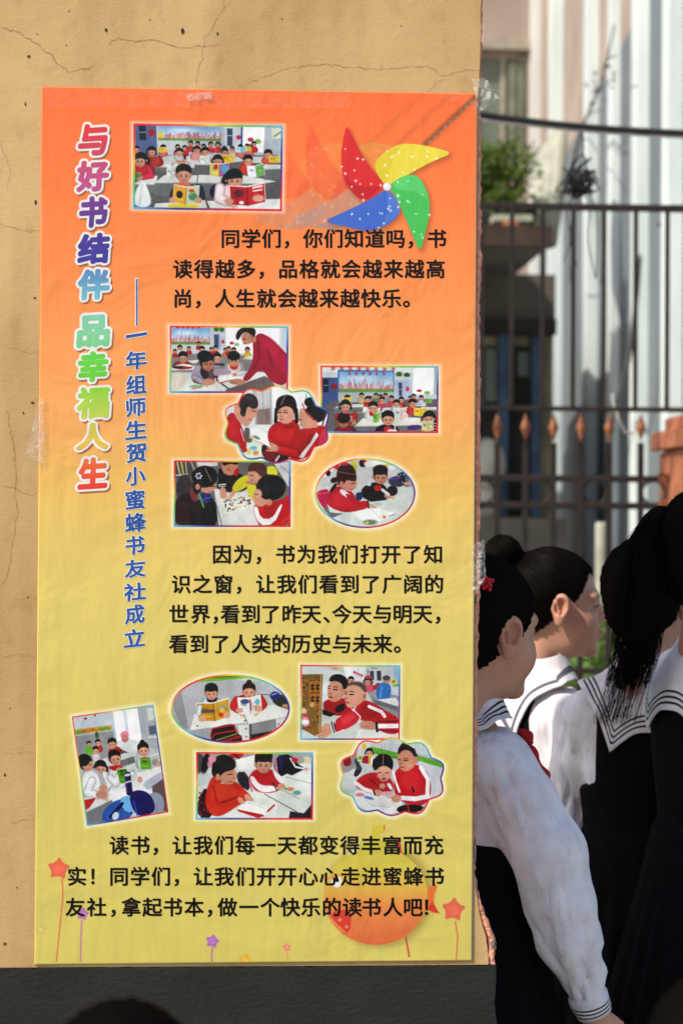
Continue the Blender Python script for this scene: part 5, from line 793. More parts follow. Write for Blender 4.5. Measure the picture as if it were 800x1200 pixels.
# sheet: coarse raster with the ground colour, ghosts, shadows and white glows
sc = Canvas(36, 97, 564, 1136, 1.0); sheet_bg(sc); pinwheel(sc, True); glow(sc)
nx, ny = 300, 590
u, v = np.meshgrid(np.linspace(0, 1, nx), np.linspace(0, 1, ny)); px = quad(POST, u, v)
fx, fy = px[..., 0] - 36 - .5, px[..., 1] - 97 - .5; ix, iy = fx.astype(int), fy.astype(int); wx, wy = (fx - ix)[..., None], (fy - iy)[..., None]
cl = sc.a[iy, ix] * (1 - wx) * (1 - wy) + sc.a[iy, ix + 1] * wx * (1 - wy) + sc.a[iy + 1, ix] * (1 - wx) * wy + sc.a[iy + 1, ix + 1] * wx * wy
cl[:, -1:] = (226, 206, 166)                                  # pale cut edge of the film on the right
o = mesh('film_sheet', Pv(px[..., 0], px[..., 1], YP).reshape(-1, 3), grid_faces(nx, ny), M_PRINT, poster)
set_ink(o, lin(np.clip(cl, 0, 255)).reshape(-1, 3) * INK)
so = o.modifiers.new('thickness', 'SOLIDIFY'); so.thickness = .0012; so.offset = -1
def sub(name, x0, y0, x1, y1, k, paint, Y, label=None):
    c = Canvas(x0, y0, x1, y1, k); sheet_bg(c); pinwheel(c, True) if y0 < 300 else None; glow(c); base = c.a.copy(); paint(c)
    d = np.abs(c.a - base).sum(-1) > 1.2; m = d.copy()
    for dy, dx in ((0, 1), (0, -1), (1, 0), (-1, 0)): m |= np.roll(np.roll(d, dy, 0), dx, 1)
    h = .5 / k; patch(name, c, [(x0 + h, y0 + h), (x1 - h, y0 + h), (x1 - h, y1 - h), (x0 + h, y1 - h)], Y, poster, label, m)
sub('pinwheel_print', 376, 142, 534, 300, 2.0, lambda c: pinwheel(c, False), YP - .00010, 'four-bladed toy pinwheel in red, yellow, green and blue')
sub('bird_print', 374, 962, 520, 1122, 1.7, fruit, YP - .00010, 'round orange and lime green printed bird')
for s in STARS:
    x, y, r = s[:3]; xs = [q[0] for q in s[4]]
    sub('star_print', min(x - r, min(xs)) - 3, y - r - 2, max(x + r, max(xs)) + 3, 1125 if x > 300 else 1127.2, 2.2, lambda c: star_print(c, *s), YP - .00010)
cnt = 0
for fn, shp, cor, lb in PHOTOS:
    c = fn()
    b_ = c.a; b_ = (b_ + np.roll(b_, 1, 0) + np.roll(b_, 1, 1) + np.roll(np.roll(b_, 1, 0), 1, 1)) / 4                    # a camera's softness
    q_ = np.stack([c.X.ravel(), c.Y.ravel(), np.zeros(c.X.size)], -1); mot = sum(vnoise(q_, f_, cnt + 3) * a_ for f_, a_ in ((1 / 120, .05), (1 / 50, .035), (1 / 14, .02))).reshape(c.X.shape)
    c.a = b_ * (1 + mot[..., None]); c.grain(2.6, cnt + 5); c.a = np.clip((c.a - 128) * 1.22 + 110, 4, 246)
    g = c.a.mean(-1, keepdims=True); c.a = g + (c.a - g) * .86
    # rainbow rim along the outline
    p = np.stack([c.x0 + shp[:, 0] * (c.x1 - c.x0), c.y0 + shp[:, 1] * (c.y1 - c.y0)], 1); d2 = np.full(c.X.shape, 1e18); ins = np.zeros(c.X.shape, bool)
    for i in range(len(p)):
        a, b = p[i], p[(i + 1) % len(p)]; e = b - a; t = np.clip(((c.X - a[0]) * e[0] + (c.Y - a[1]) * e[1]) / (e @ e), 0, 1); d2 = np.minimum(d2, (c.X - a[0] - t * e[0]) ** 2 + (c.Y - a[1] - t * e[1]) ** 2)
        if e[1]: ins ^= ((a[1] > c.Y) != (b[1] > c.Y)) & (c.X < a[0] + (c.Y - a[1]) * e[0] / e[1])
    dist = np.sqrt(d2); rim = 11 if shp is RECT else 11.5
    ang = (np.arctan2((c.Y - (c.y0 + c.y1) / 2) / (c.y1 - c.y0), (c.X - (c.x0 + c.x1) / 2) / (c.x1 - c.x0)) / (2 * math.pi) + .375) % 1
    m = np.clip((rim - dist) / 3 + .5, 0, 1)[..., None]; c.a = c.a * (1 - m) + rainbow(ang) * m
    patch('photo_print', c, cor, YP - .00013 - (.00005 if shp is CLOUD else 0), poster, lb, ins if shp is not RECT else None, .86); cnt += 1
# ---- lettering
def glyphs(chars, offs):
    """outline meshes of single characters: {(char, offset): (verts, faces, lo, hi)}"""
    obs = []
    for ch in set(chars):
        for of in offs:
            cu = bpy.data.curves.new('glyph', 'FONT'); cu.body = ch; cu.size = 1; cu.offset = of; cu.resolution_u = 4; o = bpy.data.objects.new('glyph', cu); COL.objects.link(o); obs.append((ch, of, o))
    dg = bpy.context.evaluated_depsgraph_get(); out = {}
    for ch, of, o in obs:
        me = o.evaluated_get(dg).to_mesh(); v = np.array([q.co[:2] for q in me.vertices]) if len(me.vertices) else np.zeros((0, 2)); out[ch, of] = (v, [tuple(q.vertices) for q in me.polygons]); o.evaluated_get(dg).to_mesh_clear()
    for _, _, o in obs: d = o.data; bpy.data.objects.remove(o); bpy.data.curves.remove(d)
    return out
def place(mb, gl, f, Y, r=0, n=0):
    """a character, fattened by n copies of itself shifted r em round a circle, each a hair nearer than the last"""
    v, fc = gl
    for k in range(-1, n):
        dx, dy = (0, 0) if k < 0 else (r * math.cos(2 * math.pi * k / n), r * math.sin(2 * math.pi * k / n))
        p = np.array([f(x + dx, y + dy) for x, y in v]); mb.add(Pv(p[:, 0], p[:, 1], Y - .000008 * (k + 1)), fc)
M_BLACK = print_mat('black_ink', (.007, .005, .005)); M_BLACK.node_tree.nodes['Principled BSDF'].inputs['Specular IOR Level'].default_value = .18
L1 = [('同学们，你们知道吗，书', 270, 24.15, 279.5), ('读得越多，品格就会越来越高', 214.2, 24.65, 315.2), ('尚，人生就会越来越快乐。', 214.2, 24.45, 349.6)]
def zx(lst, x0, s): return [x0 + a / s for a in lst]
L2 = [('因为，书为我们打开了知', 260, 24.75, 649.5), ('识之窗，让我们看到了广阔的', 212.5, 24.65, 684.5),
      ('世界，看到了昨天、今天与明天，', zx([43.5, 100, 146, 177.5, 231, 282.5, 336.5, 388.5, 436, 467.5, 520, 573.5, 625, 677.5, 724], 190, 2.222), 0, 719.5), ('看到了人类的历史与未来。', zx([43.5, 97, 151, 205, 258, 310, 362, 415, 468, 520, 573, 620], 190, 2.222), 0, 754.5)]
L3 = [('读书，让我们每一天都变得丰富而充', 139.8, 24.55, 990.5), ('实！同学们，让我们开开心心走进蜜蜂书', 90.5, 24.6, 1027),
      ('友社，拿起书本，做一个快乐的读书人吧！', zx([177, 227, 272, 308, 357, 405, 455, 498, 533, 583, 633, 680, 728, 777, 825, 870, 920, 967, 1004], 0, 2), 0, 1063)]
BODY = 0
G = glyphs(''.join(t for L in (L1, L2, L3) for t, *_ in L), [BODY])
for L in (L1, L2, L3):
    mb = MB()
    for txt, x0, pitch, yc in L:
        for i, ch in enumerate(txt):
            cx = x0[i] + (3.4 if ch in '，。！、' else 0) if isinstance(x0, list) else x0 + i * pitch; s = 23.6
            place(mb, G[ch, BODY], lambda x, y: (cx + (x - .5) * s, yc - (y - .38) * s * .98), YP - .00030, .024, 6)
    mb.build('text_block', M_BLACK, poster)
# big rainbow title, each character with a white rim and a soft shade
TT = [('与', 88.8, 143, 127.5, 184.6, (228, 52, 52), (206, 72, 96)), ('好', 87, 185.6, 129, 226.8, (204, 74, 110), (184, 84, 140)), ('书', 89.7, 227.8, 127.8, 269, (128, 62, 140), (82, 58, 146)), ('结', 88, 271, 130, 311.5, (76, 54, 146), (64, 58, 156)), ('伴', 88, 313, 130, 353.5, (88, 132, 186), (118, 192, 206)),
      ('品', 87.7, 367, 130, 409, (132, 200, 172), (118, 204, 130)), ('幸', 88.3, 409.5, 128.5, 450, (96, 204, 70), (104, 204, 50)), ('福', 87, 451, 130, 493, (136, 206, 50), (196, 206, 84)), ('人', 86.7, 493, 129.4, 530, (206, 202, 84), (228, 178, 66)), ('生', 88.7, 534, 128, 575, (236, 122, 64), (230, 50, 40))]
G = glyphs(''.join(t[0] for t in TT), [0])
M_WHITE = print_mat('white_ink', tuple(lin((236, 234, 226)) * .92)); M_SH = print_mat('shade_ink', tuple(lin((168, 96, 58))))
rim, shd = MB(), MB(); vv, ff, cc = [], [], []
for ti, (ch, x0, y0, x1, y1, ca, cb) in enumerate(TT):
    v, f = G[ch, 0]; lo, hi = v.min(0), v.max(0); sh = .06
    m = 3.9; ax, ay = (x1 - x0 - 2 * m) / (hi[0] - lo[0]), (y1 - y0 - 2 * m) / (hi[1] - lo[1])
    if ch == '与': ay *= 1
    F_ = lambda x, y: (x0 + m + (x - lo[0]) * ax + 1.2 * math.sin((y - lo[1]) * 2.4), y1 - m - (y - lo[1]) * ay - (x - (lo[0] + hi[0]) / 2) * ay * sh)
    for k in range(-1, 8):
      dx, dy = (0, 0) if k < 0 else (.050 * math.cos(k * math.pi / 4), .050 * math.sin(k * math.pi / 4))
      p = np.array([F_(a + dx, b + dy) for a, b in v]); b = len(vv); vv += list(Pv(p[:, 0], p[:, 1], YP - .00056 - .000008 * k)); ff += [tuple(i + b for i in q) for q in f]
      t = ((p[:, 1] - y0) / (y1 - y0))[:, None]; cc += list(lin(np.clip(np.array(ca) * (1 - t) + np.array(cb) * t, 0, 255)) * INK)
    place(rim, G[ch, 0], F_, YP - .00030, .125, 18); place(shd, G[ch, 0], lambda x, y: (F_(x, y)[0] + 2, F_(x, y)[1] + 2.2), YP - .00004, .12, 12)
    if ti in (4, 9):                                           # the slogan's two halves
        o = mesh('title_lettering', vv, ff, M_PRINT, poster); set_ink(o, np.array(cc)); tag(o, 'slogan half in red, purple and blue characters' if ti == 4 else 'slogan half in green, yellow and red characters')
        shd.build('title_shade', M_SH, o); rim.build('title_rim', M_WHITE, o); rim, shd = MB(), MB(); vv, ff, cc = [], [], []
SB = [('一', 147, 389.5, 172, 396), ('年', 147, 410, 172, 434), ('组', 147.5, 438.5, 172, 462.5), ('师', 148, 465, 171, 489), ('生', 147, 491.7, 172, 515.6), ('贺', 147.5, 518, 171.5, 543), ('小', 147, 546, 170.5, 570), ('蜜', 147, 573, 170, 598), ('蜂', 146.5, 600, 171, 624.5), ('书', 146.5, 627, 169.5, 651), ('友', 146.2, 654.6, 171, 677.5), ('社', 145, 682, 171, 705), ('成', 146.5, 707.5, 169.5, 732), ('立', 145, 736, 170, 759)]
G = glyphs(''.join(t[0] for t in SB), [0]); rim, body = MB(), MB()
for ch, x0, y0, x1, y1 in SB:
    v, f = G[ch, 0]; lo, hi = v.min(0), v.max(0); ax, ay = (x1 - x0 - 1.4) / (hi[0] - lo[0]), (y1 - y0 - 1.4) / (hi[1] - lo[1]); sl = .10 if ch != '一' else .16; ay = min(ay, ax * 1.1) if ch == '一' else ay * .93
    F_ = lambda x, y: (x0 + .7 + (x - lo[0]) * ax + .5 * math.sin(y * 5), (y0 + y1) / 2 - (y - (lo[1] + hi[1]) / 2) * ay - (x - (lo[0] + hi[0]) / 2) * ax * sl)
    place(body, G[ch, 0], F_, YP - .00056, .026, 6); place(rim, G[ch, 0], F_, YP - .00030, .062, 10)
def bar(mb, x0, y0, x1, y1, Y): mb.add(Pv(np.array([x0, x1, x1, x0]), np.array([y0, y0, y1, y1]), Y), [(0, 1, 2, 3)])
dr, db = MB(), MB(); bar(dr, 158.6, 325.5, 162, 382.5, YP - .00030); bar(db, 159.6, 326.5, 161.2, 381.6, YP - .00056); M_BLUE = print_mat('blue_ink', tuple(lin((38, 84, 160)) * .9)); ds = db.build('subtitle_dash', M_BLUE, poster); dr.build('dash_rim', M_WHITE, ds)
rim.build('subtitle_rim', M_WHITE, poster); body.build('subtitle_lettering', M_BLUE, poster)
# ---------------------------------------------------------------- clear tape
def tape_mat(name, tint, rough=.25, dens=.3):
    m = bpy.data.materials.new(name); m.use_nodes = True; t = m.node_tree; N, L = t.nodes, t.links; b = N['Principled BSDF']; out = N['Material Output']
    b.inputs['Base Color'].default_value = (*tint, 1); b.inputs['Roughness'].default_value = rough; tr = N.new('ShaderNodeBsdfTransparent'); mx = N.new('ShaderNodeMixShader'); g = N.new('ShaderNodeNewGeometry')
    n = N.new('ShaderNodeTexNoise'); n.inputs['Scale'].default_value = 120; n.inputs['Detail'].default_value = 4; n.inputs['Distortion'].default_value = 1; L.new(g.outputs['Position'], n.inputs['Vector'])
    r = N.new('ShaderNodeMapRange'); r.inputs['From Min'].default_value = .42; r.inputs['From Max'].default_value = .75; r.inputs['To Min'].default_value = dens * .35; r.inputs['To Max'].default_value = min(1, dens * 2.2); L.new(n.outputs['Fac'], r.inputs['Value'])
    L.new(r.outputs[0], mx.inputs[0]); L.new(tr.outputs[0], mx.inputs[1]); L.new(b.outputs[0], mx.inputs[2]); L.new(mx.outputs[0], out.inputs['Surface'])
    bp = N.new('ShaderNodeBump'); bp.inputs['Strength'].default_value = .7; bp.inputs['Distance'].default_value = .003; L.new(n.outputs['Fac'], bp.inputs['Height']); L.new(bp.outputs[0], b.inputs['Normal']); return m
M_TAPE = tape_mat('clear_tape', (.72, .70, .64), .25, .15); M_TAPE2 = tape_mat('flat_clear_tape', (.78, .66, .50), .3, .03)
def tape(cor, Y, label, nx=14, ny=14, amp=.0015, m=M_TAPE, ragged=0, seed=1):
    g = random.Random(seed); u, v = np.meshgrid(np.linspace(0, 1, nx), np.linspace(0, 1, ny)); px = quad(cor, u, v); p = Pv(px[..., 0], px[..., 1], Y)
    p[..., 1] -= np.abs(vnoise(p.reshape(-1, 3), 90, seed).reshape(u.shape)) * amp
    if ragged: e = (u > .99) | (v > .99) | (v < .01); p[..., 0] += np.where(e, np.array([[g.gauss(0, ragged) for _ in range(nx)] for _ in range(ny)]), 0)
    o = mesh('clear_tape', p.reshape(-1, 3), grid_faces(nx, ny), m, None, True, org=p.reshape(-1, 3).mean(0)); s = o.modifiers.new('thickness', 'SOLIDIFY'); s.thickness = .0003; return tag(o, label, 'tape')
tape([(552, 93), (568, 91), (584, 116), (560, 133)], -.0075, 'crumpled clear tape sticking out past the top right corner of the poster', 16, 16, .010, ragged=.001, seed=4)
tape([(552, 640), (567, 632), (569, 676), (553, 702)], -.0075, 'clear tape flap standing off the wall edge beside the red flower hair tie', 12, 20, .008, ragged=.0006, seed=5)
tape([(46, 468), (52, 466), (53, 548), (31, 532)], -.0062, 'torn triangle of clear tape on the left edge of the poster', 12, 20, .0025, seed=6)
tape([(218, 110), (248, 107), (249, 116), (219, 119)], -.0063, 'short strip of clear tape over the top edge of the poster', 12, 6, .0006, seed=7)
tape([(52, 104), (410, 110), (410, 127), (52, 126)], -.0058, 'long strip of clear tape along the top edge of the poster', 90, 8, .0005, M_TAPE2, seed=8)
tape([(520, 100), (561, 118), (556, 130), (512, 112)], -.0065, 'slanted clear tape over the printed pinwheel stick', 16, 8, .0012, M_TAPE2, seed=9)
# ---------------------------------------------------------------- pupils
M_SKIN = bpy.data.materials.new('skin'); M_SKIN.use_nodes = True
def _skin(m):
    t = m.node_tree; N, L = t.nodes, t.links; b = N['Principled BSDF']; b.inputs['Roughness'].default_value = .5; b.inputs['Specular IOR Level'].default_value = .35
    b.inputs['Subsurface Weight'].default_value = .12; b.inputs['Subsurface Radius'].default_value = (.012, .005, .003); b.inputs['Subsurface Scale'].default_value = 1
    a = N.new('ShaderNodeAttribute'); a.attribute_name = 'ink'; g = N.new('ShaderNodeNewGeometry'); n = N.new('ShaderNodeTexNoise'); n.inputs['Scale'].default_value = 45; n.inputs['Detail'].default_value = 6; L.new(g.outputs['Position'], n.inputs['Vector'])
    r = N.new('ShaderNodeMapRange'); r.inputs['To Min'].default_value = .88; r.inputs['To Max'].default_value = 1.1; L.new(n.outputs['Fac'], r.inputs['Value']); mx = N.new('ShaderNodeMixRGB'); mx.blend_type = 'MULTIPLY'; mx.inputs[0].default_value = 1; L.new(a.outputs['Color'], mx.inputs[1]); L.new(r.outputs[0], mx.inputs[2]); L.new(mx.outputs[0], b.inputs['Base Color'])
    n2 = N.new('ShaderNodeTexNoise'); n2.inputs['Scale'].default_value = 700; L.new(g.outputs['Position'], n2.inputs['Vector']); bp = N.new('ShaderNodeBump'); bp.inputs['Strength'].default_value = .08; bp.inputs['Distance'].default_value = .002; L.new(n2.outputs['Fac'], bp.inputs['Height']); L.new(bp.outputs[0], b.inputs['Normal'])
_skin(M_SKIN)
def hair_mat():
    m = bpy.data.materials.new('black_hair'); m.use_nodes = True; t = m.node_tree; N, L = t.nodes, t.links; b = N['Principled BSDF']
    b.inputs['Roughness'].default_value = .6; b.inputs['Specular IOR Level'].default_value = 0
    a = N.new('ShaderNodeAttribute'); a.attribute_name = 'strand'; n = N.new('ShaderNodeTexNoise'); n.inputs['Scale'].default_value = 2.2; n.inputs['Detail'].default_value = 6; L.new(a.outputs['Vector'], n.inputs['Vector'])
    r = N.new('ShaderNodeValToRGB'); r.color_ramp.elements[0].color = (.0011, .0009, .0008, 1); r.color_ramp.elements[1].color = (.0055, .004, .0034, 1); L.new(n.outputs['Fac'], r.inputs[0]); L.new(r.outputs[0], b.inputs['Base Color'])
    bp = N.new('ShaderNodeBump'); bp.inputs['Strength'].default_value = .8; bp.inputs['Distance'].default_value = .004; L.new(n.outputs['Fac'], bp.inputs['Height']); L.new(bp.outputs[0], b.inputs['Normal'])
    gl = N.new('ShaderNodeBsdfGlossy'); gl.inputs['Color'].default_value = (.34, .27, .23, 1); gl.inputs['Roughness'].default_value = .42; L.new(bp.outputs[0], gl.inputs['Normal']); mx = N.new('ShaderNodeMixShader'); mx.inputs[0].default_value = .020
    L.new(b.outputs[0], mx.inputs[1]); L.new(gl.outputs[0], mx.inputs[2]); L.new(mx.outputs[0], N['Material Output'].inputs['Surface']); return m
M_HAIR = hair_mat()
def cloth_mat(name, col, rough=.85, weave=.15, stripes=False, sheen=.0, band=(.02, .02, .025)):
    m = bpy.data.materials.new(name); m.use_nodes = True; t = m.node_tree; N, L = t.nodes, t.links; b = N['Principled BSDF']; b.inputs['Roughness'].default_value = rough; b.inputs['Specular IOR Level'].default_value = .2; b.inputs['Sheen Weight'].default_value = sheen
    g = N.new('ShaderNodeNewGeometry'); n = N.new('ShaderNodeTexNoise'); n.inputs['Scale'].default_value = 26; n.inputs['Detail'].default_value = 6; L.new(g.outputs['Position'], n.inputs['Vector'])
    r = N.new('ShaderNodeValToRGB'); c = np.array(col); r.color_ramp.elements[0].color = (*(c * .88), 1); r.color_ramp.elements[1].color = (*np.minimum(c * 1.05, .9), 1); r.color_ramp.elements[0].position = .3; r.color_ramp.elements[1].position = .6; L.new(n.outputs['Fac'], r.inputs[0]); src = r.outputs[0]
    if stripes:
        a = N.new('ShaderNodeAttribute'); a.attribute_name = 'edge'; k = None
        for lo, hi in stripes:
            x = N.new('ShaderNodeMath'); x.operation = 'COMPARE'; x.inputs[1].default_value = (lo + hi) / 2; x.inputs[2].default_value = (hi - lo) / 2; L.new(a.outputs['Fac'], x.inputs[0])
            if k is None: k = x
            else: y = N.new('ShaderNodeMath'); y.operation = 'MAXIMUM'; L.new(k.outputs[0], y.inputs[0]); L.new(x.outputs[0], y.inputs[1]); k = y
        mx = N.new('ShaderNodeMixRGB'); L.new(k.outputs[0], mx.inputs[0]); L.new(src, mx.inputs[1]); mx.inputs[2].default_value = (*band, 1); src = mx.outputs[0]
    L.new(src, b.inputs['Base Color'])
    wv = N.new('ShaderNodeTexNoise'); wv.inputs['Scale'].default_value = 420; wv.inputs['Detail'].default_value = 2; L.new(g.outputs['Position'], wv.inputs['Vector'])
    mp3 = N.new('ShaderNodeMapping'); mp3.inputs['Scale'].default_value = (1, 1, .28); L.new(g.outputs['Position'], mp3.inputs[0]); n3 = N.new('ShaderNodeTexNoise'); n3.inputs['Scale'].default_value = 30; n3.inputs['Detail'].default_value = 2.5; n3.inputs['Distortion'].default_value = 1.5; L.new(mp3.outputs[0], n3.inputs['Vector'])
    q = N.new('ShaderNodeMath'); q.operation = 'MULTIPLY_ADD'; q.inputs[1].default_value = 5; L.new(n3.outputs['Fac'], q.inputs[0]); L.new(wv.outputs['Fac'], q.inputs[2])
    bp = N.new('ShaderNodeBump'); bp.inputs['Strength'].default_value = weave; bp.inputs['Distance'].default_value = .0034; L.new(q.outputs[0], bp.inputs['Height']); L.new(bp.outputs[0], b.inputs['Normal']); return m
M_SHIRT = cloth_mat('white_cotton', (.82, .785, .81), .85, .32)
M_DRESS = cloth_mat('black_serge', (.006, .0056, .0066), 1, .2)
M_DRESS.node_tree.nodes['Principled BSDF'].inputs['Specular IOR Level'].default_value = .05
ST3 = [(.010, .0142), (.0195, .0235), (.029, .033)]
M_COLL = cloth_mat('striped_collar_cotton', (.80, .77, .78), .85, .25, ST3)
M_COLL2 = cloth_mat('banded_collar_cotton', (.80, .77, .78), .85, .25, [(.016, .030)], band=(.12, .12, .15))
M_CUFF = cloth_mat('striped_cuff_cotton', (.80, .77, .78), .85, .25, [(.006, .009), (.013, .016), (.020, .023)])
M_SCARF = cloth_mat('red_scarf_cloth', (.42, .016, .016), .7, .2)
M_EYE = mat('eye_white', (.55, .52, .48), .25, .05); M_LASH = mat('lash_black', (.006, .004, .004), .7, .1); M_IRIS = mat('dark_iris', (.012, .007, .005), .15, .05); M_SHOE = mat('black_shoe', (.015, .014, .014), .35, .2); M_SOCK = cloth_mat('white_sock', (.7, .7, .7))
SKINC, LIPC = np.array((.60, .318, .208)), np.array((.44, .135, .105))
def ear_sdf(q):
    c = np.array((-.002, .0715, -.006)); u = np.array((.92, .40, -.10)); u /= np.linalg.norm(u); v = np.array((-.16, 0, 1.)); v -= u * (v @ u); v /= np.linalg.norm(v); w_ = np.cross(u, v); w_ *= np.sign(w_[1])
    l = np.stack([(q - c) @ u, (q - c) @ v, (q - c) @ w_], -1) / 1.16
    d = smin(ell(l, (0, .006, .006), (.0172, .0225, .0085)), ell(l, (.003, -.018, .005), (.010, .0125, .0065)), .008)
    d = smax(d, -ell(l, (.0025, .004, .0118), (.0112, .0160, .0094)), .0025)                      # bowl
    d = smin(d, cap(l, (-.006, .012, .010), (.002, -.012, .0105), .0022, .0018), .003)          # inner fold
    d = smin(d, ell(l, (.0125, -.006, .008), (.0035, .005, .004)), .004)                          # tragus
    return d * 1.16
def head_sdf(p):
    q = p.copy(); q[:, 1] = np.abs(q[:, 1])
    d = ell(p, (-.014, 0, .028), (.092, .075, .083)); d = smin(d, ell(p, (.026, 0, -.03), (.061, .058, .070)), .03)
    d = smin(d, ell(p, (.026, 0, -.076), (.044, .041, .028)), .028); d = smin(d, ell(p, (.0785, 0, -.087), (.0155, .019, .0150)), .018); d = smin(d, ell(p, (.069, 0, -.052), (.022, .027, .026)), .018)
    d = smin(d, ell(q, (.050, .034, -.034), (.031, .026, .030)), .022); d = smin(d, ell(q, (.067, .027, .024), (.013, .025, .009)), .022)
    d = smax(d, -ell(q, (.094, .029, .004), (.015, .017, .012)), .014); d = smin(d, ell(q, (.0690, .031, .003), (.0135, .0150, .0120)), .003)
    d = smax(d, -cap(q, (.082, .018, .0015), (.078, .044, .003), .0016, .0014), .002)            # lid line
    d = smin(d, cap(p, (.083, 0, .012), (.0965, 0, -.015), .0056, .0085), .012); d = smin(d, ell(p, (.0990, 0, -.0185), (.0095, .0092, .0082)), .007); d = smin(d, ell(q, (.0895, .0105, -.0230), (.009, .0068, .0062)), .005)
    d = smin(d, ell(p, (.0925, 0, -.0445), (.0095, .0205, .0056)), .004); d = smin(d, ell(p, (.0905, 0, -.0570), (.0095, .0165, .0062)), .004); d = smax(d, -cap(q, (.104, 0, -.0508), (.086, .023, -.0512), .0024, .0012), .002)
    d = smin(d, ear_sdf(q), .004)
    return smin(d, cap(p, (-.022, 0, -.05), (-.040, 0, -.185), .039, .043), .03)
def hair_sdf(p, th=.009, low=0):
    q = p.copy(); q[:, 1] = np.abs(q[:, 1])
    d = ell(p, (-.016, 0, .028), (.093 + th, .075 + th, .083 + th)); d = smin(d, ell(p, (-.05, 0, -.035), (.052, .055, .045)), .03)
    g = .786 * p[:, 0] - .618 * p[:, 2] - .0150 + .012 * np.sin(q[:, 1] * 52)
    d = smax(d, g * .9 + low, .016)
    return smax(d, -ell(q, (.004, .082, -.010), (.026, .032, .034)), .006)
def torso_sdf(p):
    q = p.copy(); q[:, 1] = np.abs(q[:, 1])
    d = smin(ell(p, (0, 0, .97), (.088, .125, .135)), cap(q, (-.008, 0, 1.045), (-.010, .112, 1.03), .046, .043), .05)
    d = smin(d, ell(p, (0, 0, .82), (.078, .104, .13)), .06); d = smin(d, ell(p, (-.005, 0, .69), (.09, .118, .10)), .06)
    return smin(d, cap(p, (-.018, 0, 1.04), (-.006, 0, 1.12), .043, .038), .03)
def rotz(a): c, s = math.cos(a), math.sin(a); return np.array([[c, -s, 0], [s, c, 0], [0, 0, 1.]])
def roty(a): c, s = math.cos(a), math.sin(a); return np.array([[c, 0, s], [0, 1, 0], [-s, 0, c]])
def rotx(a): c, s = math.cos(a), math.sin(a); return np.array([[1, 0, 0], [0, c, -s], [0, s, c]])
HC = np.array((.012, 0, 1.205))                              # head centre over the feet, for a child 1.32 m tall
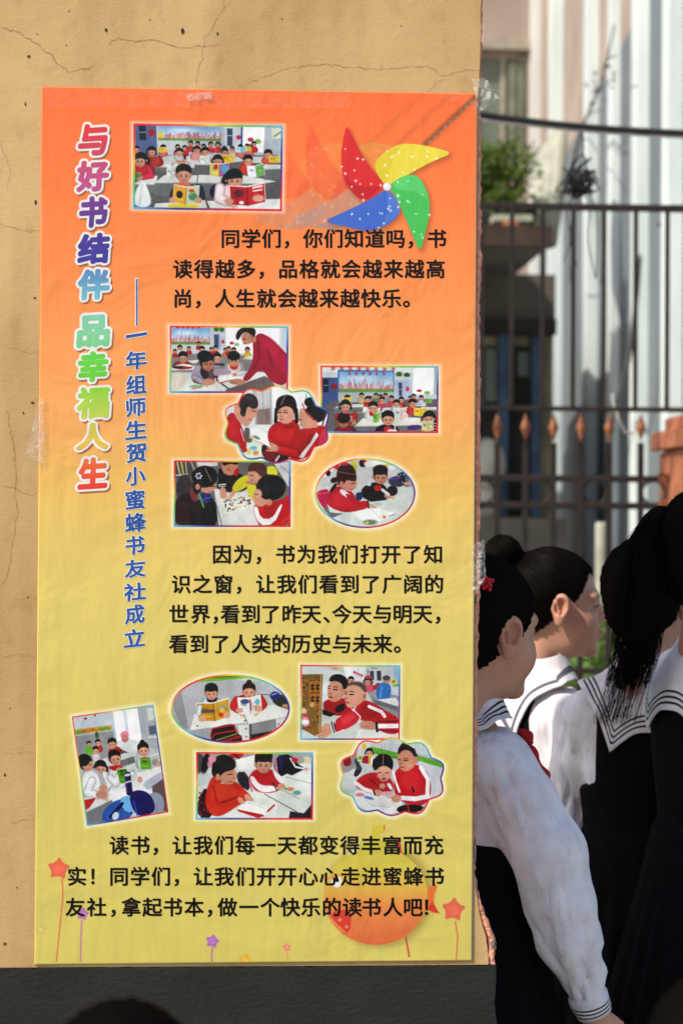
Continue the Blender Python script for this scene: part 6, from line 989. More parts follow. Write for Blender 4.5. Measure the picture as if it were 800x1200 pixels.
class Pupil:
    def __init__(s, loc, yaw, sc, label, hpos=None, hs=1.0, head_yaw=0, nod=0, roll=0, right=None, left=None, group='pupils in sailor uniforms by the wall', fine=.0032, collar=None, style='bun', tie=(-.088, 0, .045), seat=False, front_scarf=True):
        s.loc, s.A, s.sc = np.array(loc, float), rotz(R(yaw)), sc
        s.fine = fine; s.hs = hs; s.HC = HC if hpos is None else s.to_local(hpos); s.root = thing('person', loc, label, 'person', group)
        s.H = rotz(R(head_yaw)) @ roty(R(nod)) @ rotx(R(roll)); s.tie = np.array(tie)
        s.arms = []
        for sd, arm in ((-1, right), (1, left)):
            if arm is None: arm = [((0, sd * .135, 1.03), .044), ((-.005, sd * .165, .93), .052), ((-.005, sd * .178, .82), .046), ((.03, sd * .178, .72), .040), ((.055, sd * .172, .635), .030)]
            s.arms.append([(np.array(a, float), r) for a, r in arm])
        s.body(fine); s.clothes(collar or M_COLL, front_scarf)
    def W(s, v): return np.asarray(v) * s.sc @ s.A.T + s.loc                     # local -> world
    def Hd(s, v): return s.W(np.asarray(v) * s.hs @ s.H.T + s.HC)                          # head -> world
    def to_local(s, w_): return ((np.asarray(w_, float) - s.loc) @ s.A) / s.sc
    def part(s, name, v, f, m, parent=None, smooth=True): return mesh(name, v, f, m, parent or s.root, smooth)
    def body(s, h):
        V1, F1 = nets(head_sdf, (-.13, -.115, -.20), (.125, .115, .13), h)
        lip = np.exp(-(((V1 - (.095, 0, -.0510)) / (.013, .021, .0115)) ** 2).sum(1) * 1.6)[:, None]; q = np.abs(V1[:, 1]); ck = np.exp(-((V1[:, 0] - .06) ** 2 + (q - .04) ** 2 + (V1[:, 2] + .03) ** 2) / .0009)[:, None]
        brow = (np.exp(-((q - .032) / .017) ** 4) * np.exp(-((V1[:, 2] - .0275 + (q - .03) ** 2 * 9) / .0035) ** 2) * (V1[:, 0] > .05))[:, None]; lash = (np.exp(-((q - .031) / .0155) ** 4) * np.exp(-((V1[:, 2] - .0065 + (q - .031) ** 2 * 22) / .0021) ** 2) * (V1[:, 0] > .06))[:, None]
        ear = np.exp(-((q - .075) ** 2 + (V1[:, 0] + .004) ** 2 + (V1[:, 2] + .004) ** 2) / .0006)[:, None]
        c1 = SKINC * (1 - lip) + LIPC * lip; c1 = c1 * (1 - ck * .25) + np.array((.54, .21, .145)) * ck * .25; c1 = c1 * (1 - ear * .3) + np.array((.52, .17, .11)) * ear * .3; c1 = c1 * (1 - brow * .85) + np.array((.02, .014, .012)) * brow * .85; c1 = c1 * (1 - lash * .95) + np.array((.012, .008, .007)) * lash * .95
        V1 = V1 * s.hs @ s.H.T + s.HC
        def bod(p):
            d = torso_sdf(p) + .006
            for arm in s.arms:
                for (a, ra), (b, rb) in zip(arm[:-1], arm[1:]): d = smin(d, cap(p, a, b, min(ra, .030) * .85, min(rb, .027) * .85), .02)
                d = smin(d, s.hand(p, arm), .006)
            for sd in (-1, 1):
                d = smin(d, cap(p, (0, sd * .062, .68), (.004, sd * .062, .38), .062, .042), .03); d = smin(d, cap(p, (.004, sd * .062, .38), (-.012, sd * .062, .06), .042, .028), .02); d = smin(d, ell(p, (.035, sd * .062, .032), (.085, .033, .03)), .02)
            return d
        ex = np.array([a for arm in s.arms for a, _ in arm]); lo = np.minimum((-.14, -.2, -.005), ex.min(0) - .15); hi = np.maximum((.16, .2, 1.10), np.minimum(ex.max(0) + .15, (9, 9, 1.10)))
        V2, F2 = nets(bod, lo, hi, .0075)
        c2 = np.tile(SKINC, (len(V2), 1)); V = np.concatenate([s.W(V1), s.W(V2)])
        o = s.part('body', V, np.concatenate([F1, F2 + len(V1)]), M_SKIN); set_ink(o, np.concatenate([c1, c2])); s.bodyobj = o
        for sd in (-1, 1):
            e = MB(); ir = MB()
            for mb, c, r in ((e, (.0735, sd * .031, .0015), .0105), (ir, (.0788, sd * .0312, .0015), .0060)):
                vv = []; n = 12
                for i in range(n):
                    for j in range(7): t, ph = 2 * math.pi * i / n, math.pi * j / 6; vv.append(np.array(c) + r * np.array((math.sin(ph) * math.cos(t), math.sin(ph) * math.sin(t), math.cos(ph) * .55)))
                mb.add(s.Hd(vv), [(i * 7 + j, i * 7 + j + 1, ((i + 1) % n) * 7 + j + 1, ((i + 1) % n) * 7 + j) for i in range(n) for j in range(6)])
            eo = e.build('eye', M_EYE, s.root, True); lb_ = MB(); lb_.tube([s.Hd((.0815 - .0042 * (t * t) - .003 * max(0, t) * t, sd * (.031 + .0135 * t), .0085 - .0035 * t * t)) for t in np.linspace(-1, 1.15, 9)], [.0006, .0011, .0013, .0014, .0014, .0014, .0014, .0012, .0007], 6); lb_.build('eyelash', M_LASH, eo, True); ir.build('iris', M_IRIS, eo, True)
    def hand(s, p, arm):
        (a, _), (b, _) = arm[-2], arm[-1]; d = (b - a) / np.linalg.norm(b - a); x = np.array((1., 0, 0)) - d * d[0]; x /= np.linalg.norm(x); y = np.cross(d, x); w0 = b + d * .01
        L = np.stack([(p - w0) @ d, (p - w0) @ x, (p - w0) @ y], -1)
        r = smin(ell(L, (.036, 0, 0), (.044, .030, .013)), cap(L, (-.02, 0, 0), (.01, 0, 0), .021, .019), .012)
        for k, (o, ln) in enumerate(((.021, .045), (.007, .052), (-.007, .048), (-.020, .037))):
            r = smin(r, smin(cap(L, (.066, o, 0), (.066 + ln * .5, o * 1.1, -.004), .0075, .0068), cap(L, (.066 + ln * .5, o * 1.1, -.004), (.066 + ln * .9, o * 1.15, -.018), .0068, .0055), .003), .005)
        return smin(r, smin(cap(L, (.012, .024, -.002), (.04, .041, -.010), .0095, .008), cap(L, (.04, .041, -.010), (.062, .040, -.018), .008, .0065), .004), .008)
    def sleeves(s, p, off=0):
        d = np.full(len(p), 9.)
        for arm in s.arms:
            for (a, ra), (b, rb) in zip(arm[:-1], arm[1:]): d = smin(d, cap(p, a, b, ra + off, rb + off), .012)
        return d
    def cut(s, p, d):
        """sleeves end square at the wrist"""
        for arm in s.arms:
            (a, _), (b, rb) = arm[-2], arm[-1]; e = (b - a) / np.linalg.norm(b - a); near = np.linalg.norm(p - b, axis=1) < .08; d = np.where(near, np.maximum(d, (p - b) @ e), d)
        return d
    def clothes(s, mcol, scarf):
        def blouse(p):
            d = smin(torso_sdf(p) - .006 + .05 * np.clip(.92 - p[:, 2], 0, .3), s.sleeves(p), .02); d = smax(d, p[:, 2] - 1.085, .004); d = np.maximum(d, .66 - p[:, 2]) if False else d
            return s.cut(p, np.maximum(d, np.where(np.abs(p[:, 1]) < .13, .70 - p[:, 2], -1)))
        ex = np.array([a for arm in s.arms for a, _ in arm]); lo = np.minimum((-.13, -.17, .6), ex.min(0) - .09); hi = np.maximum((.13, .17, 1.10), np.minimum(ex.max(0) + .09, (9, 9, 1.1)))
        V, F = nets(blouse, lo, hi, .0036 if s.fine < .003 else .006)
        g = random.Random(int(s.loc[0] * 1000)); segs = []
        for arm in s.arms:
            L = [a for a, _ in arm]; Rr = [r for _, r in arm]
            for k in range(60):
                i = g.randrange(len(L) - 1); t = g.random(); d = L[i + 1] - L[i]; l = np.linalg.norm(d); d /= l; u = np.cross(d, (0, .3, 1.)); u /= np.linalg.norm(u); w_ = np.cross(d, u); an = g.uniform(0, 2 * math.pi)
                n = u * math.cos(an) + w_ * math.sin(an); tg = np.cross(d, n); c = L[i] + d * l * t + n * (Rr[i] * (1 - t) + Rr[i + 1] * t); ln = g.uniform(.05, .17); sl = g.gauss(.12, .22); dr = d + tg * sl; dr /= np.linalg.norm(dr)
                segs.append((c - dr * ln, c + dr * ln, g.uniform(.004, .0085), g.choice((-1.5, -1.5, -1.2, .8)) * g.uniform(.004, .0085)))
            for k in range(11):                                   # long soft folds running down the sleeve
                i = g.randrange(0, max(1, len(L) - 2)); d = L[i + 1] - L[i]; l = np.linalg.norm(d); d /= l; u = np.cross(d, (0, .3, 1.)); u /= np.linalg.norm(u); w_ = np.cross(d, u); an = g.uniform(0, 2 * math.pi); n = u * math.cos(an) + w_ * math.sin(an)
                c = L[i] + d * l * g.random() + n * Rr[i]; dr = d + np.cross(d, n) * g.gauss(0, .15); segs.append((c - dr * .10, c + dr * .12, g.uniform(.010, .016), -g.uniform(.007, .013)))
            a, b = L[0], L[1]
            for k in range(9): segs.append((a + np.array((g.uniform(-.05, .05), 0, g.uniform(-.02, .05))), b + np.array((g.uniform(-.07, .07), g.uniform(-.03, .03), g.uniform(-.06, .03))), .006, -.0035))
        V0_ = V; V = creases(V, F, segs); k_ = np.ones(len(V))
        for arm in s.arms: k_ = np.minimum(k_, np.clip((np.linalg.norm(V0_ - arm[-1][0], axis=1) - .02) / .05, 0, 1))
        V = V0_ + (V - V0_) * k_[:, None]; V += normals(V, F) * (vnoise(V, 22, 3) * .0022 + vnoise(V, 60, 5) * .0005)[:, None]
        s.blouse = s.part('blouse', s.W(V), F, M_SHIRT)
        # cuffs with three dark lines
        for arm in s.arms:
            (a, _), (b, rb) = arm[-2], arm[-1]; d = (b - a) / np.linalg.norm(b - a); x = np.array((1., 0, 0)) - d * d[0]; x /= np.linalg.norm(x); y = np.cross(d, x); v = []; ed = []
            for k, (t, rr) in enumerate(((.004, rb * .80), (.005, rb * 1.08), (-.003, rb * 1.16), (-.012, rb * 1.20), (-.022, rb * 1.22), (-.032, rb * 1.22), (-.037, rb * 1.02))):
                for j in range(28): an = 2 * math.pi * j / 28; v.append(b + d * t + (x * math.cos(an) + y * math.sin(an)) * rr * (1 + .03 * math.sin(3 * an + k))); ed.append(.005 - t)
            o = s.part('cuff', s.W(v), [(k * 28 + j, (k + 1) * 28 + j, (k + 1) * 28 + (j + 1) % 28, k * 28 + (j + 1) % 28) for k in range(6) for j in range(28)], M_CUFF); at = o.data.attributes.new('edge', 'FLOAT', 'POINT'); at.data.foreach_set('value', np.array(ed, 'f4'))
        # sleeveless pinafore with a pleated skirt
        def dress(p):
            an = np.arctan2(p[:, 1], p[:, 0]); rr = np.hypot(p[:, 0] * 1.12, p[:, 1] * .95); z = p[:, 2]
            skirt = np.maximum((rr - (.120 + (.78 - z) * .26) - .008 * np.clip((.76 - z) * 4, 0, 1) * np.sin(an * 22)) * .8, np.maximum(z - .80, .40 - z))
            top = smax(torso_sdf(p) - .0125, np.abs(p[:, 1]) - (.098 + 1.6 * np.clip(.905 - z, 0, 1)), .006); top = np.maximum(top, np.maximum(z - 1.068, .60 - z)); top = smax(top, -ell(p, (.09, 0, 1.06), (.09, .075, .13)), .01)
            return smin(top, skirt, .02)
        V, F = nets(dress, (-.25, -.25, .38), (.25, .25, 1.09), .0075); s.part('pinafore', s.W(V), F, M_DRESS)
        # sailor collar: traced outward from the neck over the shoulders
        surf = lambda p: smin(smin(torso_sdf(p) - .0125, s.sleeves(p), .03), torso_sdf(p) - .0125, .01) - .004
        def grad(p): e = .0015; return np.stack([(surf(p + e * np.eye(3)[i]) - surf(p - e * np.eye(3)[i])) / (2 * e) for i in range(3)], -1)
        nth, ns = 121, 46; th = np.linspace(R(28), R(332), nth); hb, hw, r0 = .195, .150, .050
        fx, fy = np.cos(th), np.sin(th); Lr = np.full(nth, 9.)
        Lr = np.minimum(Lr, np.where(np.abs(fy) > 1e-6, hw / np.maximum(np.abs(fy), 1e-6), 9)); Lr = np.minimum(Lr, np.where(fx < 0, hb / np.maximum(-fx, 1e-6), 9)); Lr = np.minimum(Lr, np.where(fx > 0, (hw + .0) / np.maximum(np.abs(fy) + .95 * fx, 1e-6), 9)); Lr = np.maximum(Lr, r0 + .012)
        p = np.stack([-.012 + r0 * fx * .92, r0 * fy, np.full(nth, 1.10)], -1)
        for _ in range(60): p[:, 2] -= np.clip(surf(p) * .5, -.004, .006)
        d = np.stack([fx, fy, np.zeros(nth) - .4], -1); pts = [p.copy()]
        for k in range(ns - 1):
            n = grad(p); n /= np.linalg.norm(n, axis=1)[:, None]; d = d + np.array((0, 0, -.04)); d = d - n * (d * n).sum(1)[:, None] * .85; d /= np.linalg.norm(d, axis=1)[:, None]
            p = p + d * ((Lr - r0) / (ns - 1))[:, None]; sv = surf(p); n = grad(p); n /= np.linalg.norm(n, axis=1)[:, None]; p = p - n * np.minimum(sv, 0)[:, None] - n * np.clip(sv - .004, 0, .004)[:, None] * .5; pts.append(p.copy())
        pts = np.stack(pts, 0); rr = r0 + (Lr - r0)[None] * np.linspace(0, 1, ns)[:, None]; X, Y = rr * fx, rr * fy
        ed = np.minimum(hw - np.abs(Y), np.where(X < 0, X + hb, 9)); ed = np.minimum(ed, np.where(X > 0, (hw - np.abs(Y) - .95 * X) / 1.38, 9))
        pts[..., 2] += (vnoise(pts.reshape(-1, 3), 30, 9).reshape(ns, nth) * .004) * np.linspace(0, 1, ns)[:, None]
        o = s.part('sailor_collar', s.W(pts.reshape(-1, 3)), grid_faces(nth, ns), mcol); at = o.data.attributes.new('edge', 'FLOAT', 'POINT'); at.data.foreach_set('value', ed.ravel().astype('f4'))
        so = o.modifiers.new('thickness', 'SOLIDIFY'); so.thickness = .003; so.offset = 1
        if scarf:
            kn = lambda y, sg: cap(y, (.088, 0, .955), (.088, 0, .955), .017, .017)
            def sc_(p):
                d = ell(p, (.108, 0, .966), (.016, .020, .017))
                for sd in (-1, 1): d = smin(d, cap(p, (.116, sd * .006, .955), (.134, sd * .026, .85), .012, .018), .01); d = smin(d, cap(p, (.106, sd * .008, .966), (.062, sd * .058, 1.045), .012, .010), .012)
                return d
            V, F = nets(sc_, (.02, -.08, .82), (.17, .08, 1.07), .005); s.part('neck_scarf', s.W(V), F, M_SCARF)
        # shoes and socks
        for sd in (-1, 1):
            V, F = nets(lambda p: smax(smin(ell(p, (.035, sd * .062, .034), (.092, .040, .036)), cap(p, (-.012, sd * .062, .07), (-.012, sd * .062, .05), .036, .036), .02), .0008 - p[:, 2], .002), (-.09, sd * .062 - .06, -.006), (.15, sd * .062 + .06, .12), .006); s.part('shoe', s.W(V), F, M_SHOE)
            V, F = nets(lambda p: np.maximum(cap(p, (.0, sd * .062, .34), (-.012, sd * .062, .06), .046, .034), p[:, 2] - .24), (-.07, sd * .062 - .07, .08), (.07, sd * .062 + .07, .26), .008); s.part('sock', s.W(V), F, M_SOCK)
    # ---- hair
    def strandize(s, o, Vh, tie=None):
        t = s.tie if tie is None else np.array(tie); ax = t / np.linalg.norm(t); a = np.cross(ax, (0, 1., 0)); a /= np.linalg.norm(a); b = np.cross(ax, a); d = Vh - t * .9
        an = np.arctan2(d @ b, d @ a); rr = np.linalg.norm(d, axis=1); at = o.data.attributes.new('strand', 'FLOAT_VECTOR', 'POINT'); at.data.foreach_set('vector', np.stack([np.cos(an) * 26, np.sin(an) * 26, rr * 9], -1).ravel().astype('f4'))
    def cap_hair(s, th=.009, low=0, h=.0042, extra=None):
        f = (lambda p: smin(hair_sdf(p, th, low), extra(p), .008)) if extra else (lambda p: hair_sdf(p, th, low))
        V, F = nets(f, (-.20, -.11, -.12), (.12, .11, .20), h)
        N = normals(V, F); t = s.tie; ax = t / np.linalg.norm(t); a = np.cross(ax, (0, 1., 0)); a /= np.linalg.norm(a); b = np.cross(ax, a); d = V - t * .9; an = np.arctan2(d @ b, d @ a)
        V2 = V + N * (.0011 * np.sin(an * 37) + .0009 * np.sin(an * 61 + 1.3) + vnoise(V, 40, 2) * .001)[:, None]
        o = s.part('hair', s.Hd(V2), F, M_HAIR); s.strandize(o, V); s.hair = o; return o
    def wisps(s, lines, r=.0006, name='loose_strands'):
        mb = MB()
        for L in lines: pts = spline(L, 5); k = len(pts); mb.tube(pts, [r * (1 - .75 * i / k) for i in range(k)], 4, False)
        o = mesh(name, mb.v, mb.f, M_HAIR, s.root, True); at = o.data.attributes.new('strand', 'FLOAT_VECTOR', 'POINT'); v = np.array(mb.v) * 40; at.data.foreach_set('vector', v.ravel().astype('f4')); return o
    def flyaways(s, n, seed=1, out=.012, tie=None):
        g = random.Random(seed); L = []
        for _ in range(n):
            t, ph = g.uniform(0, 2 * math.pi), g.uniform(.05, 1.5); c = np.array((-.016, 0, .028)); v0 = np.array((math.sin(ph) * math.cos(t) * .101, math.sin(ph) * math.sin(t) * .084, math.cos(ph) * .092)) + c
            if .786 * v0[0] - .618 * v0[2] - .0196 > 0: continue
            dd = (s.tie - v0); dd /= np.linalg.norm(dd); nn = (v0 - c); nn /= np.linalg.norm(nn); ln = g.uniform(.03, .08)
            L.append([s.Hd(v0 - nn * .004), s.Hd(v0 + dd * ln * .5 + nn * out * g.uniform(.2, .7)), s.Hd(v0 + dd * ln + nn * out * g.uniform(.1, 1) + np.array((0, g.gauss(0, .004), 0)))])
        s.wisps(L, .0006)
_o = P(562, 1000, .47)
def ground_at(px, Y): p = P(px, 600, Y); return (p.x, Y, 0)
# nearest girl: beside the wall edge, body to the right, head turned away from us
def fit_scale(px, py, Y): return P(px, py, Y).z / 1.205
g1loc = ground_at(556, .47); A1 = rotz(R(10)); S1 = 1.022
def arm_px(spec, loc, A, sc): return [(((np.array(P(x, y, Y)) - np.array(loc)) @ A) / sc, r / sc) for x, y, Y, r in spec]
arm1 = arm_px([(583, 893, .385, .060), (612, 945, .345, .064), (641, 1000, .325, .069), (655, 1060, .32, .064), (664, 1098, .325, .060), (681, 1142, .335, .038), (694, 1184, .35, .029)], g1loc, A1, S1)
g1 = Pupil(g1loc, 10, S1, 'nearest girl at the wall edge, white sailor blouse, red flower in her black hair', hpos=P(562, 739, .45), hs=1.12, head_yaw=22, nod=6, right=arm1, fine=.0028)
g1.cap_hair(.010, low=-.013, h=.0034, extra=lambda p: smin(ell(p, (-.10, 0, .012), (.042, .050, .055)), ell(p, (-.062, 0, -.052), (.040, .052, .045)), .02))
g1.flyaways(160, 3)
fl = MB(); fc = g1.to_local(P(569.5, 683, .40)); fcw = np.array(P(569.5, 683, .352))
for k in range(11):
    a = k * 2.4; rr = .0035 + .0012 * k * .75; c = fcw + np.array((rr * math.cos(a), rr * .35 * math.sin(a * 1.7) - .003, rr * math.sin(a))); vv = []
    for i in range(8):
        for j in range(6): t, ph = 2 * math.pi * i / 8, math.pi * j / 5; vv.append(c + .0042 * np.array((math.sin(ph) * math.cos(t), math.sin(ph) * math.sin(t), math.cos(ph))))
    fl.add(vv, [(i * 6 + j, i * 6 + j + 1, ((i + 1) % 8) * 6 + j + 1, ((i + 1) % 8) * 6 + j) for i in range(8) for j in range(5)])
fl.build('flower_hair_tie', mat('red_plastic_beads', (.62, .018, .03), .35, .1), g1.hair, True)
sv, sf_ = [], []
for A_, B_, C_, ra in ((P(611, 858, .385), P(619, 864, .382), P(622, 870, .385), .0075), (P(622, 876, .40), P(636, 908, .405), P(649, 942, .42), .0085)):
    a_, b_, c_ = (g1.to_local(q) for q in (A_, B_, C_)); lo_, hi_ = np.min([a_, b_, c_], 0) - .04, np.max([a_, b_, c_], 0) + .04
    V, F = nets(lambda p: smin(cap(p, a_, b_, ra * .7, ra), cap(p, b_, c_, ra, ra * .8), .01) + .002 * np.sin(p[:, 2] * 160), lo_, hi_, .004); g1.part('scarf_tail', g1.W(V), F, M_SCARF)
# second girl in profile with a top bun
g2 = Pupil(ground_at(639, 1.28), 12, fit_scale(650, 711, 1.28) * .962, 'girl in profile with a round bun, standing between the nearest girl and the fence', hpos=P(652, 709, 1.28), hs=1.0, head_yaw=-13, nod=5, collar=M_COLL2, fine=.0026, tie=(-.085, 0, .085), left=None)
g2.cap_hair(.008, h=.0034, extra=lambda p: smin(ell(p, (-.098, 0, .082), (.030, .030, .024)), smin(ell(p, (-.122, 0, .098), (.040, .044, .038)), ell(p, (-.132, .012, .085), (.03, .03, .03)), .01), .006))
g2.flyaways(150, 5, .010)
# third girl from behind, a plait's round head hidden by the ponytail in front
arma = lambda sd: [((0, sd * .135, 1.03), .044), ((.05, sd * .150, .94), .050), ((.10, sd * .150, .86), .044), ((.18, sd * .11, .84), .038), ((.25, sd * .07, .86), .030)]
g3 = Pupil(ground_at(755, 1.02), 84, fit_scale(748, 722, 1.02) * .985, 'girl seen from behind, striped collar on her back, between the profile girl and the ponytail', hpos=P(761, 703, 1.02), head_yaw=-32, nod=6, fine=.0045, tie=(-.09, 0, -.02), left=[((0, .112, 1.03), .042), ((.03, .126, .94), .042), ((.07, .126, .84), .038), ((.13, .10, .78), .034), ((.20, .07, .80), .029)], right=arma(-1))
g3.cap_hair(.012, low=-.016, extra=lambda p: ell(p, (-.055, 0, -.02), (.058, .062, .06))); g3.flyaways(120, 7)
# fourth girl, long ponytail swinging towards us
armf = [((0, -.135, 1.03), .044), ((.06, -.165, .95), .052), ((.12, -.165, .86), .046), ((.21, -.14, .85), .038), ((.28, -.11, .86), .030)]
g4 = Pupil(ground_at(842, .72), 26, fit_scale(848, 655, .72) * .955, 'tallest girl at the right border with a long loose black ponytail', hpos=P(848, 655, .72), hs=1.08, head_yaw=0, nod=2, fine=.0045, tie=(-.104, 0, .04), right=armf, left=arma(1))
g4.cap_hair(.010); g4.flyaways(120, 9)
g = random.Random(21); L = []
for k in range(900):
    a, q = g.uniform(0, 2 * math.pi), math.sqrt(g.random()); u, v = q * math.cos(a), q * math.sin(a); ln = g.choice((1, 1, .95, .88, .8)) * g.uniform(.84, 1.06)
    K = [(791, 611, .722, 5, 5), (776, 604, .715, 11, 10), (760, 628, .70, 22, 16), (752, 670, .69, 29, 20), (749, 715, .69, 31, 22), (745, 760, .695, 30, 20), (734, 802, .705, 27, 16), (721, 846, .715, 28, 12)]
    pts = []
    for i, (x, y, Y, rx, ry) in enumerate(K):
        t = i / 7
        if t > ln + .05: break
        wv = math.sin(t * 9 + k) * 1.4 * t; pts.append(P(x + u * rx + wv + (g.gauss(0, 1.6) * t), y + v * ry * .5 + g.gauss(0, 1), Y + v * .00165 * rx * .9))
    L.append(pts)
o = g4.wisps(L, .00085, 'ponytail'); o.data.materials[0] = M_HAIR
core = MB(); core.tube(spline([P(x, y, Y) for x, y, Y, _, _ in K[:-1]], 4), [.006, .010, .014, .018, .021, .024, .027, .029, .031, .033, .035, .036, .036, .036, .036, .035, .034, .032, .030, .026, .022, .018, .014, .010, .004][:25], 14)
core = core.build('ponytail_core', M_HAIR, o, True)
tw = MB(); t0 = P(789, 612, .72); t1 = P(782, 605, .717)
for k in range(4): tw.tube([Vector(t0.lerp(t1, k / 3)) + Vector((.0, math.cos(a) * .015, 0)) + Vector((-.005, 0, .009)) * (math.sin(a) * 1.5) for a in [2 * math.pi * i / 16 for i in range(17)]], .0045, 6, False)
tw.build('hair_band', mat('black_elastic', (.012, .012, .014), .7, .2), g4.hair, True)
bd = MB(); c = np.array(P(779.5, 628, .675)); vv = [c + .0085 * np.array((math.sin(ph) * math.cos(t), math.sin(ph) * math.sin(t), math.cos(ph))) for t in [2 * math.pi * i / 14 for i in range(14)] for ph in [math.pi * j / 8 for j in range(9)]]
bd.add(vv, [(i * 9 + j, i * 9 + j + 1, ((i + 1) % 14) * 9 + j + 1, ((i + 1) % 14) * 9 + j) for i in range(14) for j in range(8)]).build('hair_bead', mat('pearl_bead', (.75, .70, .64), .15, .08, spec=.6), g4.hair, True)
# two children right in front of the camera: only the tops of their heads show
for (px, Y, sc, yaw, lb) in ((148, -1.57, fit_scale(148, 1302, -1.57), 75, 'small dark haired child in front of the grey wall foot at lower left'), (846, -1.50, fit_scale(850, 1262, -1.5), 80, 'small dark haired child in the lower right corner before the girls')):
    g5 = Pupil(ground_at(px, Y), yaw, sc, lb, fine=.006, nod=-2); g5.cap_hair(.011, h=.006); g5.flyaways(80, 13)
# ---------------------------------------------------------------- iron fence with a grille welded on top of its spear heads
YF = 5.3; FS = (YF + 3.5) / FPX
M_IRON = mat('brown_iron_paint', (.022, .012, .009), .55, .4, 30, .2, 200, col2=(.009, .006, .005)); M_SPEAR = mat('rusty_orange_iron', (.30, .105, .040), .6, .35, 40, .2, 200)
f0 = ground_at(690, YF)
fence = thing('iron_fence', f0, 'dark brown iron railing with orange spear heads and a tall grille above, behind the girls', 'fence')
xl, xr = P(130, 600, YF).x, P(782, 600, YF).x
def rail(y, hh, name='rail', yy=YF, x0=None, x1=None): z = P(690, y, YF).z; return MB().box((x0 or xl, yy - hh * .6, z - hh), (x1 or xr, yy + hh * .6, z + hh)).build(name, M_IRON, fence, bevel=.004)
rail(561, .0135); rail(592.5, .0135); rail(786.5, .013); rail(479.3, .010); rail(243, .0145)
gx = [564, 599, 635, 671, 707, 744, 781]; sx = [549, 582, 615, 648, 680, 713, 750]
zt = P(690, 243, YF).z; zm = P(690, 479.3, YF).z
for k, x in enumerate([527 - 35.5 * k for k in range(11)] + gx): q = P(x, 360, YF).x; MB().box((q - .0085, YF - .0085, zm), (q + .0085, YF + .0085, zt)).build('grille_bar', M_IRON, fence)
for x in [516 - 33 * k for k in range(12)] + sx:
    q = P(x, 560, YF).x; zb = P(x, 519, YF).z; MB().box((q - .011, YF - .011, .06), (q + .011, YF + .011, zb)).build('fence_bar', M_IRON, fence)
    a, c, b = P(x, 484, YF).z, P(x, 501, YF).z, P(x, 518, YF).z; w_ = .021
    mb = MB().add([(q, YF, a), (q - w_, YF, c), (q, YF - .012, c), (q + w_, YF, c), (q, YF + .012, c), (q, YF, b)], [(0, 1, 2), (0, 2, 3), (0, 3, 4), (0, 4, 1), (5, 2, 1), (5, 3, 2), (5, 4, 3), (5, 1, 4)]); mb.build('spear_head', M_SPEAR, fence)
zr = (P(690, 561, YF).z + P(690, 592.5, YF).z) / 2
for x in (565, 631, 696.5, 765): q = P(x, 577, YF).x; MB().tube([(q + .047 * math.cos(t), YF, zr + .047 * math.sin(t)) for t in [2 * math.pi * i / 28 for i in range(29)]], .006, 6, False).build('ring', M_IRON, fence, True)
for y in (560.5, 592.5): a = P(770.5, y, YF); MB().box((a.x, YF - .016, a.z - .021), (a.x + .036, YF + .016, a.z + .021)).build('rail_clamp', M_SPEAR, fence, bevel=.004)
MB().box((xl - .06, YF - .05, 0), (xl, YF + .05, zt + .1)).build('end_post', M_IRON, fence); xe = P(905, 600, YF).x + .14
MB().box((xe - .05, YF - .05, 0), (xe, YF + .05, zt + .1)).build('end_post', M_IRON, fence); MB().box((xr, YF - .01, zt - .0145), (xe - .05, YF + .01, zt + .0145)).build('rail', M_IRON, fence); MB().box((xr, YF - .008, zm - .01), (xe - .05, YF + .008, zm + .01)).build('rail', M_IRON, fence)
for k in range(1, 4): q = P(781 + 36.5 * k, 360, YF).x; MB().box((q - .0085, YF - .0085, zm + .01), (q + .0085, YF + .0085, zt - .0145)).build('grille_bar', M_IRON, fence)
M_GP = mat('salmon_painted_post', (.44, .155, .075), .75, .25, 14, .3, 90)
gp = thing('gate_post', ground_at(845, YF), 'salmon orange masonry post with a stepped cap at the right end of the iron railing', 'post')
def bx(name, x0, y0, x1, y1, d, m, parent, Y=YF, bevel=.006): a, b = P(x0, y0, Y), P(x1, y1, Y); return MB().box((a.x, Y - d, b.z), (b.x, Y + d, a.z)).build(name, m, parent, bevel=bevel)
a, b = P(784, 528, YF), P(900, 528, YF); MB().box((a.x, YF - .2, 0), (b.x, YF + .2, a.z)).build('shaft', M_GP, gp, bevel=.008); bx('cap', 775, 505, 909, 527.8, .23, M_GP, gp); bx('cap_top', 789, 488, 895, 504.8, .18, M_GP, gp)
M_WHT = mat('white_limewash', (.74, .76, .72), .9, .12, 3, .2, 60, stretch=(1, 1, .3))
hp = thing('hinge_post', ground_at(781, YF + .26), 'thin pale post against the left side of the salmon gate post', 'post'); a, b = P(777.5, 534, YF + .26), P(786, 534, YF + .26); MB().box((a.x, YF + .24, 0), (b.x, YF + .28, a.z)).build('shaft', M_WHT, hp); MB().box((a.x - .01, YF + .23, a.z), (b.x + .01, YF + .29, a.z + .012)).build('cap', M_WHT, hp)
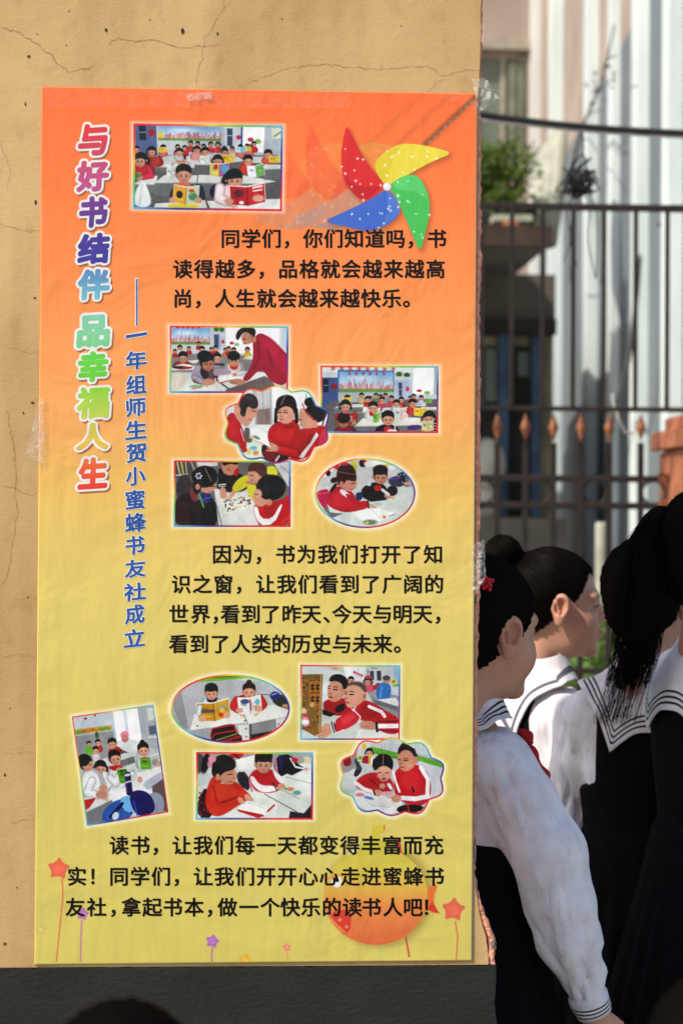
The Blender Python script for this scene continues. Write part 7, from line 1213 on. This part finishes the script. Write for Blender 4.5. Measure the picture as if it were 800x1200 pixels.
# ---------------------------------------------------------------- cables overhead
def cable(name, pts, Y, r, m, label, n=8):
    L = spline([P(x, y, Y) for x, y in pts], n); o = MB().tube(L, r, 8).build(name, m, None, True, org=L[0]); return tag(o, label, 'cable')
M_BLK = mat('black_rubber', (.013, .014, .013), .5, .2, 40); M_GRC = mat('pale_cable_sheath', (.48, .44, .40), .6, .2, 40); M_GRY = mat('grey_cord', (.16, .17, .17), .6, .2, 40)
cable('overhead_cable', [(-900, -330), (-300, -120), (100, 10), (380, 96), (470, 118), (555, 133), (620, 142), (700, 150), (800, 156), (900, 158)], 4.6, .0125, M_BLK, 'thick black cable sagging across the background above the railing')
cable('overhead_cable', [(-900, -320), (-300, -108), (100, 24), (380, 112), (470, 127), (555, 139), (620, 147), (700, 155), (800, 161), (900, 163)], 4.6, .0048, M_GRC, 'thin pale cable running just below the thick black one')
# ---------------------------------------------------------------- ribbed wing of the building, running away on the right
def D_at(px): return 18 / (1 + .0045 * (px - 658))
def wing(px, off=0.0):
    D = D_at(px); p = P(px, 600, D - 3.5); return p
A, B = wing(622), wing(1060); A.z = B.z = 0; dirw = (B - A).normalized(); nrm = Vector((dirw.y, -dirw.x, 0)); nrm = nrm if nrm.x < 0 else -nrm
def on_wing(px):
    """where the view line at px meets the wing's wall plane"""
    d = _M @ Vector(((px - 400) / FPX, 0, -1)); o_ = _C - A; den = d.x * nrm.x + d.y * nrm.y; t = -(o_.x * nrm.x + o_.y * nrm.y) / den; q = _C + d * t; return Vector((q.x, q.y, 0))
M_BLU = mat('blue_grey_paint', (.175, .21, .225), .85, .15, 2.5, .2, 50, stretch=(1, 1, .4)); M_PNK = mat('faded_pink_plaster', (.41, .325, .27), .9, .15, 2, .25, 50)
bw = thing('building_wing', A.lerp(B, .5), 'long building side with white ribs, blue grey below and pink above, at far right', 'building')
ZB, ZT = P(658, 185, D_at(658) - 3.5).z, 9.5
def slab(name, p, q, d0, d1, z0, z1, m, parent):
    v = [p + nrm * d0, q + nrm * d0, q + nrm * d1, p + nrm * d1]; return MB().prism([Vector((t.x, t.y, 0)) for t in v], (0, 0, z0), (0, 0, z1)).build(name, m, parent)
slab('lower_wall', A, B, -.4, 0, 0, ZB, M_BLU, bw); slab('upper_wall', A, B, -.4, -.002, ZB, ZT, M_PNK, bw)
M_RIB = mat('white_rib_paint', (.74, .80, .78), .85, .12, 2.5, .2, 60, stretch=(1, 1, .25), col2=(.50, .58, .57))
for a_, b_ in ((640, 657), (683, 699), (716.5, 724), (741, 758), (779, 798), (826, 846), (876, 900), (940, 966)):
    q = on_wing(b_); D = (q - _C).length; wd = (b_ - a_ - 3) * D / FPX; s_ = q + dirw * -.30; slab('rib', s_, q, 0.001, max(.05, wd), 0, ZT - .01, M_RIB, bw)
slab('base_ledge', on_wing(650) , B, .003, .10, 0, .55, M_WHT, bw); slab('eaves', A + dirw * -.3, B, -.5, .6, ZT, ZT + .25, M_WHT, bw)
bb = on_wing(671); # small bracket boxes on the wing
for x, y0, y1 in ((714, 306, 330), (786, 232, 262)):
    q = on_wing(x); D = q.y - _C.y; z0, z1 = P(x, y1, q.y).z, P(x, y0, q.y).z; slab('vent_hood', q - dirw * .12, q + dirw * .10, .001, .07, z0, z1, M_BLU, bw)
# back building with the tall window
YB = 17.2; bk = thing('rear_building', ground_at(560, YB), 'faded pink house front with a tall curtained window, behind the shed', 'building')
def rect(name, x0, y0, x1, y1, Y, d, m, parent, bevel=0): a, b = P(x0, y0, Y), P(x1, y1, Y); return MB().box((a.x, Y, b.z), (b.x, Y + d, a.z)).build(name, m, parent, bevel=bevel)
def wallbox(x0, x1, z0, z1): return MB().box((x0, YB, z0), (x1, YB + .3, z1))
wa, wb = P(545, 58, YB), P(617, 214, YB); xL, xR = P(-900, 600, YB).x, P(650, 600, YB).x; zS, zH = wb.z, wa.z
mb = MB(); mb.box((xL, YB, 0), (wa.x, YB + .3, 10)); mb.box((wb.x, YB, 0), (xR, YB + .3, 10)); mb.box((wa.x, YB, 0), (wb.x, YB + .3, zS)); mb.box((wa.x, YB, zH), (wb.x, YB + .3, 10)); mb.build('wall', M_PNK, bk)
M_GLS = mat('dusty_green_glass', (.16, .20, .15), .25, .5, 3, spec=.6, stretch=(1, 1, .5), col2=(.075, .10, .085)); M_FRM = mat('weathered_frame', (.40, .36, .28), .8, .2, 9)
wn = MB().box((wa.x, YB + .06, zS), (wb.x, YB + .10, zS + .07)).box((wa.x, YB + .06, zH - .07), (wb.x, YB + .10, zH)).box((wb.x - .07, YB + .06, zS + .07), (wb.x, YB + .10, zH - .07)).box((wa.x, YB + .06, zS + .07), (wa.x + .07, YB + .10, zH - .07)).build('window', M_FRM, bk)
MB().box((wa.x + .07, YB + .09, zS + .07), (wb.x - .07, YB + .095, zH - .07)).build('pane', M_GLS, wn); xm = P(590, 100, YB).x
cv, cf = [], []; x0, x1 = P(594, 100, YB + .14).x, P(614, 100, YB + .14).x
MB().box((wa.x - .1, YB - .06, zH), (wb.x + .12, YB - .001, zH + .09)).build('lintel', M_FRM, bk); MB().box((xm - .02, YB + .055, zS + .07), (xm + .02, YB + .088, zH - .07)).build('mullion', M_FRM, wn)
cu = MB(); n = 24; cu.prism([Vector((x0 + (x1 - x0) * i / n, YB + .02 + .02 * math.sin(i * 1.9), 0)) for i in range(n + 1)] + [Vector((x1 - (x1 - x0) * i / n, YB + .045 + .02 * math.sin((n - i) * 1.9), 0)) for i in range(n + 1)], (0, 0, zS + .1), (0, 0, zH - .1)); cu.build('drawn_blind', mat('pale_green_blind', (.36, .38, .28), .9, .2, 6), wn)
rect('corner_pilaster', 624, -300, 633, 900, YB - .08, .079, M_WHT, bk); rect('corner_strip', 641, -300, 645, 900, YB - .08, .079, M_WHT, bk)
# ---------------------------------------------------------------- dark shed under a flat roof
YS, YW = 9.0, 10.5; sh = thing('shed', ground_at(560, YW), 'dim shed with rusty roof edge, grey wall and blue door posts', 'shed')  # roof edge set well forward so the overhang shades the front
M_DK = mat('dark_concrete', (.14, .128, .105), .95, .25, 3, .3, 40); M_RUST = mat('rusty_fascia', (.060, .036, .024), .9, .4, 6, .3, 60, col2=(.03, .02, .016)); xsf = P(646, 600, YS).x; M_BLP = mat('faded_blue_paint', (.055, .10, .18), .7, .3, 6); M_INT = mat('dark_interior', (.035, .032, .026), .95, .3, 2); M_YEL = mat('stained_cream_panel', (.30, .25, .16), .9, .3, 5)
xs0, xs1 = P(-700, 600, YW).x, P(649, 600, YW).x
def zz(y, Y): return P(600, y, Y).z
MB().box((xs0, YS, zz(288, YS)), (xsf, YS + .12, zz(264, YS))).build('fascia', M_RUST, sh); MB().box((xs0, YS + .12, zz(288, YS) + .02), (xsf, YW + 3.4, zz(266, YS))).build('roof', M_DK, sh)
zl, zl2 = zz(374, YW), zz(392, YW)
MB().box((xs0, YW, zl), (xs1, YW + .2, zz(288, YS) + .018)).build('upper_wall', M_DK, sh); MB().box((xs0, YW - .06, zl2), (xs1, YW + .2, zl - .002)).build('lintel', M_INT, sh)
for x0, x1 in ((583.5, 594.5), (622.5, 632), (520, 531)): a, b = P(x0, 500, YW), P(x1, 500, YW); MB().box((a.x, YW - .02, zz(606, YW)), (b.x, YW + .1, zl2 - .002)).build('door_post', M_BLP, sh)
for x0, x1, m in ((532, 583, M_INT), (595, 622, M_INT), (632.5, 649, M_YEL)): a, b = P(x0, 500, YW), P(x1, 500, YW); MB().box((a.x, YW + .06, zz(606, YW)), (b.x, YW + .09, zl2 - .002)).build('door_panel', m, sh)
for x0, x1, y0, y1, m in ((566, 583, 393, 404, M_YEL), (596, 621, 393, 404, M_YEL), (570, 583, 408, 470, M_GLS), (608, 621, 412, 440, M_GLS)): a, b = P(x0, y0, YW), P(x1, y1, YW); MB().box((a.x, YW + .05, b.z), (b.x, YW + .058, a.z)).build('transom', m, sh)
a = P(606, 470, YW); MB().box((xs0, YW - .5, 0), (xs1, YW + .3, zz(608, YW))).build('doorstep', M_DK, sh)
MB().box((xs1 - .12, YW + .2, 0), (xs1, YW + 3.2, zz(288, YS))).build('side_wall', M_DK, sh)
cpt = P(571, 545, YW - .25); mb = MB(); pts = [(math.sin(t) * .115, math.cos(t)) for t in np.linspace(0, math.pi, 12)]
vv = [(cpt.x + r_ * math.cos(a_), YW - .25 + r_ * math.sin(a_) * .7, cpt.z + z_ * .17) for a_ in [2 * math.pi * i / 16 for i in range(16)] for r_, z_ in pts]
mb.add(vv, [(i * 12 + j, i * 12 + j + 1, ((i + 1) % 16) * 12 + j + 1, ((i + 1) % 16) * 12 + j) for i in range(16) for j in range(11)]); mb.tube([(cpt.x, YW - .25, cpt.z - .15), (cpt.x, YW - .25, zz(608, YW) + .002)], .07, 10); o = mb.build('covered_jar', mat('off_white_glaze', (.5, .47, .40), .6, .2, 8), None, True, org=(cpt.x, YW - .25, zz(608, YW))); tag(o, 'off white rounded jar standing on the dim doorstep left of the blue door post', 'jar')
# ---------------------------------------------------------------- roof clutter
M_PIPE = mat('pale_plastic_pipe', (.42, .42, .33), .6, .2, 9); zr_ = zz(264, YS) + .001
for (x0, y0, x1, lb) in ((656, 152, 641, 'white pipe leaning on the ribbed wall, rightmost of three on the shed roof'), (649, 163, 629, 'pale pipe leaning between the shrub and two other pipes'), (642, 172, 622, 'pale pipe leaning closest to the green shrub')):
    t = P(x0, y0, 10.2); bt = P(x1, 240, 9.9); bt.z = zr_ + .02; o = MB().tube([bt, bt.lerp(t, .5) + Vector((.02, 0, 0)), t], [.060, .055, .046], 12).build('plastic_pipe', M_PIPE, None, True, org=bt); tag(o, lb, 'pipe', 'pipes leaning on the shed roof')
for x0, x1, y, m, lb in ((577, 622, 236, M_PIPE, 'broken pale board lying across the front of the shed roof'), (588, 606, 250, M_GP, 'orange brick lying under the broken board on the shed roof')):
    a, b = P(x0, y, 9.3), P(x1, y, 9.3); h_ = .035 if m is M_PIPE else .06; z0 = zr_ + .001 if m is M_GP else zr_ + .062; o = MB().box((a.x, 9.25, z0), (b.x, 9.42, z0 + h_), rotz_ if False else None).build('plank' if m is M_PIPE else 'loose_brick', m, None, org=(a.x, 9.3, z0)); tag(o, lb, 'board' if m is M_PIPE else 'brick')
def leaf_mat(name, c, c2):
    m = mat(name, c, .55, .3, 25, col2=c2); b = m.node_tree.nodes['Principled BSDF']; b.inputs['Subsurface Weight'].default_value = 0
    tr = m.node_tree.nodes.new('ShaderNodeBsdfTranslucent'); mx = m.node_tree.nodes.new('ShaderNodeMixShader'); tr.inputs[0].default_value = (c[0] * 1.6, c[1] * 1.6, c[2], 1); mx.inputs[0].default_value = .3
    L = m.node_tree.links; L.new(b.outputs[0], mx.inputs[1]); L.new(tr.outputs[0], mx.inputs[2]); L.new(mx.outputs[0], m.node_tree.nodes['Material Output'].inputs['Surface']); return m
M_LEAF = leaf_mat('shrub_leaf', (.12, .18, .03), (.035, .07, .012)); M_WEED = leaf_mat('weed_leaf', (.20, .31, .085), (.10, .19, .04)); M_STEM = mat('plant_stem', (.10, .09, .04), .8, .3, 30)
def leaves(mb, c, rad, n, size, g, flat=1.0):
    for _ in range(n):
        d = Vector((g.gauss(0, 1), g.gauss(0, 1), g.gauss(0, 1))); d.normalize(); d *= rad * g.random() ** .4; p = Vector(c) + Vector((d.x, d.y, d.z * flat)); a = Vector((g.gauss(0, 1), g.gauss(0, 1), g.gauss(0, .6))).normalized(); b = a.orthogonal().normalized(); b.rotate(Matrix.Rotation(g.uniform(0, 6.28), 3, a)); s_ = size * g.uniform(.6, 1.3); k = a.cross(b)
        mb.add([p, p + a * s_ * .5 + b * s_ * .26, p + a * s_ + k * s_ * .1, p + a * s_ * .5 - b * s_ * .26], [(0, 1, 2, 3)])
g = random.Random(33); fo = MB()
sc_ = P(588, 205, 9.75)
for k in range(16): leaves(fo, (sc_.x + g.uniform(-.28, .12), 9.75 + g.uniform(-.2, .2), zr_ + .14 + g.uniform(.0, .40)), .14, 130, .06, g)
pl = thing('potted_shrub', (sc_.x, 9.75, zr_), 'bushy green potted shrub on the shed roof', 'plant'); st = MB()
for k in range(7): a_ = g.uniform(0, 6.28); st.tube([(sc_.x, 9.75, zr_ + .15), (sc_.x + .1 * math.cos(a_), 9.75 + .1 * math.sin(a_), zr_ + .35), (sc_.x + .24 * math.cos(a_), 9.75 + .2 * math.sin(a_), zr_ + .6)], [.014, .009, .004], 6)
st.build('stem', M_STEM, pl); fo.build('foliage', M_LEAF, pl); pot = MB(); pot.tube([(sc_.x, 9.75, zr_ + .001), (sc_.x, 9.75, zr_ + .17), (sc_.x, 9.75, zr_ + .20)], [.16, .21, .22], 20).build('pot', M_INT, pl, True)
# black tangle of wire hanging from the overhead cable, its ends trailing
g = random.Random(8); tg = MB(); c0 = P(679, 214, 4.62)
for k in range(26):
    a = [c0 + Vector((g.gauss(0, .028), g.gauss(0, .02), g.gauss(0, .035))) for _ in range(5)]; tg.tube(spline(a, 5), .0035, 5)
tg.tube(spline([P(682, 149, 4.6), P(683, 172, 4.62), P(681, 196, 4.62)], 5), .003, 5)
for x in (664, 672, 690, 697): tg.tube(spline([c0, P(x, 245, 4.62), P(x + g.uniform(-5, 5), 280, 4.62), P(x + g.uniform(-8, 8), 315 + g.uniform(-10, 20), 4.62)], 6), .0022, 5)
o = tg.build('wire_tangle', M_BLK, None, True, org=c0); tag(o, 'black tangle of old wire hanging from the thick cable', 'wire')
# dry vine and cords on the ribbed wall
def wpt(px, py, out): q = on_wing(px); d = q + nrm * out; pp = P(px, py, d.y); return Vector((d.x, d.y, pp.z))
M_VINE = mat('dry_vine_bark', (.16, .145, .12), .9, .3, 30); vn = MB(); g = random.Random(5)
vr = .012
V0 = [wpt(700, 205, .2), wpt(716, 150, .2), wpt(735, 110, .2), wpt(748, 72, .2), wpt(758, 30, .2)]
vn.tube(spline(V0, 6), [.012 - .0003 * i for i in range(25)], 6)
for x0, y0, x1, y1 in ((735, 110, 752, 96), (722, 136, 742, 130), (712, 160, 735, 178), (706, 185, 690, 170), (748, 72, 760, 66), (700, 205, 700, 330), (700, 205, 712, 250)): vn.tube(spline([wpt(x0, y0, .2), wpt((x0 + x1) / 2 + 3, (y0 + y1) / 2 - 3, .2), wpt(x1, y1, .2)], 5), .005, 5)
for _ in range(5): x = g.uniform(728, 752); leaves(vn, wpt(x, 110 - (x - 735) * 2.4, .2), .10, 5, .045, g)
o = vn.build('dry_vine', M_VINE, None, True, org=V0[0]); tag(o, 'dry leafless vine climbing across the white ribs of the building side', 'vine')
o = MB().tube(spline([wpt(783, 300, .16), wpt(778, 360, .16), wpt(770, 430, .17), wpt(757, 478, .18), wpt(750, 520, .18)], 8), .014, 6).build('slack_cord', M_GRY, None, True, org=wpt(783, 300, .16)); tag(o, 'grey cord hanging slack against the ribbed wall by the gate post', 'cord')
cable('hanging_wire', [(717, 462), (720, 478), (726, 494), (733, 507), (741, 506), (749, 494), (753, 482)], 5.36, .0052, mat('white_wire', (.66, .66, .60), .6, .1), 'white wire looping in a slack curve below the grille rail')
o = MB(); a = P(704, 612, 7.2); o.tube([(a.x, 7.2, 0), (a.x, 7.2, a.z - .01), (a.x, 7.2, a.z)], [.030, .030, .026], 14); o = o.build('white_stake', M_PIPE, None, True, org=(a.x, 7.2, 0)); tag(o, 'short white upright pipe among the weeds behind the railing', 'pipe')
# weeds in the sun behind the railing
g = random.Random(44); WL = ['pale weed clump behind the railing beside the nearest girl', 'sunlit weed below the white upright pipe', 'tall weed in the gap before the profile girl', 'bright weed between the profile girl and the ponytail', 'weed clump at the foot of the ribbed wall, by the gate post', 'low weed close behind the railing, left of the white pipe', 'broad leafed weed nearest the ponytail']
for (x, Y, top), lb in zip(((655, 7.4, 720), (690, 6.6, 690), (716, 6.2, 700), (738, 6.6, 690), (768, 7.2, 660), (672, 6.0, 760), (752, 6.1, 730)), WL):
    b_ = P(x, 800, Y); zt_ = P(x, top, Y).z; w_ = thing('weed', (b_.x, Y, 0), lb, 'plant', 'weeds behind the railing'); st, fo = MB(), MB()
    for k in range(9):
        dx, dy = g.gauss(0, .14), g.gauss(0, .14); h_ = zt_ * g.uniform(.7, 1.0); st.tube([(b_.x + dx * .3, Y + dy * .3, 0), (b_.x + dx * .7, Y + dy * .7, h_ * .5), (b_.x + dx, Y + dy, h_)], [.007, .005, .002], 5)
        for q in range(7): t = .45 + .55 * q / 6; leaves(fo, (b_.x + dx * (.4 + .6 * t), Y + dy * (.4 + .6 * t), h_ * t), .07, 18, .06, g)
    st.build('stem', M_STEM, w_); fo.build('foliage', M_WEED, w_)
for o in bpy.data.objects:
    if '_o' in o: del o['_o']
